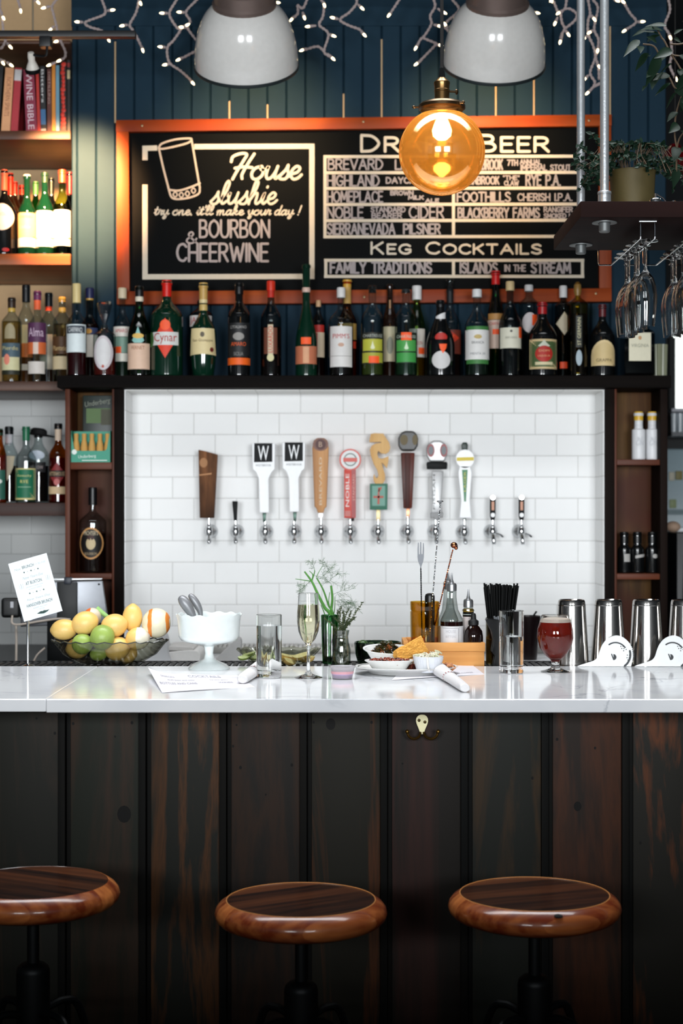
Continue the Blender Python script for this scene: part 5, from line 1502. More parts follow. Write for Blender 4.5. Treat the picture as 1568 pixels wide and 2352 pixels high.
ZA, ZBb, ZCc, ZDd = (0, 0, 3.136), (400, 0, 3.136), (860, 0, 3.564), (1200, 0, 4.261)
strands = [
    (ZA, [(0, -20), (0, 60), (15, 110), (25, 235), (40, 295)]), (ZA, [(40, 295), (20, 335), (0, 352)]), (ZA, [(0, 430), (40, 440)]),
    (ZA, [(130, -20), (130, 0), (145, 50)]), (ZA, [(240, -20), (250, 0), (275, 15)]),
    (ZA, [(410, -30), (405, 0), (375, 45), (385, 100), (405, 180), (415, 230), (435, 290), (470, 370), (465, 415), (430, 435)]),
    (ZA, [(732, -30), (735, 0), (760, 75), (740, 110), (615, 160), (650, 195), (730, 220), (775, 270)]),
    (ZA, [(1005, -30), (1000, 0), (980, 90), (935, 175), (955, 215), (985, 265), (1020, 340)]),
    (ZA, [(1275, -30), (1270, 0), (1220, 90), (1240, 150), (1280, 205), (1300, 215), (1250, 290), (1205, 345), (1220, 450), (1300, 510), (1378, 580)]),
    (ZA, [(1430, -30), (1415, 0), (1340, 85), (1370, 150), (1350, 200), (1420, 300), (1440, 350), (1395, 375), (1300, 425)]),
    (ZBb, [(960, -30), (955, 0), (925, 60), (890, 40), (890, 95), (850, 135)]),
    (ZBb, [(1062, -30), (1060, 0), (1078, 40), (1070, 120), (1045, 180), (1110, 245), (1080, 370), (1130, 412)]), (ZBb, [(1078, 370), (1030, 335), (930, 362)]),
    (ZBb, [(1320, -30), (1315, 0), (1310, 30), (1260, 90), (1195, 140), (1250, 180), (1330, 210), (1360, 240)]),
    (ZCc, [(215, -30), (200, 0), (125, 115)]),
    (ZCc, [(480, -30), (485, 0), (495, 55), (455, 130), (465, 195), (410, 290), (375, 325), (342, 385)]), (ZCc, [(400, 312), (490, 350), (500, 365), (420, 450), (350, 520)]),
    (ZCc, [(630, -30), (640, 0), (690, 80), (600, 170), (570, 210), (610, 260)]),
    (ZCc, [(1210, -30), (1220, 0), (1270, 85), (1240, 110)]), (ZCc, [(1430, -30), (1440, 0), (1465, 15), (1500, 100)]),
    (ZDd, [(440, -30), (430, 0), (415, 80), (375, 130), (385, 220), (410, 280), (380, 340), (368, 400)]), (ZDd, [(415, 85), (470, 90), (530, 140), (505, 205), (415, 280)]),
    (ZDd, [(640, -30), (640, 0), (660, 130), (640, 200), (640, 330), (690, 450), (710, 560), (660, 710), (705, 800), (690, 850), (640, 900)]), (ZDd, [(760, 815), (690, 850)]),
    (ZDd, [(680, -30), (690, 0), (735, 80), (700, 280), (740, 380), (735, 480), (715, 560), (740, 650), (748, 780)]),
    (ZDd, [(890, -30), (900, 0), (980, 20), (1050, 130), (1110, 215), (1010, 290)]), (ZDd, [(1420, -30), (1440, 100), (1390, 250), (1440, 350), (1460, 520), (1440, 640), (1490, 760)]),
]
wm = MB()
for z, pts in strands:
    px = [sp(z, p) for p in pts]
    base = [Vector((X(a, YS), 0, Z(b, YS) - 3.3)) for a, b in px]
    sm_ = [Vector(p) for p in crom(base, 10)]
    for ph in (0, PI):
        tw = []
        acc = 0
        for i, p in enumerate(sm_):
            if i:
                acc += (p - sm_[i - 1]).length
            an = acc / .014 * PI + ph
            dvec = (sm_[min(i + 1, len(sm_) - 1)] - sm_[max(0, i - 1)])
            dvec.normalize()
            side = Vector((dvec.z, 0, -dvec.x))
            tw.append(p + side * .0023 * math.cos(an) + Vector((0, .0023 * math.sin(an), 0)))
        wm.tube(tw, .0029, 6)
# the lead from which the strands hang, along the ceiling line
wm.tube([(X(-40, YS), 0, Z(-12, YS) - 3.3)] + [(X(x, YS), 0, Z(-12 - 3 * math.sin(x / 60), YS) - 3.3) for x in range(0, 1570, 30)], .004, 6)
wm.build('wire', WIRE, fl)
bulbs = [(ZA, (25, 130), (12, 110)), (ZA, (75, 338), (42, 300)), (ZA, (22, 455), (5, 432)), (ZA, (80, 470), (40, 440)), (ZA, (150, 78), (144, 45)), (ZA, (275, 18), (255, -5)), (ZA, (320, 58), (375, 42)), (ZA, (366, 215), (400, 180)),
         (ZA, (410, 300), (440, 290)), (ZA, (430, 438), (462, 420)), (ZA, (358, 470), (425, 440)), (ZA, (808, 75), (762, 78)), (ZA, (562, 160), (612, 160)), (ZA, (783, 288), (770, 262)), (ZA, (1012, 24), (1003, 0)), (ZA, (885, 187), (932, 176)),
         (ZA, (1028, 362), (1015, 325)), (ZA, (1172, 97), (1220, 95)), (ZA, (1160, 340), (1205, 342)), (ZA, (1192, 468), (1222, 460)), (ZA, (1387, 598), (1360, 565)), (ZA, (1297, 90), (1340, 90)), (ZA, (1346, 184), (1300, 205)), (ZA, (1312, 198), (1350, 200)),
         (ZA, (1288, 431), (1330, 408)), (ZBb, (300, 5), (320, -20)), (ZBb, (742, 21), (712, 16)), (ZBb, (845, 142), (870, 110)), (ZBb, (936, 126), (920, 75)), (ZBb, (1080, 37), (1068, 5)), (ZBb, (966, 193), (1040, 182)), (ZBb, (1145, 260), (1110, 245)),
         (ZBb, (922, 363), (965, 345)), (ZBb, (1141, 423), (1090, 375)), (ZBb, (1350, 60), (1315, 25)), (ZBb, (1145, 131), (1195, 140)), (ZBb, (1367, 252), (1335, 215)), (ZCc, (119, 125), (140, 95)), (ZCc, (568, 105), (498, 60)), (ZCc, (527, 215), (468, 198)),
         (ZCc, (338, 393), (372, 330)), (ZCc, (535, 372), (495, 362)), (ZCc, (343, 525), (395, 485)), (ZCc, (1327, 108), (1268, 92)), (ZCc, (1446, 4), (1440, -25)), (ZCc, (578, 205), (610, 240)), (ZDd, (350, 130), (405, 90)), (ZDd, (316, 228), (350, 150)),
         (ZDd, (443, 337), (412, 285)), (ZDd, (366, 410), (395, 310)), (ZDd, (280, 4), (300, -20)), (ZDd, (696, 188), (660, 135)), (ZDd, (606, 776), (655, 722)), (ZDd, (634, 911), (695, 852)), (ZDd, (600, 380), (640, 342)), (ZDd, (732, 495), (740, 450)),
         (ZDd, (654, 320), (700, 288)), (ZDd, (745, 652), (720, 620)), (ZDd, (920, 8), (895, -10)), (ZDd, (978, 18), (960, 0)), (ZDd, (995, 303), (1070, 250)), (ZDd, (1165, 215), (1110, 215)), (ZDd, (1440, 366), (1425, 320)), (ZDd, (1497, 772), (1480, 720))]
BULB = mat('#ffe9b8', .4, emit=5, name='fairy_bulb_glow')
for z, a, b in bulbs:
    pa, pb = sp(z, a), sp(z, b)
    A = Vector((X(pa[0], YS), -.004, Z(pa[1], YS) - 3.3))
    B = Vector((X(pb[0], YS), 0, Z(pb[1], YS) - 3.3))
    d = (A - B)
    ln_ = max(d.length, .012)
    d.normalize()
    q = d.to_track_quat('Z', 'Y').to_matrix().to_4x4()
    T = Matrix.Translation(A) @ q
    s = MB().lathe([(.0036, -ln_ * .75), (.0052, -.012), (.0056, -.004), (0, -.004)], 10, T).build('socket', WIRE, fl)
    MB().lathe([(.0036, -.004), (.0044, .001), (.0038, .006), (.0016, .0105), (0, .012)], 10, T).build('bulb', BULB, s)
# ================================================================ HANGING SHELF WITH STEMWARE
YR0, YR1 = 4.10, 4.62
ZR0, ZR1 = 2.2343, 2.2745
hs = thing('hanging_shelf', 'thick dark timber shelf hung on steel pipes at the upper right', 'hanging shelf', (1.05, 4.36, ZR0))
MB().bb(-.455, .75, YR0 - 4.36, YR1 - 4.36, 0, ZR1 - ZR0).build('plank', wood('#100706', '#241210', name='dark_timber', axis='X', scale=18, rough=.65, spec=.06, bump=.4), hs, bevel=.003)
GPIPE = mat('#a9adb0', .38, .75, name='galvanised_pipe', bump=.3, bscale=120)
for (xx, yy) in ((.666, 4.17), (.657, 4.52), (1.70, 4.17), (1.70, 4.52)):
    a = xx - 1.05
    b = yy - 4.36
    MB().tube([(a, b, -.01), (a, b, 3.7 - ZR0)], .0112, 18).build('pipe', GPIPE, hs)
    MB().lathe([(.0115, .040), (.0165, .040), (.0165, .07), (.0175, .071), (.0175, .076), (.0155, .078), (.0115, .078)], 20, Matrix.Translation((a, b, 0))).build('coupling', GPIPE, hs)
    MB().lathe([(0, -.003), (.0315, -.003), (.0315, -.0004), (0, -.0004)], 32, Matrix.Translation((a, b, 0))).lathe([(0, -.026), (.012, -.026), (.0145, -.023), (.0145, -.003), (0, -.003)], 20, Matrix.Translation((a, b, 0))).build('flange', mat('#6f7272', .45, .6, name='dull_steel'), hs)
for k, xc in enumerate((.772, .897)):
    r = thing('stemware_rack', ['chrome wire stemware rack under the timber shelf, left one', 'chrome wire stemware rack under the timber shelf, at the right picture edge'][k], 'glass rack', (xc, 4.375, ZR0), 0, 'wire racks under the hanging shelf')
    for sgn in (-1, 1):
        MB().tube([(sgn * .018, -.225, -.0006), (sgn * .018, -.225, -.040), (sgn * .018, -.222, -.044), (sgn * .018, .222, -.044), (sgn * .021, .225, -.044), (sgn * .052, .225, -.044), (sgn * .054, .225, -.040), (sgn * .054, .225, -.0006)], .0021, 8).build('wire', CHROME, r)
    MB().bb(-.022, .022, -.228, -.222, -.003, -.0004).build('fixing_plate', CHROME2, r)


def stem_glass():
    pr = [(0, 0), (.0325, 0), (.0328, -.0015), (.026, -.003), (.012, -.005), (.005, -.009), (.0038, -.02), (.0036, -.060), (.0045, -.072), (.010, -.081), (.020, -.094), (.0270, -.115), (.0300, -.140), (.0292, -.165), (.0262, -.195), (.0238, -.218),
          (.0230, -.2185), (.0254, -.195), (.0284, -.165), (.0291, -.140), (.0261, -.116), (.019, -.0965), (.009, -.085), (0, -.082)]
    return MB().lathe(pr, 32)


sg = None
for k, xc in enumerate((.772, .897)):
    for j in range(5 if k == 0 else 5):
        lab = ('hanging wine glass in the left rack, ' if k == 0 else 'hanging wine glass in the right rack, ') + ['nearest the viewer', 'second from the front', 'in the middle of the row', 'second from the back', 'at the back of the row'][j]
        loc = (xc + (.004, -.002, .003, -.003, .002)[j], 4.205 + .068 * j, ZR0 - .0415)
        if sg is None:
            sg = stem_glass().build('wine_glass', clear_glass(), None, angle=60, loc=loc)
            o = sg
        else:
            o = sg.copy(); COL.objects.link(o); o.location = loc
        props(o, lab, 'wine glass', 'wine glasses hanging from the rack')

# things standing on the shelf
r = thing('bar_jigger', 'chrome jigger standing on the timber shelf near the right edge', 'jigger', (X(1505, 4.25), 4.25, ZR1))
MB().lathe([(0, 0), (.0145, 0), (.0155, .004), (.0155, .03), (.013, .034), (.0035, .037), (.0035, .048), (0, .049)], 24).build('cup', CHROME, r)
MB().tube([(.003, 0, .046), (.020, 0, .036), (.032, 0, .020), (.05, 0, .018)], .002, 8).build('spout_tube', CHROME, r)
MB().lathe([(.016, 0), (.0162, .028), (.0148, .028), (.0146, .002), (0, .002), (0, 0)], 24).build('shot_glass', clear_glass(), None, loc=(X(1556, 4.25), 4.25, ZR1))
props(bpy.data.objects['shot_glass'], 'small clear shot glass on the timber shelf at the right edge', 'glass')

# potted creeper on the shelf
random.seed(11)


def leaf(mb, base, d, L, W, droop=.25, nrm=Vector((0, -1, 0)), seg=5):
    d = Vector(d).normalized()
    side = d.cross(nrm)
    if side.length < .05:
        side = d.cross(Vector((1, 0, 0)))
    side.normalize()
    up = side.cross(d).normalized()
    v, f = [], []
    for i in range(seg + 1):
        t = i / seg
        w = W * (math.sin(PI * t ** .75) * (1 - .25 * t)) * .5
        c = Vector(base) + d * L * t + Vector((0, 0, -droop * L * t * t))
        v += [c - side * w + up * w * .35, c, c + side * w + up * w * .35]
    for i in range(seg):
        for k in (0, 1):
            f.append((3 * i + k, 3 * i + k + 1, 3 * i + k + 4, 3 * i + k + 3))
    mb.add(v, f)


LEAF = mat('#0f2014', .4, spec=.14, name='dark_leaf')
LEAF2 = mat('#13251a', .4, spec=.14, name='creeper_leaf')
STEMM = mat('#4a3a28', .7, name='stem_brown')
YPt = 4.40
pc = thing('potted_creeper', 'small-leaved creeper spilling from a rusty pot on the timber shelf', 'plant', (X(1452, YPt), YPt, ZR1))
zt_ = Z(395, YPt) - ZR1
rp = M(52, YPt)
MB().lathe([(0, 0), (rp * .86, 0), (rp * .9, .003), (rp, zt_ - .006), (rp * 1.04, zt_), (rp * .94, zt_), (rp * .9, zt_ - .012), (0, zt_ - .014)], 36).build('pot', mat('#4a4020', .6, .2, name='mossy_copper', bump=.6, bscale=25), pc)
vn, lf = MB(), MB()
for k in range(46):
    an = random.uniform(0, 2 * PI)
    L = random.uniform(.05, .17)
    out = Vector((math.cos(an), math.sin(an) * .55, 0))
    pts = [Vector((out.x * .02, out.y * .02, zt_ - .014))]
    for q in range(1, 7):
        t = q / 6
        hgt = .075 * math.sin(min(1, t * 1.5) * PI * .8) - max(0, t - .5) * random.uniform(.02, .12)
        pts.append(pts[0] + out * L * t + Vector((random.uniform(-.006, .006), random.uniform(-.006, .006), hgt + .01)))
    pts = [Vector((p.x, p.y, max(p.z, .004 if (p.y > -.24) else -.3))) for p in pts]
    vn.tube(pts, .0009, 5)
    for p in pts[1:]:
        for s in (0, 1, 2):
            dd = Vector((random.uniform(-1, 1), random.uniform(-1, .6), random.uniform(-.4, .8)))
            leaf(lf, p, dd, random.uniform(.010, .020), random.uniform(.008, .014), .1, Vector((random.uniform(-.5, .5), -1, random.uniform(-.2, .8))))
# long sprays on the left, across the back pipe
for pts in ([(1405, 400), (1380, 372), (1350, 345), (1330, 330)], [(1405, 395), (1370, 385), (1342, 370), (1318, 366)], [(1408, 402), (1378, 400), (1352, 405), (1338, 425)], [(1405, 398), (1390, 350), (1372, 325), (1355, 315)],
            [(1402, 404), (1372, 415), (1350, 420), (1345, 435)], [(1490, 395), (1515, 380), (1535, 400), (1550, 430)], [(1488, 392), (1500, 350), (1480, 335), (1455, 325)]):
    P = [Vector((X(a, YPt) - pc.location.x, random.uniform(-.05, .06), Z(b, YPt) - ZR1)) for a, b in pts]
    P = [Vector(p) for p in crom(P, 5)]
    vn.tube(P, .001, 5)
    for p in P[2:]:
        for s in (0, 1):
            leaf(lf, p, Vector((random.uniform(-1, 1), random.uniform(-1, .3), random.uniform(-.6, .7))), random.uniform(.012, .022), random.uniform(.009, .015), .1, Vector((random.uniform(-.5, .5), -1, random.uniform(-.2, .8))))
vn.build('vines', STEMM, pc)
lf.build('foliage', LEAF2, pc)

# big-leaved plant hanging in from the right
YFi = 4.0
fp = thing('hanging_fig_plant', 'dark large-leaved fig plant drooping in at the top right corner', 'plant', (X(1590, YFi), YFi, 2.75))
ox, oz = fp.location.x, fp.location.z
fm, st = MB(), MB()
zf = (1300, 0, 5.85)


def fpx(p, dy=0.0):
    a, b = sp(zf, p)
    return Vector((X(a, YFi) - ox, dy, Z(b, YFi) - oz))


for pts in ([(1750, 700), (1560, 720), (1430, 700), (1400, 640), (1340, 520), (1300, 470), (1240, 350)], [(1430, 700), (1290, 720), (1200, 590), (1050, 560)], [(1560, 900), (1500, 800), (1430, 700)], [(1600, 1200), (1480, 1150), (1390, 1000), (1200, 960)],
            [(1750, 1000), (1600, 1200), (1500, 1500), (1480, 1800), (1540, 2100)], [(1640, 1700), (1520, 1900), (1500, 2300)], [(1750, 500), (1560, 560), (1420, 560)]):
    st.tube(crom([fpx(p, .02) for p in pts], 5), .0022, 6)
leaves = [((1330, 375), (960, 470), 110), ((1330, 375), (1060, 330), 90), ((1240, 470), (960, 390), 70), ((1040, 460), (880, 500), 80), ((1010, 500), (765, 790), 110), ((1100, 540), (1270, 480), 100), ((1200, 600), (1020, 570), 95), ((1010, 590), (975, 750), 100),
          ((1150, 720), (1080, 830), 110), ((1090, 750), (950, 930), 130), ((1400, 720), (1150, 840), 150), ((1240, 760), (1050, 1180), 150), ((1380, 720), (1210, 880), 100), ((1280, 960), (1120, 1250), 170), ((1200, 960), (1020, 1130), 120), ((1400, 1000), (1150, 1110), 120),
          ((1110, 1130), (970, 1300), 60), ((1400, 1120), (1200, 1290), 70), ((1400, 880), (1270, 980), 70), ((1420, 500), (1540, 440), 70), ((1420, 560), (1530, 600), 80), ((1440, 640), (1340, 660), 40), ((1500, 760), (1640, 900), 140), ((1520, 900), (1640, 1080), 150),
          ((1500, 1100), (1640, 1300), 160), ((1480, 1250), (1380, 1420), 90), ((1500, 1400), (1620, 1600), 150), ((1500, 1500), (1360, 1640), 110), ((1490, 1700), (1330, 1850), 130), ((1500, 1750), (1630, 1950), 150), ((1520, 1950), (1420, 2200), 140), ((1520, 2000), (1660, 2250), 150),
          ((1520, 2250), (1450, 2500), 120), ((1560, 650), (1680, 800), 140), ((1560, 300), (1680, 420), 120), ((1600, 1000), (1500, 1200), 130), ((1620, 700), (1560, 860), 140), ((1620, 1300), (1530, 1500), 140), ((1640, 1600), (1560, 1800), 140)]
for i, (a, b, w) in enumerate(leaves):
    A, B = fpx(a, random.uniform(-.03, .03)), fpx(b, random.uniform(-.06, .03))
    d = B - A
    L = d.length
    leaf(fm, A, d + Vector((0, 0, L * .15)), L, w / 5.85 / F * YFi * 1.15, .15, Vector((random.uniform(-.8, .8), -1, random.uniform(.2, .9))), 8)
st.build('stems', STEMM, fp)
fm.build('foliage', LEAF, fp, angle=60)
MB().tube([(.02, .02, -.55), (.03, .02, .2), (.02, .02, .95)], .004, 8).build('hanging_cord', STEMM, fp)
# ruby glass hanging lantern behind the plant
YLn = 5.2
rl = thing('ruby_lantern', 'dark ruby glass lantern hanging behind the fig plant at the right edge', 'lantern', (X(1550, YLn), YLn, Z(368, YLn)))
MB().lathe([(0, -.055), (.02, -.054), (.036, -.035), (.04, -.005), (.032, .03), (.018, .045), (.016, .05), (0, .05)], 8).build('glass_shade', mat('#4a0508', .05, name='ruby_glass', coat=.6, trans=.3), rl, smooth=False)
MB().tube([(0, 0, .05), (0, 0, 3.7 - rl.location.z)], .0025, 8).build('cord', mat('#0e0c0c', .7, name='cord_black'), rl)

# ================================================================ BEYOND THE WALL END (right edge of the picture)
YN = 8.3
fr = thing('far_window', 'bright narrow window far behind at the right picture edge', 'window', (X(1575, YN), YN, Z(850, YN)))
fr['kind'] = 'structure'
hw_, hh_ = M(26, YN), M(125, YN)
MB().bb(-hw_, hw_, 0, .01, -hh_ + .02, hh_).build('pane', mat('#f4faf6', .3, emit=1.6, name='daylit_pane'), fr)
MB().bb(-hw_ - .03, -hw_, -.02, .03, -hh_, hh_ + .04).bb(hw_, hw_ + .03, -.02, .03, -hh_, hh_ + .04).bb(-hw_, hw_, -.02, .03, hh_, hh_ + .04).build('frame', mat('#101315', .6, name='frame_black'), fr)
YN2 = 7.4
ks = thing('far_shelf', 'pale shelf under the far window at the right picture edge', 'shelf', (X(1570, YN2), YN2, Z(942, YN2)))
MB().bb(-M(40, YN2), .5, -.12, .12, -.014, 0).build('board', mat('#b8b8c0', .4, name='pale_shelf'), ks)
MB().bb(-M(40, YN2), .5, -.12, .12, Z(1004, YN2) - Z(942, YN2), Z(995, YN2) - Z(942, YN2)).build('lower_board', mat('#55575c', .4, name='grey_shelf'), ks)
MB().bb(-M(40, YN2), .5, .12, .14, Z(1028, YN2) - Z(942, YN2), 0.0).build('back_board', mat('#0e1012', .6, name='shelf_back'), ks)
for k, px in enumerate((1541, 1555, 1568)):
    o = MB().lathe([(0, 0), (M(6, YN2), 0), (M(7, YN2), M(44, YN2)), (M(6.2, YN2), M(44, YN2)), (M(5.2, YN2), .004), (0, .004)], 20).build('shelf_tumbler', mat('#dfe8ee', .1, name='frosted_glass', trans=.25), None, loc=(X(px, YN2), YN2 - .06, Z(995, YN2)))
    props(o, ['pale tumbler on the far shelf, beside the navy wall edge', 'pale tumbler in the middle on the far shelf', 'pale tumbler on the far shelf at the picture edge'][k], 'tumbler', 'tumblers on the far shelf')
dc = thing('display_fridge', 'blue-grey glass-fronted fridge beyond the wall at the right edge', 'fridge', (X(1600, 7.6), 7.6, 0))
MB().bb(-M(80, 7.6), .5, 0, .5, 0, Z(1030, 7.6)).build('fridge_body', mat('#9ab0b8', .25, name='fridge_glass'), dc, bevel=.004)
for a, b, c, col in ((1535, 1548, 1092, '#cdc8b4'), (1550, 1566, 1090, '#8a8048'), (1536, 1552, 1155, '#9aa878')):
    MB().bb(X(a, 7.6) - dc.location.x, X(b, 7.6) - dc.location.x, -.012, -.001, Z(c + 12, 7.6), Z(c - 8, 7.6)).build('jar', mat(col, .5, name='jar_tone'), dc, bevel=.003)
MB().bb(-M(80, 7.6), .5, -.016, -.001, Z(1182, 7.6), Z(1170, 7.6)).build('shelf_edge', mat('#6a8288', .4, name='fridge_shelf'), dc)
YM = 6.6
pz = thing('service_counter', 'dark service counter beyond the wall at the right picture edge', 'counter', (X(1600, YM), YM, 0))
MB().bb(-M(75, YM), .4, -.25, .3, 0, Z(1222, YM)).build('worktop', mat('#15181b', .4, name='service_dark'), pz, bevel=.003)
mc = thing('white_machine', 'white bar appliance with dark inset panel at the right edge', 'machine', (X(1566, YM), YM - .26, Z(1400, YM)))
zq = lambda p: Z(p, YM) - Z(1400, YM)
MB().prism([(-M(30, YM), 0), (-M(26, YM), zq(1270)), (-M(14, YM), zq(1245)), (M(30, YM), zq(1243)), (M(30, YM), 0)], -.06, .0).build('body', mat('#d4d8d8', .3, name='appliance_white'), mc, bevel=.006)
MB().bb(M(2, YM), M(24, YM), -.066, -.06, zq(1330), zq(1268)).build('panel', mat('#7a827c', .4, name='appliance_panel'), mc)
mc.location.z = Z(1222, YM) - zq(1243) - .05 if False else Z(1400, YM)
MB().bb(-M(60, YM), M(60, YM), -.1, .0, -Z(1400, YM), 0).build('stand', mat('#15181b', .5, name='stand_dark'), mc)
dl = thing('cut_bread', 'pale loaf lying on a white dish on the far service counter', 'bread', (X(1545, YM - .12), YM - .12, Z(1222, YM)))
MB().sphere((0, 0, .022), (.03, .03, .022), 16, 10).build('loaf', mat('#c8a890', .7, name='loaf_crust', bump=.5), dl)
o = MB().bb(X(1545, YM) - 0.0, X(1600, YM), YM - .03, YM + .1, Z(1222, YM) + .0005, Z(1206, YM) - .01).build('white_dish', mat('#dfe2e4', .3, name='dish_white'), bevel=.003)
props(o, 'white dish on the far service counter behind the loaf', 'dish')
# ================================================================ ON THE MARBLE
def Yc(py):
    return (CAMZ - ZC) * F / (py - 1176.0)


GLASS = clear_glass()
WATER = mat((0.985, 0.99, 0.99), rough=0.0, trans=1.0, ior=1.33, name='water')


def tumbler(label, px, py, hw, top, level, cat='glass'):
    Y = Yc(py)
    R, H = M(hw, Y), Z(top, Y) - ZC
    r = thing('water_glass', label, cat, (X(px, Y), Y, ZC + .0006), 0, 'glasses of water')
    w = .0024
    MB().lathe([(0, .0), (R * .9, 0), (R * .965, .002), (R * .97, .01), (R, H - .001), (R - .0012, H), (R - w, H - .001), (R * .97 - w, .020), (R * .9 - w, .0165), (0, .0160)], 48).build('tumbler', GLASS, r, angle=60)
    zl = Z(level, Y) - ZC
    MB().lathe([(0, .0163), (R * .9 - w + .0003, .0167), (R * .97 - w + .0004, .0200), (R - w + .0002 - (R * .03) * (1 - zl / H), zl), (0, zl)], 48).build('water', WATER, r, angle=60)
    return r


tumbler('tall glass full of water left of the champagne flute', 617.5, 1556, 29.5, 1412, 1437)
tumbler('tall half full glass of water in front of the black straws', 1174, 1546, 28.5, 1403, 1462)

# champagne flute
Y = Yc(1557)
fl_ = thing('champagne_flute', 'stemmed flute of pale sparkling wine', 'wine glass', (X(708, Y), Y, ZC + .0006))
s = Y / F
hz = lambda p: Z(p, Y) - ZC
MB().lathe([(0, .0012), (26 * s, .0010), (32 * s, 0), (32.5 * s, .0010), (24 * s, .0034), (10 * s, .009), (4.6 * s, .017), (3.6 * s, hz(1520)), (3.8 * s, hz(1495)), (5.5 * s, hz(1488)), (4.6 * s, hz(1484)), (7 * s, hz(1479)), (16 * s, hz(1468)), (23 * s, hz(1450)), (26 * s, hz(1428)), (26 * s, hz(1412)), (24 * s, hz(1385)), (22.6 * s, hz(1363.5)),
            (22 * s, hz(1363)), (21.6 * s, hz(1364)), (23 * s, hz(1385)), (25 * s, hz(1412)), (25 * s, hz(1428)), (22 * s, hz(1449)), (15 * s, hz(1465)), (6 * s, hz(1474)), (0, hz(1475))], 48).build('flute', GLASS, fl_, angle=60)
MB().lathe([(0, hz(1475.2)), (6.1 * s, hz(1474.2)), (15.2 * s, hz(1465.2)), (22.2 * s, hz(1449)), (25.2 * s, hz(1428)), (25.2 * s, hz(1412)), (23.4 * s, hz(1389)), (0, hz(1389))], 48).build('wine', mat('#f6eecb', rough=0, trans=1.0, ior=1.34, name='sparkling_wine'), fl_, angle=60)

# beer in a tulip glass
Y = Yc(1543)
s = Y / F
bg = thing('beer_glass', 'tulip glass of dark red beer with thin pale foam', 'beer glass', (X(1275, Y), Y, ZC + .0006))
hz = lambda p: Z(p, Y) - ZC
MB().lathe([(0, .0014), (27 * s, .0011), (33 * s, 0), (33.5 * s, .0012), (24 * s, .0036), (11 * s, .010), (9 * s, hz(1524)), (11.5 * s, hz(1516)), (24 * s, hz(1505)), (36 * s, hz(1488)), (42 * s, hz(1466)), (40.5 * s, hz(1445)), (35.5 * s, hz(1428)), (32 * s, hz(1414)), (31.4 * s, hz(1413.4)), (30.8 * s, hz(1414.5)),
            (34.2 * s, hz(1428)), (39.2 * s, hz(1445)), (40.6 * s, hz(1466)), (34.6 * s, hz(1487)), (22.5 * s, hz(1503)), (8 * s, hz(1509)), (0, hz(1510))], 56).build('tulip_glass', GLASS, bg, angle=60)
MB().lathe([(0, hz(1510.2)), (8.2 * s, hz(1509.2)), (22.7 * s, hz(1503)), (34.8 * s, hz(1487)), (40.8 * s, hz(1466)), (39.4 * s, hz(1445)), (34.8 * s, hz(1429.5)), (0, hz(1429.5))], 56).build('beer', mat('#7a1c10', .05, name='dark_beer', spec=.3), bg, angle=60)
MB().lathe([(0, hz(1429.4)), (34.9 * s, hz(1429.4)), (33.3 * s, hz(1422)), (0, hz(1423))], 48).build('foam', mat('#d8cabd', .8, name='beer_foam', bump=.4, bscale=300), bg, angle=60)

# plastic dip cup
Y = Yc(1559)
s = Y / F
dc_ = thing('dip_cup', 'small translucent plastic cup of mauve sauce', 'sauce cup', (X(786, Y), Y, ZC))
h_ = Z(1530, Y) - ZC
MB().lathe([(0, 0), (21.5 * s, 0), (22.5 * s, .001), (28.5 * s, h_ - .002), (31 * s, h_ - .002), (31 * s, h_), (28 * s, h_), (22 * s, .002), (0, .0015)], 44).build('cup', mat('#f2f0f2', .22, name='cloudy_plastic', trans=.82), dc_, angle=50)
MB().lathe([(0, .0016), (21.9 * s, .0021), (25.6 * s, Z(1546, Y) - ZC), (0, Z(1546, Y) - ZC)], 40).build('sauce', mat('#b49ac0', .3, name='mauve_sauce'), dc_)
MB().lathe([(25.62 * s, Z(1547, Y) - ZC), (26.4 * s, Z(1541, Y) - ZC), (25.9 * s, Z(1541, Y) - ZC)], 40).build('sauce_smear', mat('#d8a0a8', .4, name='pink_smear'), dc_)


# paper sheets
def sheet(name, label, corners, thick=.0004, curl=None, cat='paper', lines=(), mcol='#e6e4ea', base=0.0006):
    """corners: photo pixels on the marble, clockwise from the far left; curl(u,v) lifts"""
    P = [Vector((X(a, Yc(b)), Yc(b), ZC)) for a, b in corners]
    c = sum(P, Vector()) / 4
    c.z = ZC
    r = thing(name, label, cat, c)

    def at(u, v, dz=0.0):
        p = (P[0] * (1 - u) + P[1] * u) * (1 - v) + (P[3] * (1 - u) + P[2] * u) * v
        return p - c + Vector((0, 0, base + dz + (curl(u, v) if curl else 0)))
    n = 24
    v, f = [], []
    for k in (0, 1):
        for i in range(n + 1):
            for j in range(n + 1):
                v.append(at(i / n, j / n, thick * k))
    q = (n + 1) ** 2
    for i in range(n):
        for j in range(n):
            a = i * (n + 1) + j
            f += [(a, a + n + 1, a + n + 2, a + 1), (q + a, q + a + 1, q + a + n + 2, q + a + n + 1)]
    for i in range(n):
        a, b = i, i + 1
        f += [(a, b, q + b, q + a)]
        a, b = n * (n + 1) + i, n * (n + 1) + i + 1
        f += [(a, q + a, q + b, b)]
        a, b = i * (n + 1), (i + 1) * (n + 1)
        f += [(a, q + a, q + b, b)]
        a, b = i * (n + 1) + n, (i + 1) * (n + 1) + n
        f += [(a, b, q + b, q + a)]
    MB().add(v, f).build('sheet', mat(mcol, .7, name='menu_paper'), r, angle=60)
    if lines:
        tm = MB()
        for s_, u, vv, w, h in lines:
            add_text(tm, s_, lambda a, b: at(u + a, vv - b, thick + .0003), w, h)
        tm.build('print', mat('#9a98a4', .7, name='faded_print'), r, smooth=False)
    return r, at


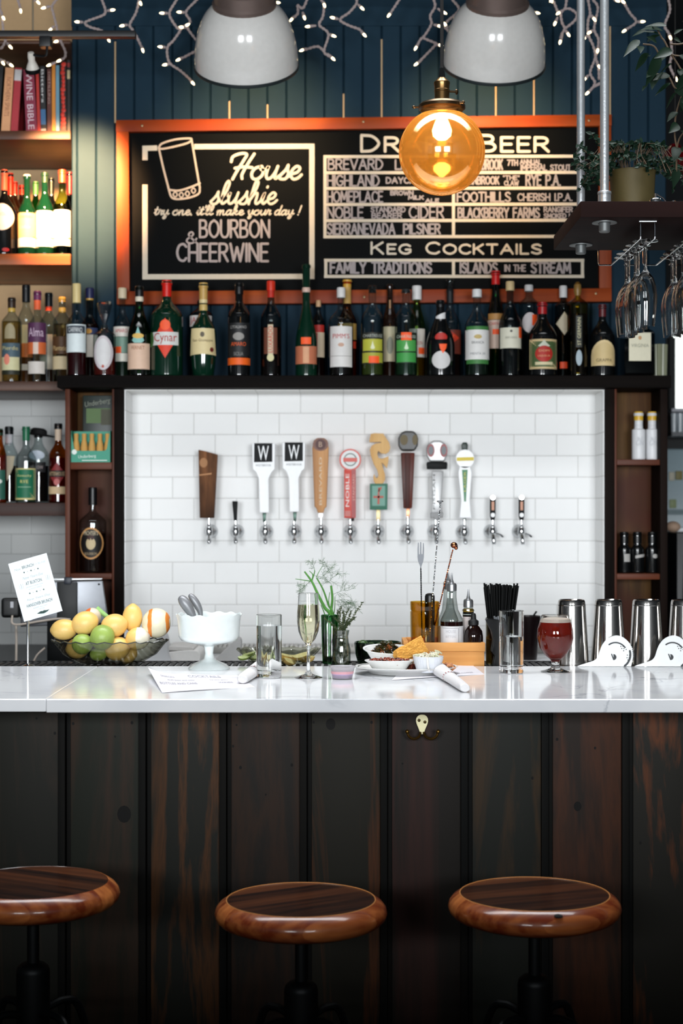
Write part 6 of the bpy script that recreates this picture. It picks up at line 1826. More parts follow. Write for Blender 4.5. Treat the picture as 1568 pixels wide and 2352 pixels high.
sheet('paper_menu', 'white paper menu lying beside the left napkin roll', [(340, 1549), (545, 1551), (585, 1578), (372, 1592)], cat='menu',
      curl=lambda u, v: .016 * max(0, 1 - u * 3) ** 2 * (1 - v) + .001 * math.sin(u * 5),
      lines=[('COCKTAILS', .60, .16, .36, .16), ('SNACKS', .18, .24, .15, .09), ('BOTTLES AND CANS', .24, .62, .40, .10), ('WINES', .76, .58, .16, .09), ('draft beer and cider', .3, .42, .3, .06), ('by the glass', .72, .4, .2, .06)])
sheet('paper_menu', 'white paper menu lying under the oval plate', [(925, 1537), (1069, 1515.5), (1112, 1549), (899, 1563)], cat='menu', curl=lambda u, v: .001 * math.sin(u * 4),
      lines=[('SIDES', .82, .25, .12, .10), ('DESSERT AND COFFEE', .7, .85, .4, .06)])


# napkin rolls with red stitched band
def napkin(label, a, b, r0, r1, marks):
    A = Vector((X(a[0], Yc(a[1])), Yc(a[1]), ZC))
    B = Vector((X(b[0], Yc(b[1])), Yc(b[1]), ZC))
    r = thing('napkin_roll', label, 'napkin', A, 0, 'rolled napkins on the marble')
    d = B - A
    L = d.length
    ang = math.atan2(d.y, d.x)
    r.rotation_euler = (0, 0, ang)
    v, f = [], []
    n = 24
    secs = [(0, .70), (.012, .96), (.12, 1.0), (.3, 1), (.6, .97), (.9, .98), (.985, .92), (1, .66)]
    for (t, k) in secs:
        R = (r0 + (r1 - r0) * t)
        for j in range(n):
            an = 2 * PI * j / n
            rr = R * k * (1 + .05 * math.sin(2 * an + t * 4) + (.05 if abs(an - 1.3 - t) < .4 else 0))
            v.append((L * t, rr * math.cos(an) * 1.08, max(.0003, R * .82 + rr * math.sin(an) * .84)))
    for i in range(len(secs) - 1):
        for j in range(n):
            f.append((i * n + j, i * n + (j + 1) % n, (i + 1) * n + (j + 1) % n, (i + 1) * n + j))
    f.append(tuple(range(n))[::-1]); f.append(tuple((len(secs) - 1) * n + j for j in range(n)))
    MB().add(v, f).build('rolled_cloth', mat('#e4e2e2', .85, name='white_napkin', bump=.3, bscale=400), r, angle=70)
    bm2 = MB()
    R = r0 + (r1 - r0) * marks
    for k in range(44):
        an = 2 * PI * k / 44
        rr = R * 1.02
        bm2.m = 1 if k % 3 == 0 else 0
        v = []
        for (t, q) in ((-.008, an), (-.008, an + .15), (.008, an + .15), (.008, an)):
            v.append((L * marks + t, rr * math.cos(q) * 1.08, max(.0004, R * .82 + rr * math.sin(q) * .85)))
        bm2.add(v, [(0, 1, 2, 3)])
    bm2.build('paper_band', [mat('#e8e6e6', .7, name='band_paper'), mat('#a8404c', .7, name='band_red')], r)
    return r


napkin('rolled white napkin leaning out from behind the left water glass', (603, 1540), (556, 1571), .019, .0135, .5)
napkin('rolled white napkin with red stitched band in front of the oval plate', (1004, 1549), (1068, 1591), .019, .0125, .48)

# ---------------------------------------------------------------- the plate of food
YPL = 4.175
pl = thing('oval_plate', 'white oval platter with thin dark rim line carrying the meal', 'plate', (X(933, YPL), YPL, ZC + .0012))
CHINA = mat('#e2e2df', .18, name='white_china')
ra = M(119, YPL)
SY = .78
MB().lathe([(0, .004), (ra * .60, .004), (ra * .66, .002), (ra * .62, 0), (ra * .68, 0), (ra * .76, .008), (ra * .99, .0165), (ra, .0180), (ra * .985, .0190), (ra * .8, .0140), (ra * .68, .008), (0, .007)], 72, None, 1, SY).build('platter', CHINA, pl, angle=60)
MB().lathe([(ra * .925, .0178), (ra * .94, .01835), (ra * .94, .0187), (ra * .925, .0182)], 72, None, 1, SY).build('rim_line', mat('#3a3f3e', .4, name='rim_line_green'), pl)
zp = ZC + .0095


def side_dish(label, px, Y, a, h, sy, z, tilt=(0, 0), inner='#e0dfdb'):
    r = thing('oval_side_dish', label, 'dish', (X(px, Y), Y, z), 0, 'white oval side dishes')
    r.rotation_euler = (tilt[0], tilt[1], 0)
    MB().lathe([(0, .0), (a * .58, 0), (a * .64, .002), (a * .86, h * .75), (a, h - .002), (a, h), (a * .96, h + .0005), (a * .84, h * .82), (a * .6, .005), (0, .0045)], 56, None, 1, sy).build('dish', CHINA, r, angle=60)
    MB().lathe([(a * .90, h * .905), (a * .915, h * .93), (a * .90, h * .93)], 56, None, 1, sy).build('rim_line', mat('#3a3f3e', .4, name='rim_line_green'), r)
    return r


random.seed(21)
side_dish('white oval side dish of red beans at the front of the platter', 894, 4.135, M(57, 4.135), .029, .62, zp)
g = thing('baked_beans', 'glazed red-brown beans filling the front side dish', 'beans', (X(894, 4.135), 4.135, zp + .018))
g['kind'] = 'stuff'
mb = MB()
for k in range(260):
    an, rr = random.uniform(0, 2 * PI), math.sqrt(random.random())
    q = Matrix.Rotation(random.uniform(0, PI), 3, 'Z')
    mb.m = random.choice((0, 0, 1, 2))
    mb.sphere((rr * .048 * math.cos(an), rr * .029 * math.sin(an), random.uniform(0, .012) + .004 * (1 - rr)), (.0048, .003, .0028), 8, 5, None, q)
mb.build('beans', [mat('#7a2a14', .25, name='bean_glaze'), mat('#9a431c', .25, name='bean_glaze_light'), mat('#4a180e', .3, name='bean_dark')], g)
side_dish('white oval side dish of stewed greens tilted at the back of the platter', 893, 4.285, M(61, 4.285), .034, .60, zp + .012, (math.radians(14), math.radians(2)))
g = thing('stewed_greens', 'dark stewed collard greens heaped in the back side dish', 'greens', (X(888, 4.28), 4.28, zp + .036))
g['kind'] = 'stuff'
mb = MB()
for k in range(150):
    an, rr = random.uniform(0, 2 * PI), math.sqrt(random.random())
    mb.m = random.choice((0, 0, 1, 1, 2, 3))
    x_, y_ = rr * .036 * math.cos(an), rr * .022 * math.sin(an)
    q = Matrix.Rotation(random.uniform(0, PI), 3, (random.random(), random.random(), random.random() + .1))
    mb.sphere((x_, y_, .028 * (1 - rr * rr) * random.random() ** .5 + y_ * .25), (random.uniform(.004, .010), random.uniform(.003, .006), .0016), 7, 4, None, q)
mb.build('greens', [mat('#2c2a12', .25, name='collard_dark'), mat('#4a3c1a', .25, name='collard_olive'), mat('#8a4a24', .3, name='smoked_pork'), mat('#1c1a10', .2, name='collard_black')], g)


def bumpy(mb, scale, seed):
    random.seed(seed)


cbm = bmesh.new()
bmesh.ops.create_cube(cbm, size=1)
bmesh.ops.scale(cbm, vec=(.082, .05, .036), verts=cbm.verts)
for v in cbm.verts:
    if v.co.z > 0:
        v.co.z += v.co.x * .18
        v.co.x *= .9
bmesh.ops.subdivide_edges(cbm, edges=cbm.edges[:], cuts=34, use_grid_fill=True)
cbm.normal_update()
from mathutils import noise
for v in cbm.verts:
    v.co += v.normal * (noise.noise(v.co * 90) * .0026 + noise.noise(v.co * 260) * .0019 + noise.noise(v.co * 600) * .0012)
me = bpy.data.meshes.new('cornbread')
cbm.to_mesh(me); cbm.free()
me.materials.append(mat('#e2a853', .9, spec=.1, name='cornbread_crumb', bump=.6, bscale=220))
o = bpy.data.objects.new('cornbread', me)
COL.objects.link(o)
o.location = (X(940, 4.2), 4.205, zp + .046)
o.rotation_euler = (math.radians(-10), math.radians(-17), math.radians(12))
props(o, 'golden slab of cornbread propped between the side dishes', 'cornbread')

rk = thing('ramekin', 'fluted white ramekin of slaw at the right of the platter', 'ramekin', (X(983, 4.12), 4.12, zp))
rt, rbm, hr = M(35, 4.12), M(26, 4.12), .040
v, f = [], []
n = 96
prof = [(0, 0), (rbm * .97, 0), (rbm, .002), (rt * .965, hr * .80), (rt, hr * .84), (rt, hr), (rt * .93, hr), (rbm * .92, .006), (0, .005)]
for j in range(n):
    a = 2 * PI * j / n
    for i, (r_, z_) in enumerate(prof):
        k = 1 + (.018 * math.cos(a * 32) if i in (2, 3) else 0)
        v.append((r_ * k * math.cos(a), r_ * k * math.sin(a), z_))
for j in range(n):
    for i in range(len(prof) - 1):
        f.append((j * len(prof) + i, (j + 1) % n * len(prof) + i, (j + 1) % n * len(prof) + i + 1, j * len(prof) + i + 1))
MB().add(v, f).build('ramekin_body', mat('#dfe2e8', .2, name='ramekin_china'), rk, angle=50)
MB().tube(crom([(-.004, -rt * .99, hr * .98), (-.003, -rt * 1.02, hr * .6), (-.001, -rt * .93, hr * .3), (.001, -rt * .86, hr * .12)], 5), [.003] * 6 + [.0028] * 5 + [.0022] * 5, 8).build('dressing_drip', mat('#eceae4', .3, name='dressing'), rk)
sl = thing('slaw', 'pale creamy slaw heaped in the ramekin', 'slaw', (X(983, 4.12), 4.12, zp + hr - .008))
sl['kind'] = 'stuff'
mb = MB()
random.seed(33)
for k in range(110):
    an, rr = random.uniform(0, 2 * PI), math.sqrt(random.random()) * .03
    a = Vector((rr * math.cos(an), rr * math.sin(an), random.uniform(.002, .010) + max(0, rr * math.cos(an)) * .35))
    d = Vector((random.uniform(-1, 1), random.uniform(-1, 1), random.uniform(-.2, .6))) * .009
    mb.m = random.choice((0, 0, 1))
    mb.tube([a - d, a + Vector((0, 0, .002)), a + d], .0016, 5)
mb.build('shreds', [mat('#e6e0cc', .4, name='slaw_cream_tone'), mat('#d8d6b4', .4, name='slaw_pale')], sl)
pk = thing('pulled_meat', 'dark glazed pulled meat lying on the platter behind the ramekin', 'meat', (X(985, 4.16), 4.165, zp))
pk['kind'] = 'stuff'
mb = MB()
for k in range(120):
    t = random.uniform(-1, 1)
    a = Vector((t * .062, random.uniform(-.035, .03), random.uniform(.001, .020) * (1 - abs(t) * .4)))
    d = Vector((random.uniform(-1, 1), random.uniform(-1, 1), random.uniform(-.4, .5))) * random.uniform(.006, .012)
    mb.m = (2 if t > .72 and random.random() < .7 else random.choice((0, 0, 1)))
    p3 = [a - d, a + Vector((0, 0, .003)), a + d]
    mb.tube([Vector((p.x, p.y, max(.0035, p.z))) for p in p3], [.0024, .0036, .002], 6)
mb.build('strands', [mat('#3a1410', .25, name='meat_dark'), mat('#5a2416', .3, name='meat_brown'), mat('#c88a60', .4, name='meat_pale')], pk)

# ---------------------------------------------------------------- strainers and shaker tins
TIN = mat('#b9b6b2', .16, 1.0, name='shaker_steel')
YSH = 4.455
GT_ = 'upturned shaker tins behind the marble'
tin = None
for k, px in enumerate((1312, 1396.5, 1484, 1572)):
    lab = ['upturned steel shaker tin just right of the beer glass', 'upturned steel shaker tin, second from the beer glass', 'upturned steel shaker tin, third from the beer glass, between the strainers', 'upturned steel shaker tin cut by the right picture edge'][k]
    loc = (X(px, YSH), YSH, ZL)
    if tin is None:
        tin = thing('shaker_tin', lab, 'shaker tin', loc, 0, GT_)
        H = Z(1377, YSH) - ZL
        MB().lathe([(.0475, 0), (.0485, .001), (.0480, .004), (.0465, .004), (.0455, .03), (.0375, H - .018), (.0365, H - .006), (.0345, H - .001), (.032, H), (.030, H - .003), (0, H - .0032), (0, H - .005), (.034, H - .006), (.0365, H - .02), (.0445, .03), (.0462, .001)], 48).build('tin', TIN, tin, angle=40)
        MB().lathe([(.0374, H - .016), (.0379, H - .0145), (.0374, H - .013)], 48).build('bead', TIN, tin)
    else:
        copy_thing(tin, loc, lab)


def strainer(label, px, Yb):
    r = thing('cocktail_strainer', label, 'strainer', (X(px, Yb), Yb, ZC), 0, 'strainers leaning on the tins')
    m_ = mat('#eef0f0', .35, .35, name='brushed_strainer')
    s = Yb / F
    # outline in pixels: round blade at the right, long ear down to the left
    pts = [(-88, 0), (-80, 3.5), (-62, 9), (-48, 14), (-40, 22), (-35, 35), (-28, 50), (-16, 63), (0, 70), (14, 69), (26, 62), (36, 50), (40, 36), (41, 22), (38, 8), (36, 0)]
    P = [(p[0], p[1], 0) for p in pts]
    P = [(a[0] * s, a[1] * s * 1.02 + .0008) for a in crom(P, 4)]
    T = Matrix.Rotation(math.radians(-14), 4, 'X')
    mb = MB().prism(P, -.0012, .0012, T)
    mb.build('plate', m_, r, bevel=.0006)
    h = MB()
    for (cx, cz, R_, a0_, a1_, w) in ((2, 28, 26, 35, 125, 3.2), (2, 28, 33, -55, 12, 4.5)):
        q = [(cx + R_ * math.cos(math.radians(a0_ + (a1_ - a0_) * i / 12)), cz + R_ * math.sin(math.radians(a0_ + (a1_ - a0_) * i / 12))) for i in range(13)]
        ribbon(h, q, w, lambda x, y: T @ Vector((x * s, -.00185, y * s * 1.02 + .0008)))
    for (cx, cz) in ((14, 46), (19, 46), (24, 44), (16, 41), (21, 41), (26, 39), (28, 26), (33, 26), (27, 20), (32, 20), (29, 15), (20, 36)):
        h.add([T @ Vector(((cx + 1.3 * math.cos(k * PI / 4)) * s, -.00185, (cz + 1.3 * math.sin(k * PI / 4)) * s * 1.02)) for k in range(8)], [tuple(range(8))])
    ribbon(h, [(-8, 28), (-4, 16)], 2.5, lambda x, y: T @ Vector((x * s, -.00185, y * s * 1.02)))
    h.add([T @ Vector(((-4 + (7 * math.cos(k * PI / 10 - PI / 2) if k <= 10 else 0)) * s, -.00185, (22 + (7 * math.sin(k * PI / 10 - PI / 2) if k <= 10 else 0)) * s)) for k in range(11)], [tuple(range(11))])
    h.build('cut_outs', mat('#3a3d40', .4, name='slot_dark'), r, smooth=False)
    sp_ = MB()
    q = []
    for i in range(0, 400):
        t = i / 399
        an = math.radians(70 - 150 * t)
        cx, cz = (2 + 40 * math.cos(an)) * s, (30 + 38 * math.sin(an)) * s
        w = i * 1.1
        q.append(T @ Vector((cx + .0035 * math.cos(w) * math.cos(an), .006 + .0035 * math.sin(w), cz + .0035 * math.cos(w) * math.sin(an))))
    sp_.tube(q, .0007, 4)
    sp_.build('coil_spring', CHROME, r)
    return r


strainer('steel cocktail strainer leaning between the second and third shaker tins', 1413, 4.362)
strainer('steel cocktail strainer at the right picture edge', 1544, 4.362)
# ================================================================ ON THE RAIL BEHIND THE MARBLE
YL_ = 4.475
# fruit bowl
fb = thing('fruit_bowl', 'shallow smoky glass bowl heaped with lemons and limes', 'bowl', (X(252, YL_), YL_, ZL))
s = YL_ / F
rz = Z(1471, YL_) - ZL
RB = 133 * s
pr = [(0, 0), (62 * s, 0), (66 * s, .002), (80 * s, .010), (108 * s, rz * .45), (128 * s, rz * .9), (RB, rz), (RB + .001, rz + .001), (RB - .003, rz + .001), (124 * s, rz * .88), (104 * s, rz * .44), (78 * s, .013), (60 * s, .005), (0, .005)]
v, f = [], []
n = 96
for j in range(n):
    a = 2 * PI * j / n
    for i, (r_, z_) in enumerate(pr):
        k = 1 + (.012 * math.cos(24 * a) if 5 < i < 9 else 0)
        z2 = z_ + (.0022 * math.cos(24 * a) if 5 < i < 9 else 0)
        v.append((r_ * k * math.cos(a), r_ * k * math.sin(a) * .62, z2))
for j in range(n):
    for i in range(len(pr) - 1):
        f.append((j * len(pr) + i, (j + 1) % n * len(pr) + i, (j + 1) % n * len(pr) + i + 1, j * len(pr) + i + 1))
MB().add(v, f).build('bowl_body', thin_glass('#cfcfc4', .3, dbl=True, name='smoky_glass', refl=.05), fb, angle=60)
MB().tube([((RB) * math.cos(2 * PI * j / 96) * (1 + .012 * math.cos(24 * 2 * PI * j / 96)), RB * .62 * math.sin(2 * PI * j / 96), rz + .0022 * math.cos(24 * 2 * PI * j / 96)) for j in range(97)], .0017, 6).build('rim_bead', mat('#3c3e38', .1, spec=.8, name='smoky_rim', coat=.5), fb)


def citrus_mat(name, c1, c2, peel=None):
    m, nt, N, L, b = new_mat(name)
    tc = N.new('ShaderNodeTexCoord')
    no = N.new('ShaderNodeTexNoise'); no.inputs['Scale'].default_value = 14
    L.new(tc.outputs['Object'], no.inputs['Vector'])
    mx = N.new('ShaderNodeMix'); mx.data_type = 'RGBA'
    mx.inputs[6].default_value = (*lin(c1), 1); mx.inputs[7].default_value = (*lin(c2), 1)
    L.new(no.outputs['Fac'], mx.inputs[0])
    out = mx.outputs[2]
    if peel:
        sx = N.new('ShaderNodeSeparateXYZ'); L.new(tc.outputs['Object'], sx.inputs[0])
        n2 = N.new('ShaderNodeTexNoise'); n2.inputs['Scale'].default_value = 30; L.new(tc.outputs['Object'], n2.inputs['Vector'])
        kind, ca, wid, off = peel
        a2 = N.new('ShaderNodeMath'); a2.operation = 'MULTIPLY_ADD'; a2.inputs[1].default_value = .010
        L.new(n2.outputs['Fac'], a2.inputs[0]); L.new(sx.outputs['X'], a2.inputs[2])
        a3 = N.new('ShaderNodeMath'); a3.operation = 'ADD'; a3.inputs[1].default_value = off; L.new(a2.outputs[0], a3.inputs[0])
        if kind == 'stripes':
            pp = N.new('ShaderNodeMath'); pp.operation = 'PINGPONG'; pp.inputs[1].default_value = wid; L.new(a3.outputs[0], pp.inputs[0])
            gt = N.new('ShaderNodeMath'); gt.operation = 'GREATER_THAN'; gt.inputs[1].default_value = wid * .2; L.new(pp.outputs[0], gt.inputs[0])
        else:
            gt = N.new('ShaderNodeMath'); gt.operation = 'GREATER_THAN'; gt.inputs[1].default_value = 0; L.new(a3.outputs[0], gt.inputs[0])
        m2 = N.new('ShaderNodeMix'); m2.data_type = 'RGBA'
        L.new(gt.outputs[0], m2.inputs[0]); L.new(out, m2.inputs[6]); m2.inputs[7].default_value = (*lin(ca), 1)
        out = m2.outputs[2]
    L.new(out, b.inputs['Base Color'])
    b.inputs['Roughness'].default_value = .38
    n3 = N.new('ShaderNodeTexNoise'); n3.inputs['Scale'].default_value = 260; L.new(tc.outputs['Object'], n3.inputs['Vector'])
    bp = N.new('ShaderNodeBump'); bp.inputs['Strength'].default_value = .35; bp.inputs['Distance'].default_value = .001
    L.new(n3.outputs['Fac'], bp.inputs['Height']); L.new(bp.outputs['Normal'], b.inputs['Normal'])
    b.inputs['Subsurface Weight'].default_value = .08
    b.inputs['Subsurface Radius'].default_value = (.01, .006, .002)
    return m


LEM = citrus_mat('lemon_skin', '#ecbc60', '#f3d084')
LIM = citrus_mat('lime_skin', '#829e44', '#a6bc62')
ORP = citrus_mat('orange_peeled', '#e8812c', '#ee9440', ('stripes', '#efe6c8', .024, .010))
ORA = citrus_mat('orange_skin', '#e0642a', '#ec7a34', ('half', '#e8d8c0', 0, -.002))
LEP = citrus_mat('lemon_peeled', '#ecbc60', '#f3d084', ('half', '#ece6d2', 0, -.003))


def fruit(name, label, cat, px, py, hw, hh, dy, m, axis=0.0, tip=True, group=None):
    Yq = YL_ + dy
    a, b = M(hw, Yq), M(hh, Yq)
    pr = []
    for k in range(25):
        t = PI * k / 24
        r_ = b * math.sin(t) ** .92
        z_ = -a * math.cos(t)
        if tip:
            e = abs(math.cos(t))
            if e > .93:
                z_ *= 1 + .07 * (e - .93) / .07
        pr.append((max(r_, 0), z_))
    o = MB().lathe(pr, 32, Matrix.Rotation(axis, 4, 'Y')).build(name, m, None, loc=(X(px, Yq), Yq, Z(py, Yq)), angle=80)
    props(o, label, cat, group)
    return o


GL_, GM_ = 'lemons in the glass bowl', 'limes in the glass bowl'
fruit('lemon', 'lemon at the left end of the bowl, above its rim', 'lemon', 147, 1446, 30, 24, -.01, LEM, 1.5, True, GL_)
fruit('lemon', 'large pale lemon on top of the heap, left of the peeled orange end', 'lemon', 195, 1431, 30, 27, -.02, LEM, 1.2, True, GL_)
fruit('lemon', 'lemon with its stem end to the front, right above the front lime', 'lemon', 262, 1437, 30, 27, -.015, LEM, 1.3, True, GL_)
fruit('lemon', 'upright lemon with pointed top beside the striped orange', 'lemon', 304, 1419, 31, 23, .015, LEM, .05, True, GL_)
fruit('lemon', 'lemon seen through the bowl glass, right of the limes', 'lemon', 269, 1490, 29, 27, -.025, LEM, 1.2, True, GL_)
fruit('lemon', 'lemon low in the bowl at its left, seen through the glass', 'lemon', 178, 1489, 26, 24, .01, LEM, 1.4, True, GL_)
fruit('lemon', 'lemon low in the bowl at its right, mostly hidden', 'lemon', 294, 1502, 22, 20, .02, LEM, 1.0, True, GL_)
fruit('lemon', 'half-peeled lemon with bare white side at the right of the bowl', 'lemon', 316, 1467, 28, 26, -.02, LEP, 1.2, True, GL_)
fruit('lime', 'bright lime at the front centre of the bowl, standing above the rim', 'lime', 235, 1464, 29, 28, -.05, LIM, .3, False, GM_)
fruit('lime', 'lime left of centre, its lower half behind the bowl glass', 'lime', 189, 1479, 24, 24, -.038, LIM, .8, False, GM_)
fruit('lime', 'lime at the bottom of the bowl, seen through the glass', 'lime', 226, 1503, 20, 15, -.03, LIM, 1.5, False, GM_)
fruit('orange', 'orange with broad strips of rind pared off, at the right of the bowl', 'orange', 359, 1431, 34, 33, .0, ORP, .25, False)
fruit('orange', 'half-pared orange at the back of the heap', 'orange', 211, 1419, 23, 21, .045, ORA, .3, False)
Yq = YL_ + .05
lw = MB().tube(crom([(X(222, Yq), Yq, Z(1396, Yq)), (X(232, Yq), Yq, Z(1405, Yq)), (X(246, Yq), Yq, Z(1417, Yq))], 5), .0065, 10).build('rind_strip', mat('#9ac878', .5, name='lime_rind'))
props(lw, 'pale green strip of lime rind sticking up behind the lemons', 'rind')

# milk glass compote and scoops (foot on the marble)
YCo = 4.305
s = YCo / F
hz = lambda p: Z(p, YCo) - ZC
MILK = mat('#eaf1f0', .18, name='milk_glass', coat=.3)
cp = thing('milk_glass_compote', 'footed white milk glass bowl with scalloped rim', 'compote bowl', (X(480, YCo), YCo, ZC))
pr = [(0, 0), (47 * s, 0), (48 * s, .002), (40 * s, hz(1526)), (26 * s, hz(1520)), (12 * s, hz(1513)), (9.5 * s, hz(1500)), (11 * s, hz(1487)), (14 * s, hz(1482)), (42 * s, hz(1477)), (63 * s, hz(1471)), (69.5 * s, hz(1462)), (69.5 * s, hz(1458)), (71 * s, hz(1440)), (72.5 * s, hz(1421)), (76 * s, hz(1410)), (74.5 * s, hz(1410)),
      (70 * s, hz(1421)), (68.5 * s, hz(1440)), (66.5 * s, hz(1459)), (58 * s, hz(1469)), (0, hz(1473))]
v, f = [], []
n = 96
for j in range(n):
    a = 2 * PI * j / n
    for i, (r_, z_) in enumerate(pr):
        w = 1 if i in (15, 16) else (.4 if i in (14, 17) else 0)
        v.append((r_ * math.cos(a), r_ * math.sin(a), z_ + w * .0022 * math.cos(14 * a)))
for j in range(n):
    for i in range(len(pr) - 1):
        f.append((j * len(pr) + i, (j + 1) % n * len(pr) + i, (j + 1) % n * len(pr) + i + 1, j * len(pr) + i + 1))
MB().add(v, f).build('bowl', MILK, cp, angle=60)
SCO = mat('#8e8f92', .42, .4, name='cast_aluminium')
for k, (pts, w, lab) in enumerate((([(447, 1425), (440, 1410), (430, 1393), (420, 1379), (412, 1370)], 14, 'grey metal scoop in the compote, its rounded handle leaning left'), ([(462, 1425), (459, 1405), (452, 1390), (442, 1375), (434, 1366)], 10, 'grey metal scoop in the compote, its pointed handle behind the rounded one'))):
    r = thing('ice_scoop', lab, 'scoop', (X(pts[0][0], YCo + .02 * k), YCo + .02 * k, Z(pts[0][1], YCo)), 0, 'scoops standing in the compote')
    P = [Vector((X(a, YCo) - X(pts[0][0], YCo), 0, Z(b, YCo) - Z(pts[0][1], YCo))) for a, b in pts]
    q = crom(P, 5)
    nq = len(q)
    rr = [(w * s) * (.42 + .5 * math.sin(PI * min(1, i / (nq - 1)) ** 1.3)) for i in range(nq)]
    rr[-1] = w * s * .18
    T = Matrix.Scale(.6, 4, Vector((0, 1, 0)))
    MB().tube([T @ Vector(p) for p in q], rr, 16).build('handle', SCO, r)
    MB().sphere((.006, 0, -.012), (.022, .018, .016), 18, 12).build('cup', SCO, r)

# pressed glass dish of cut limes and lemons
YDs = 4.47
s = YDs / F
gd = thing('pressed_glass_dish', 'oval pressed glass dish holding cut limes and lemon wedges', 'dish', (X(640, YDs), YDs, ZL))
rz = Z(1489, YDs) - ZL
pr = [(0, 0), (58 * s, 0), (62 * s, .003), (82 * s, rz * .6), (96 * s, rz * .96), (97 * s, rz), (93 * s, rz), (78 * s, rz * .6), (58 * s, .006), (0, .005)]
v, f = [], []
n = 120
for j in range(n):
    a = 2 * PI * j / n
    for i, (r_, z_) in enumerate(pr):
        k = 1 + (.02 * (abs((j % 6) - 3) - 1.5) / 1.5 if i in (3, 4) else 0)
        v.append((r_ * k * math.cos(a), r_ * k * .5 * math.sin(a), z_ + (.002 * math.cos(15 * a) if i in (4, 5, 6) else 0)))
for j in range(n):
    for i in range(len(pr) - 1):
        f.append((j * len(pr) + i, (j + 1) % n * len(pr) + i, (j + 1) % n * len(pr) + i + 1, j * len(pr) + i + 1))
MB().add(v, f).build('dish_body', thin_glass('#d6d8c8', .35, dbl=True, name='pressed_glass', refl=.12), gd, angle=25)


def wedge(name, label, px, py, L, H, rot, m, flesh, cat, group, dy=0.0):
    Yq = YDs + dy
    a, h = M(L, Yq), M(H, Yq)
    r = thing(name, label, cat, (X(px, Yq), Yq, Z(py, Yq)), 0, group)
    r.rotation_euler = rot
    v, f = [], []
    n = 12
    nb = 6
    for i in range(n + 1):
        t = -1 + 2 * i / n
        k = math.sqrt(max(0, 1 - t * t)) ** .85
        for j in range(nb + 1):
            an = PI + PI * (0.18 + .64 * j / nb)
            v.append((a * t, h * k * math.cos(an) * .9, h * k * math.sin(an)))
    for i in range(n):
        for j in range(nb):
            q = i * (nb + 1) + j
            f.append((q, q + 1, q + nb + 2, q + nb + 1))
    MB().add(v, f).build('rind', m, r)
    v, f = [], []
    for i in range(n + 1):
        t = -1 + 2 * i / n
        k = math.sqrt(max(0, 1 - t * t)) ** .85 * .97
        e0, e1 = PI + PI * .18, PI + PI * .82
        v += [(a * t * .98, h * k * math.cos(e0) * .9, h * k * math.sin(e0)), (a * t * .98, 0, h * k * .12), (a * t * .98, h * k * math.cos(e1) * .9, h * k * math.sin(e1))]
    for i in range(n):
        for j in (0, 1):
            q = i * 3 + j
            f.append((q, q + 1, q + 4, q + 3))
    MB().add(v, f).build('flesh', flesh, r)
    return r


LFL = mat('#e9dca0', .35, name='lemon_flesh', bump=.3, bscale=150)
LGF = mat('#b9c48c', .35, name='lime_flesh', bump=.3, bscale=150)
for k, (px, py, rz_, dy) in enumerate(((654, 1503, .5, -.01), (672, 1506, -.4, .012), (690, 1502, .25, -.012), (703, 1507, -.2, .01), (640, 1508, .1, .015), (622, 1506, -.5, -.01), (665, 1514, .9, -.02))):
    wedge('lemon_wedge', 'lemon wedge in the pressed glass dish, ' + ['at the left of the flute stem, upright', 'behind the tallest ones', 'nearest to the flute stem', 'at the right end of the heap', 'just right of the water glass', 'behind the water glass', 'lowest at the front'][k],
          px, py, 21, 15, (random.uniform(-.4, .3), random.uniform(-.3, .3), rz_), LEM, LFL, 'lemon wedge', 'lemon wedges in the pressed glass dish', dy)
for k, (px, py) in enumerate(((571, 1500), (584, 1505), (560, 1506))):
    wedge('lime_wedge', 'lime wedge in the pressed glass dish, ' + ['topmost, left of the water glass', 'closest to the water glass', 'at the left end of the dish'][k], px, py, 16, 11, (random.uniform(-.4, .3), random.uniform(-.3, .3), random.uniform(-.5, .5)), LIM, LGF, 'lime wedge', 'lime wedges in the pressed glass dish', (.0, .012, -.01)[k])

# green vase with fennel
YV = 4.50
s = YV / F
gv = thing('green_ribbed_vase', 'tall ribbed green glass holding fennel stalks', 'vase', (X(757, YV), YV, ZL))
H = Z(1412, YV) - ZL
v, f = [], []
n = 96
pr = [(0, 0), (15 * s, 0), (16 * s, .002), (19.5 * s, H - .001), (19 * s, H), (18.3 * s, H - .001), (15 * s, .006), (0, .005)]
for j in range(n):
    a = 2 * PI * j / n
    for i, (r_, z_) in enumerate(pr):
        k = 1 + (.035 * math.cos(16 * a) if i in (2, 3) else 0)
        v.append((r_ * k * math.cos(a), r_ * k * math.sin(a), z_))
for j in range(n):
    for i in range(len(pr) - 1):
        f.append((j * len(pr) + i, (j + 1) % n * len(pr) + i, (j + 1) % n * len(pr) + i + 1, j * len(pr) + i + 1))
MB().add(v, f).build('vase_body', thin_glass('#2f8a3e', .25, dbl=True, name='emerald_glass', refl=.12), gv, angle=60)
MB().lathe([(0, .007), (14.6 * s, .007), (17 * s, H * .62), (0, H * .62)], 32).build('water', mat('#1c4a22', .2, name='green_water'), gv)
FEN = mat('#4f8a3a', .45, name='fennel_stalk')
FEN2 = mat('#6a9a50', .5, name='fennel_pale')
FRD = mat('#4a6a44', .6, name='fennel_frond')
fn_ = thing('fennel_bunch', 'bright green cut fennel stalks with wispy fronds standing in the green glass', 'fennel', (X(757, YV), YV, ZL))
p3 = lambda a, b, d=0.0: Vector((X(a, YV) - X(757, YV), d, Z(b, YV) - ZL))
ms, mf = MB(), MB()
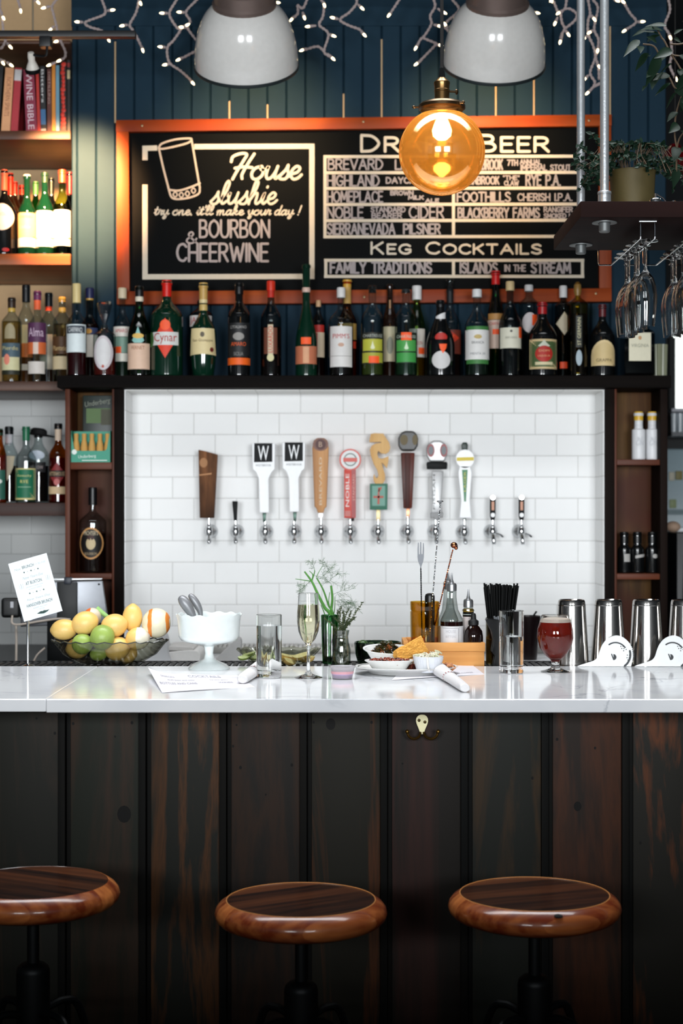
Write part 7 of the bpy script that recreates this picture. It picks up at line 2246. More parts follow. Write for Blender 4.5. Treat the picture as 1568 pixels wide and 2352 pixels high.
for pts, w0, w1 in (([(762, 1520), (760, 1420), (745, 1395), (730, 1365), (716, 1336), (699, 1313)], 8, 3), ([(762, 1520), (764, 1415), (754, 1390), (742, 1355), (727, 1327)], 5, 2.5), ([(760, 1520), (760, 1415), (763, 1375), (760, 1345)], 5.5, 4), ([(755, 1520), (752, 1440), (745, 1410), (737, 1390)], 3, 1.5),
                    ([(718, 1336), (700, 1333), (678, 1330)], 2, 1.2), ([(716, 1334), (718, 1320), (710, 1311)], 2.5, 1.2), ([(716, 1334), (722, 1315), (722, 1308)], 2.5, 1.2), ([(764, 1420), (768, 1400), (769, 1370)], 2, 1.2), ([(764, 1420), (755, 1385), (757, 1360)], 2, 1.2), ([(726, 1326), (733, 1312), (740, 1301)], 1.5, .8)):
    q = crom([p3(a, b, random.uniform(-.006, .006) if i else 0) for i, (a, b) in enumerate(pts)], 6)
    ms.tube(q, [(w0 + (w1 - w0) * i / (len(q) - 1)) * s * .62 for i in range(len(q))], 8)
random.seed(4)


def frond(mb, base, d, L, depth, r):
    P = [base]
    dd = Vector(d).normalized()
    for i in range(4):
        dd = (dd + Vector((random.uniform(-.35, .35), random.uniform(-.3, .3), random.uniform(-.25, .25)))).normalized()
        P.append(P[-1] + dd * L / 4)
    mb.tube(P, r, 4)
    if depth:
        for p in P[1:]:
            for _ in range(2):
                frond(mb, p, dd + Vector((random.uniform(-1.3, 1.3), random.uniform(-.6, .6), random.uniform(-1, 1))), L * .5, depth - 1, r * .75)


for a, b, d, L in ((712, 1335, (-.6, 0, -.7), .035), (735, 1330, (.6, 0, .5), .045), (750, 1340, (.5, 0, .5), .05), (765, 1365, (.8, 0, .3), .045), (762, 1345, (-.4, 0, .8), .035), (770, 1380, (.9, 0, .2), .05), (722, 1310, (.2, 0, 1), .025), (738, 1303, (.3, 0, 1), .02), (780, 1390, (.7, 0, -.3), .04), (700, 1334, (-.3, 0, -.8), .03), (772, 1400, (.6, 0, .3), .04)):
    frond(mf, p3(a, b), d, L, 2, .00042)
ms.build('stalks', FEN, fn_)
mf.build('fronds', FRD, fn_)

# clear jar with thyme, in front of it
YJ = 4.445
s = YJ / F
cj = thing('clear_herb_jar', 'small clear glass carafe holding woody thyme sprigs', 'jar', (X(784, YJ), YJ, ZL))
hz = lambda p: Z(p, YJ) - ZL
MB().lathe([(0, 0), (20 * s, 0), (21 * s, .002), (21 * s, hz(1492)), (17 * s, hz(1475)), (15.5 * s, hz(1462)), (17.5 * s, hz(1450)), (18.5 * s, hz(1447)), (17 * s, hz(1447)), (14.3 * s, hz(1462)), (15.8 * s, hz(1475)), (19.6 * s, hz(1492)), (19.6 * s, .005), (0, .004)], 48).build('carafe', thin_glass('#d4dcd4', .3, dbl=True, name='carafe_glass', refl=.15), cj, angle=60)
th = thing('thyme_bunch', 'woody thyme sprigs with tiny dark leaves standing in the clear carafe', 'thyme', (X(784, YJ), YJ, ZL))
ms, ml = MB(), MB()
random.seed(9)
p4 = lambda a, b, d=0.0: Vector((X(a, YJ) - X(784, YJ), d, Z(b, YJ) - ZL))
ends = [(831, 1385), (815, 1418), (806, 1405), (800, 1400), (790, 1415), (776, 1402), (768, 1418), (808, 1425), (796, 1425), (745, 1420), (782, 1395), (803, 1432), (788, 1405), (811, 1422), (760, 1432)]
for (a, b) in ends:
    b0 = random.uniform(-10, 10)
    q = crom([p4(784 + b0 * 1.3, 1528, random.uniform(-.012, .012)), p4(784 + b0 * .6, 1462, random.uniform(-.008, .008)), p4((784 + a) / 2 + random.uniform(-4, 4), (1450 + b) / 2, random.uniform(-.01, .01)), p4(a, b, random.uniform(-.02, .015))], 7)
    ms.tube(q, .0008, 5)
    for p in q[3:]:
        for _ in range(5):
            d = Vector((random.uniform(-1, 1), random.uniform(-1, 1), random.uniform(-.3, 1)))
            leaf(ml, Vector(p), d, random.uniform(.004, .0075), .0028, .1, seg=3)
for _ in range(70):
    q = p4(784 + random.uniform(-16, 16), random.uniform(1485, 1527), random.uniform(-.014, .012))
    leaf(ml, q, Vector((random.uniform(-1, 1), random.uniform(-.6, .6), random.uniform(-1, 1))), .010, .0045, .1, seg=3)
ms.build('sprigs', mat('#6a6a44', .7, name='thyme_stem'), th)
ml.build('leaves', mat('#3a4a2c', .6, name='thyme_leaf'), th)

# dark green glass bowl with limes
YGb = 4.51
s = YGb / F
gb = thing('dark_green_bowl', 'dark bottle-green glass bowl of green fruit behind the plate', 'bowl', (X(867, YGb), YGb, ZL))
hz = lambda p: Z(p, YGb) - ZL
MB().lathe([(0, 0), (40 * s, 0), (46 * s, .004), (52 * s, hz(1500)), (54 * s, hz(1476)), (53 * s, hz(1474)), (50 * s, hz(1478)), (46 * s, .010), (0, .008)], 48).build('bowl_body', thin_glass('#24472c', .3, dbl=True, name='bottle_green_glass', refl=.14), gb, angle=60)
GO = mat('#38542a', .3, name='green_fruit_skin')
random.seed(13)
for k, (a, b, d) in enumerate(((833, 1480, -.01), (852, 1488, .02), (872, 1486, -.01), (893, 1484, .015), (845, 1503, -.025), (866, 1504, -.03), (888, 1502, -.02))):
    o = MB().sphere((0, 0, 0), (M(12, YGb), M(11, YGb), M(11, YGb)), 18, 12).build('green_fruit', GO, None, loc=(X(a, YGb), YGb + d, Z(b, YGb)))
    props(o, 'small green fruit in the dark bowl, ' + ['highest one at the left', 'second in the upper row', 'third in the upper row', 'at the right of the upper row', 'low at the left', 'low in the middle', 'low at the right'][k], 'fruit', 'green fruit in the dark bowl')

# wooden caddy with bar tools and bottles
YW0, YW1 = 4.385, 4.53
wc = thing('wooden_caddy', 'pale orange wooden caddy box behind the plate', 'caddy', (X(1020, 4.44), 4.44, ZL))
OAK = wood('#c8823e', '#e8ae68', name='pale_oak', axis='X', scale=12, rough=.55)
xa, xb = X(937, YW0) - wc.location.x, X(1112, YW0) - wc.location.x
zt_ = Z(1476, YW0) - ZL
y0, y1 = YW0 - 4.44, YW1 - 4.44
zmid = Z(1497, YW0) - ZL
MB().bb(xa, xb, y0, y0 + .008, 0, zmid).build('front_board', OAK, wc, bevel=.001)
MB().bb(xa - .0, xb + .002, y0 - .002, y0 + .008, zmid + .0006, zt_).build('front_lip', OAK, wc, bevel=.0015)
MB().bb(xa, xb, y1 - .008, y1, 0, zt_ + .004).build('back_board', OAK, wc, bevel=.001)
MB().bb(xb - .008, xb, y0 + .008, y1 - .008, 0, zt_).build('end_board', OAK, wc, bevel=.001)
MB().bb(xa - .012, xa, y0 + .002, y1 + .002, .0, zt_ + .003).build('end_board', OAK, wc, bevel=.001)
MB().bb(xa, xb - .008, y0 + .008, y1 - .008, 0, .006).build('floor_board', OAK, wc)
zf_ = ZL + .0065
YA_ = 4.434
s = YA_ / F
at_ = thing('amber_tumbler', 'embossed amber glass tumbler holding bar tools in the wooden caddy', 'tumbler', (X(975, YA_), YA_, zf_))
hz = lambda p: Z(p, YA_) - zf_
v, f = [], []
n = 96
pr = [(0, 0), (29 * s, 0), (30 * s, .003), (32 * s, hz(1440)), (32.3 * s, hz(1405)), (31 * s, hz(1402)), (33 * s, hz(1400)), (33.5 * s, hz(1383)), (33 * s, hz(1381.5)), (31.5 * s, hz(1384)), (29.5 * s, .008), (0, .006)]
for j in range(n):
    a = 2 * PI * j / n
    for i, (r_, z_) in enumerate(pr):
        k = 1 + (.03 * max(0, math.cos(12 * a)) if i in (3, 4) else 0)
        v.append((r_ * k * math.cos(a), r_ * k * math.sin(a), z_))
for j in range(n):
    for i in range(len(pr) - 1):
        f.append((j * len(pr) + i, (j + 1) % n * len(pr) + i, (j + 1) % n * len(pr) + i + 1, j * len(pr) + i + 1))
MB().add(v, f).build('tumbler_body', thin_glass('#e0b24a', .4, dbl=True, name='amber_tumbler_glass', refl=.06), at_, angle=60)
em = MB()
for k in range(12):
    a = 2 * PI * k / 12
    em.tube([(.003 * math.cos(a), -32.6 * s, hz(1452) + .003 * math.sin(a)), (.010 * math.cos(a), -32.2 * s, hz(1452) + .010 * math.sin(a))], .0011, 5)
em.sphere((0, -32.5 * s, hz(1452)), (.0025, .0012, .0025), 10, 6)
em.build('embossed_flower', mat('#6a4a14', .15, name='amber_relief', coat=.3), at_)


def stick(name, label, a, b, m, d=0.0, r=.0016, d2=None):
    """twisted bar tool from pixel a (foot, inside the tumbler) to pixel b (head)"""
    A = Vector((X(a[0], YA_), YA_ + d, Z(a[1], YA_)))
    B = Vector((X(b[0], YA_), YA_ + (d if d2 is None else d2), Z(b[1], YA_)))
    r_ = thing(name, label, 'bar tool', A)
    n = int((B - A).length / .0012)
    dv = (B - A)
    dn = dv.normalized()
    sx = Vector((dn.z, 0, -dn.x)); sy = Vector((0, 1, 0))
    for ph in (0,):
        mb = MB()
        for p0 in (0, PI):
            q = []
            for i in range(n + 1):
                w = i * .62 + p0
                q.append(dv * i / n + (sx * math.cos(w) + sy * math.sin(w)) * r * .55)
            mb.tube(q, r * .75, 5)
        mb.build('twisted_shaft', m, r_)
    return r_, dv, dn, sx


BLS = mat('#3a3c40', .25, .9, name='dark_steel')
r, dv, dn, sx = stick('trident_bar_fork', 'slim bar fork with three tines standing in the amber tumbler', (969, 1474), (966, 1304), BLS)
fk = MB()
b0 = dv
s1 = M(1, YA_)
o_ = [(-.8, 0), (-2, 5), (-6, 14), (-7.5, 24), (-7.5, 44), (-6.5, 58), (-4.5, 58), (-4.2, 32), (-3.6, 30), (-2.0, 32), (-1.6, 59), (1.2, 59), (1.6, 32), (3.2, 30), (4.0, 32), (5.0, 57), (6.8, 57), (7.5, 44), (7, 24), (5.5, 14), (2, 5), (.8, 0)]
fk.prism([(b0.x + p * s1, b0.z + q * s1) for p, q in o_], b0.y - .0008, b0.y + .0008)
fk.build('fork_head', mat('#5c5e62', .45, .7, name='steel_head'), r, bevel=.0003)
r, dv, dn, sx = stick('long_bar_spoon', 'longest twisted steel bar spoon with flat disc end standing in the amber tumbler', (985, 1472), (1010, 1157), CHROME, -.004)
MB().lathe([(0, 0), (.003, 0), (.0035, .003), (.0085, .005), (.009, .0065), (.0085, .008), (0, .0085)], 20, Matrix.Translation(dv)).build('disc_end', CHROME2, r)
COP = mat('#b8704e', .18, 1.0, name='copper')
r, dv, dn, sx = stick('copper_bar_spoon', 'twisted copper bar spoon topped with a small skull', (990, 1472), (1040, 1262), COP, .006)
k = MB()
k.sphere(dv + Vector((.003, 0, .0115)), (.0095, .010, .0085), 20, 14)
k.sphere(dv + Vector((.0085, -.001, .0045)), (.005, .006, .006), 14, 10)
k.build('skull', COP, r)
e = MB()
e.sphere(dv + Vector((.0085, -.0075, .010)), (.0022, .0016, .0024), 10, 6).sphere(dv + Vector((.0115, -.0045, .0095)), (.0018, .0016, .0022), 10, 6)
e.build('eye_socket', mat('#2a120a', .5, name='socket_dark'), r)
pe = thing('muddler', 'black round-topped muddler standing in the amber tumbler', 'muddler', (X(987, YA_), YA_ + .008, zf_ + .0085))
hz2 = lambda p: Z(p, YA_) - pe.location.z
MB().lathe([(0, 0), (.013, 0), (.0135, hz2(1390)), (.0135, hz2(1370)), (.011, hz2(1365)), (.006, hz2(1363)), (0, hz2(1362.5))], 24).build('shaft', mat('#101213', .35, name='muddler_black'), pe)


# sauce bottles with metal pourers in the caddy
def dash_bottle(label, px, Yq, hw, levels, liq, labcol, capy, tipy, shy, liqy):
    s = Yq / F
    zz_ = lambda p: Z(p, Yq) - zf_
    r = thing('dasher_bottle', label, 'bottle', (X(px, Yq), Yq, zf_), 0, 'bottles in the wooden caddy')
    nk = 11 * s
    neck0, neck1 = levels
    MB().lathe([(0, 0), (hw * s * .95, 0), (hw * s, .003), (hw * s, zz_(shy)), (hw * s * .93, zz_(shy) + .006), (nk * 1.35, zz_(neck0)), (nk, zz_(neck1)), (nk, zz_(capy) - .001), (0, zz_(capy) - .001)], 40).build('glass_body', thin_glass('#e0e4e2', .3, name='dasher_glass', refl=.12), r, angle=60)
    if liq:
        zl = zz_(liqy)
        MB().lathe([(0, .003), (hw * s * .93, .003), (hw * s * .96, zl), (0, zl)], 36).build('liquor', mat(liq, .1, name='bitters'), r)
    MB().lathe([(nk * .9, zz_(capy) - .0005), (11.5 * s, zz_(capy)), (11.5 * s, zz_(capy - 13)), (10 * s, zz_(capy - 17)), (5 * s, zz_(capy - 19)), (3 * s, zz_(capy - 26)), (1.5 * s, zz_(tipy)), (0, zz_(tipy))], 28).build('pourer', mat('#a8aaac', .3, .85, name='pourer_steel'), r)
    if labcol:
        mb = MB()
        patch(mb, 'band', hw * s * .97, zz_(1476), zz_(shy + 12), hw * s, .0006)
        mb.build('label', mat(labcol, .6, name='bitters_label'), r)
        tm = MB()
        fn = wrap(hw * s, .0012, False)
        zc_ = (zz_(1474) + zz_(shy + 12)) / 2
        add_text(tm, 'HOUSE', lambda a, c: fn(a - .004, zc_ + .008 + c), .026, .008)
        add_text(tm, 'BITTERS', lambda a, c: fn(a - .004, zc_ - .006 + c), .028, .006)
        for u in (.0145, .0175):
            tm.bb(0, 0, 0, 0, 0, 0) if False else None
        tm.build('print', mat('#b4b4b8', .7, name='pale_grey_print'), r, smooth=False)
        ln2 = MB()
        zt2, zb2 = zz_(shy + 16), zz_(1476)
        for u0, u1, za, zb in ((.0155, .0165, zb2, zt2), (.019, .0195, zb2, zt2 + .003), (-.027, .0155, zt2 - .0008, zt2)):
            m_ = 10
            vv = []
            for i in range(m_ + 1):
                u = u0 + (u1 - u0) * i / m_
                vv += [fn(u, za), fn(u, zb)]
            ln2.add(vv, [(2 * i, 2 * i + 1, 2 * i + 3, 2 * i + 2) for i in range(m_)])
        ln2.build('label_rule', mat('#5a5c60', .7, name='rule_ink'), r)
    return r


dash_bottle('clear dasher bottle of dark bitters with white label, front of the caddy', 1037, 4.426, 26.5, (1400, 1372), '#2a0808', '#dcdcde', 1357, 1316, 1425, 1427)
r = dash_bottle('clear dasher bottle with black neck strip behind the white labelled one', 1029, 4.487, 24, (1400, 1370), None, '#d4d4d4', 1353, 1314, 1425, 1440)
r = dash_bottle('dark little dasher bottle with yellow neck ring and printed face', 1075, 4.462, 13, (1402, 1398), '#181012', '#d8ccc8', 1394, 1353, 1404, 1412)
MB().lathe([(12 * 4.462 / F, Z(1405, 4.462) - zf_), (12.5 * 4.462 / F, Z(1402, 4.462) - zf_), (12 * 4.462 / F, Z(1399, 4.462) - zf_), (9 * 4.462 / F, Z(1398, 4.462) - zf_)], 24).build('yellow_ring', mat('#d8a838', .4, name='yellow_plastic'), r)
MB().lathe([(11.8 * 4.462 / F, Z(1410, 4.462) - zf_), (12 * 4.462 / F, Z(1405, 4.462) - zf_)], 24).build('black_collar', BLK, r)
s = 4.421 / F
zz_ = lambda p: Z(p, 4.421) - zf_
r = thing('dropper_bottle', 'round-shouldered black dropper bottle at the right end of the caddy', 'bottle', (X(1087, 4.421), 4.421, zf_), 0, 'bottles in the wooden caddy')
MB().lathe([(0, 0), (21 * s, 0), (22 * s, .003), (22 * s, zz_(1462)), (20 * s, zz_(1449)), (14 * s, zz_(1440)), (10.5 * s, zz_(1436)), (10 * s, zz_(1432)), (0, zz_(1432))], 36).build('glass_body', mat('#170a08', .05, name='dropper_glass', coat=.6), r, angle=60)
MB().lathe([(12 * s, zz_(1435)), (12 * s, zz_(1426)), (9 * s, zz_(1424)), (6.5 * s, zz_(1422)), (6 * s, zz_(1413)), (4.5 * s, zz_(1409)), (0, zz_(1408))], 28).build('dropper_cap', mat('#0e0f10', .55, name='rubber_bulb'), r)

# straws
YSt = 4.50
sj = thing('straw_jar', 'amber-edged glass jar packed with black straws, behind the half full water glass', 'jar', (X(1147, YSt), YSt, ZL))
s = YSt / F
MB().lathe([(0, 0), (31 * s, 0), (32 * s, .002), (32 * s, Z(1418, YSt) - ZL), (30.5 * s, Z(1418, YSt) - ZL), (30 * s, .005), (0, .004)], 36).build('jar_glass', thin_glass('#8a7a4a', .3, dbl=True, name='jar_glass', refl=.12), sj, angle=60)
random.seed(17)
STRAW = mat('#070808', .6, spec=.15, name='black_straw')
for k in range(64):
    t = k / 63
    row = random.uniform(-1, 1)
    tx = 1111 + 77 * t + random.uniform(-1.5, 1.5)
    bx_ = 1147 + (tx - 1149) * .42
    dpt = row * .016
    top = (X(tx, YSt) - sj.location.x, dpt * 1.5, Z(1344 + random.uniform(-6, 5) + 3 * abs(row), YSt) - ZL)
    bot = (X(bx_, YSt) - sj.location.x, dpt * .8, .006)
    o = MB().tube([bot, top], .0026, 7).build('black_straw', STRAW, None, loc=sj.location)
    props(o, 'thin black straw fanned out in the straw jar', 'straw', 'black straws in the jar')
YB2 = 4.43
bgs = thing('black_sleeve', 'crumpled black plastic sleeve of straws standing left of the half full water glass', 'sleeve', (X(1143, YB2), YB2, ZL))
random.seed(8)
v, f = [], []
out = [(1130, 1530), (1134, 1506), (1127, 1496), (1131, 1470), (1127, 1450), (1114, 1423), (1118, 1420), (1131, 1421), (1150, 1424), (1160, 1440), (1160, 1480), (1158, 1530)]
MB().prism([(X(a, YB2) - bgs.location.x, Z(b, YB2) - ZL + .0003) for a, b in out], -.02, .018).build('plastic', mat('#08090a', .4, spec=.2, name='black_film', bump=.8, bscale=40), bgs, bevel=.005, seg=2)
cf = MB()
for k in range(5):
    cf.tube([(X(1138 + k * 4, YB2) - bgs.location.x, -.004, Z(1432, YB2) - ZL), (X(1134 + k * 4.5, YB2) - bgs.location.x, -.006, Z(1415 + 2 * (k % 2), YB2) - ZL)], .0024, 7)
cf.build('clear_wrapper', mat('#8a8e92', .15, name='clear_wrap'), bgs)

# dark tub with a stirrer, on the back counter
YTb = 5.45
tbm = thing('dark_tub', 'dark brown tub with a black stirrer on the back counter behind the beer', 'tub', (X(1212, YTb), YTb, 1.0))
s = YTb / F
MB().lathe([(0, 0), (20 * s, 0), (22 * s, .02), (23 * s, Z(1484, YTb) - 1.0), (29 * s, Z(1430, YTb) - 1.0), (29.5 * s, Z(1422, YTb) - 1.0), (27 * s, Z(1422, YTb) - 1.0), (20 * s, .01), (0, .008)], 32).build('tub', mat('#1a0e10', .3, name='tub_brown'), tbm, angle=60)
MB().lathe([(0, Z(1436, YTb) - 1.0), (26.5 * s, Z(1436, YTb) - 1.0), (0, Z(1428, YTb) - 1.0)], 24).build('contents', mat('#120b0c', .6, name='dark_contents'), tbm)
MB().tube([(0, 0, Z(1440, YTb) - 1.0), (20 * s, 0, Z(1412, YTb) - 1.0)], .003, 8).build('stirrer', BLK, tbm)


# towels and folded linen on the back counter
def cloth(name, label, px, Yq, zb, prof, depth, col, cat='towel'):
    """rounded fold given by its front outline in photo pixels"""
    P = [(X(a, Yq) - X(px, Yq), Z(b, Yq) - zb) for a, b in prof]
    P = [(p[0], max(.0006, p[1])) for p in crom([(a, b, 0) for a, b in P], 4)]
    r = MB().prism(P, -depth / 2, depth / 2).build(name, mat(col, .9, name='linen', bump=.5, bscale=30), None, bevel=.006, seg=3, loc=(X(px, Yq), Yq, zb))
    props(r, label, cat)
    return r


cloth('folded_towel', 'stack of folded white bar towels behind the compote stem', 425, 5.52, 1.0, [(385, 1519), (384, 1505), (388, 1494), (410, 1490), (450, 1488), (462, 1492), (466, 1502), (463, 1519)], .2, '#e0dedb')
cloth('folded_towel', 'thin white towel lying on top of the folded stack', 420, 5.515, 1.0 + .0, [(388, 1489), (388, 1483), (400, 1480), (430, 1481), (448, 1483), (450, 1489)], .18, '#cfccc8')
cloth('draped_towel', 'rumpled pale grey towel hanging right of the fruit bowl', 362, 5.42, 1.0, [(340, 1532), (342, 1512), (352, 1486), (366, 1462), (378, 1454), (385, 1468), (388, 1496), (397, 1525), (398, 1532)], .10, '#d2d3d5')
cloth('grey_cushion_cloth', 'grey folded cloth standing behind the compote at its right', 525, 5.40, 1.0, [(494, 1526), (496, 1512), (512, 1496), (540, 1470), (550, 1464), (555, 1474), (553, 1500), (551, 1526)], .06, '#b4b3b2', 'cloth')
o = MB().bb(-.16, .16, -.09, .09, .0004, .011).build('folded_cloth', mat('#d6d7d8', .9, name='linen', bump=.5, bscale=30), None, bevel=.004, loc=(X(1235, 5.5), 5.5, 1.0))
props(o, 'flat white cloth lying under the tub on the back counter', 'cloth')
bpy.data.objects['dark_tub'].location.z = 1.0115

# sign card on its clip stand
YSg = 4.43
sg_ = thing('sign_stand', 'slim chrome sign stand with round clip, behind the marble at the left', 'sign stand', (X(64, YSg), YSg, ZL))
hz = lambda p: Z(p, YSg) - ZL
MB().lathe([(0, 0), (.018, 0), (.018, .002), (.005, .006), (.0036, .012), (.0036, hz(1424)), (0, hz(1424))], 24).build('rod', CHROME, sg_)
MB().lathe([(0, -.004), (.0145, -.004), (.0155, -.002), (.0155, .0035), (0, .0035)], 28, Matrix.Translation((M(3, YSg), 0, hz(1412))) @ Matrix.Rotation(PI / 2, 4, 'X')).build('clip_disc', mat('#c9cccf', .3, .7, name='satin_disc'), sg_)
TL, TRc, BR = (20, 1295), (108, 1270), (144.6, 1402.7)
ux = Vector((X(TRc[0], YSg) - X(TL[0], YSg), 0, Z(TRc[1], YSg) - Z(TL[1], YSg)))
vx = Vector((X(BR[0], YSg) - X(TRc[0], YSg), 0, Z(BR[1], YSg) - Z(TRc[1], YSg)))
cc = Vector((X(TL[0], YSg), YSg - .0075, Z(TL[1], YSg))) + (ux + vx) / 2
sc_ = thing('event_card', 'tilted white brunch card held by the chrome sign stand', 'card', cc)
MB().add([-ux / 2 - vx / 2, ux / 2 - vx / 2, ux / 2 + vx / 2, -ux / 2 + vx / 2] + [p + Vector((0, .0007, 0)) for p in (-ux / 2 - vx / 2, ux / 2 - vx / 2, ux / 2 + vx / 2, -ux / 2 + vx / 2)], [(0, 1, 2, 3), (7, 6, 5, 4), (0, 4, 5, 1), (1, 5, 6, 2), (2, 6, 7, 3), (3, 7, 4, 0)]).build('card', mat('#e6ecef', .6, name='card_white'), sc_, smooth=False)
cd = lambda u, w, d=-.0009: ux * (u - .5) + vx * (w - .5) + Vector((0, d, 0))
ga, gb_ = MB(), MB()
lx, ly = ux.length, vx.length


def ctext(mb, s_, u, w, wd, ht, shear=0):
    add_text(mb, s_, lambda a, b: cd(u + a, w - b), wd, ht, shear)


ctext(ga, 'BRUNCH', .46, .125, .30, .05)
ctext(gb_, '11:30-3:00', .78, .125, .27, .032)
ctext(gb_, 'Nye', .19, .14, .16, .05, .4)
ctext(gb_, 'New Years Eve', .52, .305, .52, .045, .5)
ctext(ga, 'AT BUXTON', .50, .40, .42, .055)
ctext(gb_, 'BAR SNACKS DRINKS MUSIC', .50, .465, .44, .018)
ctext(gb_, 'IN GOOD SPIRITS', .50, .505, .34, .018)
ctext(gb_, 'New Years Day', .52, .675, .60, .045, .5)
ctext(ga, 'HANGOVER BRUNCH', .50, .765, .66, .055)
ctext(gb_, 'BUFFET ALL DAY', .50, .83, .36, .018)
ctext(gb_, '11:30-3:00', .50, .865, .18, .016)
for w in (.21, .57):
    for i, u in enumerate((.33, .42, .51, .60, .69)):
        if i % 2 == 0:
            pts = [cd(u + .028 * math.cos(PI / 2 + k * PI / 5) * (1 if k % 2 == 0 else .42), w - .02 * math.sin(PI / 2 + k * PI / 5) * (1 if k % 2 == 0 else .42)) for k in range(10)]
            ga.add(pts, [tuple(range(10))])
        else:
            gb_.add([cd(u - .01, w - .01), cd(u + .012, w), cd(u - .01, w + .012)], [(0, 1, 2)])
for (u, w) in ((.16, .43), .86 and (.86, .40)):
    for k in range(2):
        ribbon(gb_, [(u - .04 + k * .05, w - .05), (u - .035 + k * .05, w + .03), (u - .0 + k * .05, w + .035), (u + .005 + k * .05, w - .045)], .006, lambda a, b: cd(a, b))
lips = [(.36, .93), (.43, .915), (.48, .905), (.52, .912), (.56, .905), (.62, .915), (.70, .915), (.63, .94), (.54, .955), (.44, .945)]
ga.add([cd(a, b) for a, b in lips], [tuple(range(len(lips)))])
ctext(gb_, 'buxton', .53, .93, .16, .014)
ga.build('dark_print', mat('#35504c', .7, name='card_ink'), sc_, smooth=False)
gb_.build('pale_print', mat('#a8b4b6', .7, name='card_pale_ink'), sc_, smooth=False)

# tablet till on its stand
YTa = 5.40
ts = thing('tablet_stand', 'black tablet till stand on the dark side counter, with card reader', 'stand', (X(138, YTa), YTa, .98))
hz = lambda p: Z(p, YTa) - .98
MB().bb(-.06, .06, -.06, .06, 0, .02).build('base', BLK, ts, bevel=.004)
MB().bb(-.04, .05, -.02, .04, .02, hz(1420)).build('column', BLK, ts, bevel=.004)
xr = lambda p: X(p, YTa) - ts.location.x
MB().bb(xr(134), xr(180), -.032, -.0205, hz(1442), hz(1336)).build('holder_plate', mat('#0d0f10', .5, name='holder_black'), ts, bevel=.003)
MB().bb(xr(151), xr(167), -.036, .004, hz(1341), hz(1325)).build('top_clip', mat('#141c2a', .4, name='clip_black'), ts, bevel=.003)
MB().bb(xr(9), xr(52), -.05, -.01, hz(1417), hz(1372)).build('card_reader', mat('#0f1112', .45, name='reader_black'), ts, bevel=.012, seg=4)
MB().bb(xr(31), xr(38), -.0515, -.0495, hz(1394), hz(1380)).build('reader_sticker', mat('#c8cad0', .5, name='sticker_white'), ts)
MB().bb(xr(48), xr(136), -.016, -.008, hz(1420), hz(1405)).build('reader_bracket', BLK, ts, bevel=.002)
CB_ = mat('#b8aca0', .6, name='cable_white')
MB().tube(crom([(xr(36), -.055, hz(1412)), (xr(38), -.07, hz(1428)), (xr(55), -.075, hz(1431)), (xr(100), -.065, hz(1424)), (xr(140), -.05, hz(1419)), (xr(166), -.04, hz(1421))], 8), .0035, 8).tube(crom([(xr(45), -.06, hz(1430)), (xr(46), -.06, hz(1475)), (xr(45), -.06, .004)], 6), .004, 8).tube(crom([(xr(112), -.07, hz(1484)), (xr(95), -.075, hz(1500)), (xr(84), -.075, hz(1522))], 6), .003, 8).build('cable', CB_, ts)
tab = thing('tablet', 'silver-backed tablet seen from behind in the black till stand', 'tablet', (X(149, YTa), YTa - .0005, Z(1386, YTa)))
w_, h_ = M(100, YTa), M(53, YTa)
MB().prism([(-w_, -h_), (w_ * 1.02, -h_ + .012), (w_ * .88, h_), (-w_ * .95, h_ - .006)], -.019, -.008).build('back_shell', mat('#6a6c70', .32, .85, name='tablet_metal'), tab, bevel=.004, seg=3)
MB().prism([(-w_ * .9, h_ - .0005), (w_ * .85, h_ + .002), (w_ * .88, h_ + .0075), (-w_ * .9, h_ + .006)], -.019, -.009).build('top_edge', mat('#dfe2e4', .25, .3, name='tablet_edge'), tab, bevel=.0015)
MB().lathe([(0, -.0005), (.0035, -.0005), (.0035, .001), (0, .001)], 16, Matrix.Translation((w_ * .80, -.0194, h_ - .012)) @ Matrix.Rotation(PI / 2, 4, 'X')).build('camera_lens', BLK, tab)
tab.location.y = YTa + .0
# brass coat hook under the marble
hk = thing('coat_hook', 'brass double coat hook screwed under the marble edge', 'hook', (X(969, YP - .012), YP - .012, Z(1666, YP)))
s = YP / F
BRA = mat('#e2dab0', .35, .5, name='brass_hook')
pts = [(0, 26), (7, 24.5), (12.5, 19), (14, 11), (11.5, 2), (8, -6), (5.5, -14), (6, -18), (0, -19), (-6, -18), (-5.5, -14), (-8, -6), (-11.5, 2), (-14, 11), (-12.5, 19), (-7, 24.5)]
P = crom([(a * s, b * s, 0) for a, b in pts + [pts[0]]], 3)[:-1]
MB().prism([(p[0], p[1]) for p in P], .0, .004).build('plate', BRA, hk, bevel=.001)
for sg2 in (-1, 1):
    MB().tube(crom([(sg2 * 4 * s, -.001, -15 * s), (sg2 * 8 * s, -.012, -23 * s), (sg2 * 20 * s, -.022, -27 * s), (sg2 * 31 * s, -.028, -20 * s), (sg2 * 35 * s, -.030, -10 * s)], 6), [.0032] * 24 + [.0044], 12).sphere((sg2 * 35 * s, -.030, -9 * s), .0052, 14, 10).build('prong', mat('#8a6a34', .3, .9, name='brass_dark'), hk)
sc2 = MB()
for a, b in ((-7, 13), (6.5, 9)):
    sc2.lathe([(0, .0012), (.0028, .0008), (.0038, 0), (.0038, -.001)], 14, Matrix.Translation((a * s, -.0002, b * s)) @ Matrix.Rotation(PI / 2, 4, 'X'))
sc2.build('screw', mat('#5a4a2a', .35, .8, name='screw_dark'), hk)

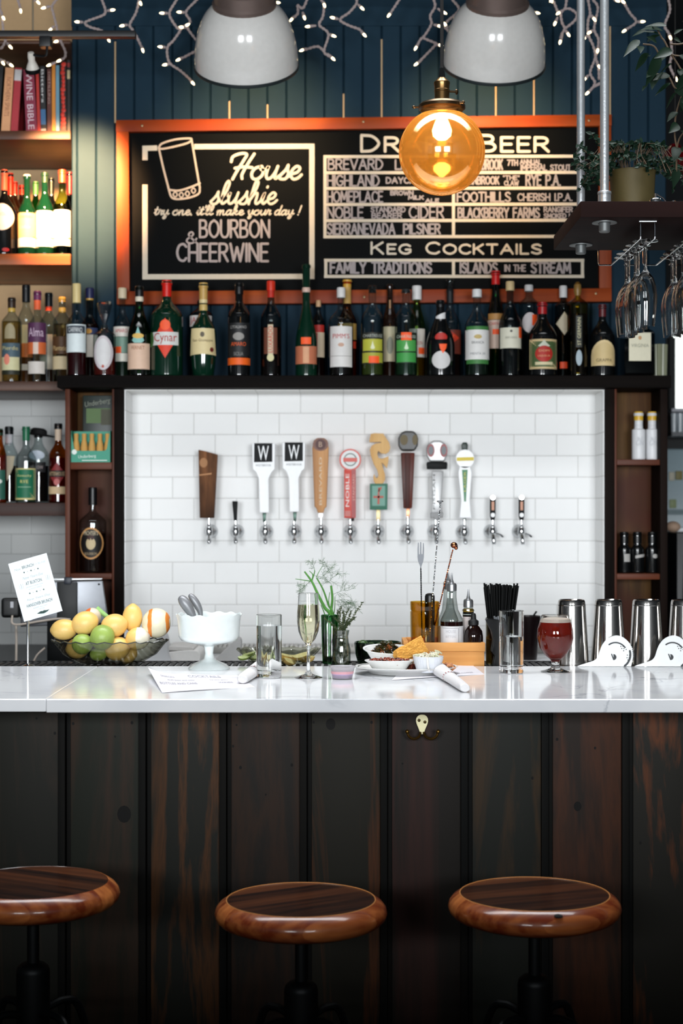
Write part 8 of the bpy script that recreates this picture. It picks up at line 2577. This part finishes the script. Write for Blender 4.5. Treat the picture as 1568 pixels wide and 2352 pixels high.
# ================================================================ STOOLS
IRON = mat('#0f1213', .45, .6, name='black_iron')
stool_specs = [(76, 3.40, .7355, 'bar stool with round wooden seat cut by the left picture edge', -.5), (691, 3.35, .7115, 'round wooden bar stool in the middle of the three', .55), (1227, 3.37, .7185, 'round wooden bar stool at the right, with a dark nick in its rim', .35)]
for k, (px, Yq, zs, lab, ang) in enumerate(stool_specs):
    r = thing('bar_stool', lab, 'stool', (X(px, Yq), Yq, 0), ang, 'bar stools along the bar')
    R = M(197, Yq) * 1.005
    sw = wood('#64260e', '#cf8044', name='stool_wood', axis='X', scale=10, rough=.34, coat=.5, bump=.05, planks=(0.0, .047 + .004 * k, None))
    th = .058
    prf = [(0, -th), (R * .62, -th), (R * .80, -th + .003), (R * .93, -th + .012), (R * .985, -th + .022), (R, -th + .031), (R * .985, -th + .041), (R * .95, -.009), (R * .90, -.003), (R * .872, .0), (R * .862, .0004)]
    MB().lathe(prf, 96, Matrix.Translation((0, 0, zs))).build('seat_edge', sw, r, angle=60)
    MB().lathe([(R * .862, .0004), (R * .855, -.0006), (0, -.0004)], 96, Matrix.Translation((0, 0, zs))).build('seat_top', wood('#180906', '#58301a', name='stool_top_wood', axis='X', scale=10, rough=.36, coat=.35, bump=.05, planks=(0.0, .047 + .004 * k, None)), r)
    if k != 0:
        MB().tube([(R * .863 * math.cos(2 * PI * j / 96), R * .863 * math.sin(2 * PI * j / 96), zs + .0002) for j in range(97)], .0012, 6, caps=False).build('worn_ring', mat('#b4763e', .5, name='worn_wood'), r)
    if k == 2:
        a_ = -ang - PI / 2 + .17
        nk_ = MB().sphere((R * .93 * math.cos(a_), R * .93 * math.sin(a_), zs - .0065), (.009, .009, .004), 12, 8)
        nk_.build('nick', mat('#060505', .9, name='burn_black'), r)
    MB().lathe([(0, zs - th - .006), (.075, zs - th - .006), (.078, zs - th - .0005), (0, zs - th - .0005)], 32).build('seat_plate', IRON, r)
    MB().lathe([(0, .40), (.0125, .40), (.0125, zs - th - .006), (0, zs - th - .006)], 20).build('screw_post', IRON, r)
    MB().lathe([(.013, zs - .165), (.024, zs - .168), (.032, zs - .175), (.0345, zs - .185), (.0345, .44), (.038, .435), (.038, .40), (0, .40)], 32).build('hub', IRON, r)
    for q in range(4):
        a_ = PI / 4 + q * PI / 2 - ang
        ca, sa = math.cos(a_), math.sin(a_)
        pts = crom([Vector((.03 * ca, .03 * sa, .468)), Vector((.075 * ca, .075 * sa, .476)), Vector((.115 * ca, .115 * sa, .455)), Vector((.15 * ca, .15 * sa, .34)), Vector((.19 * ca, .19 * sa, .17)), Vector((.225 * ca, .225 * sa, .008))], 6)
        MB().tube(pts, .0085, 10).build('leg', IRON, r)
    MB().tube([(.187 * math.cos(2 * PI * j / 64), .187 * math.sin(2 * PI * j / 64), .19) for j in range(65)], .008, 10, caps=False).build('foot_ring', IRON, r)
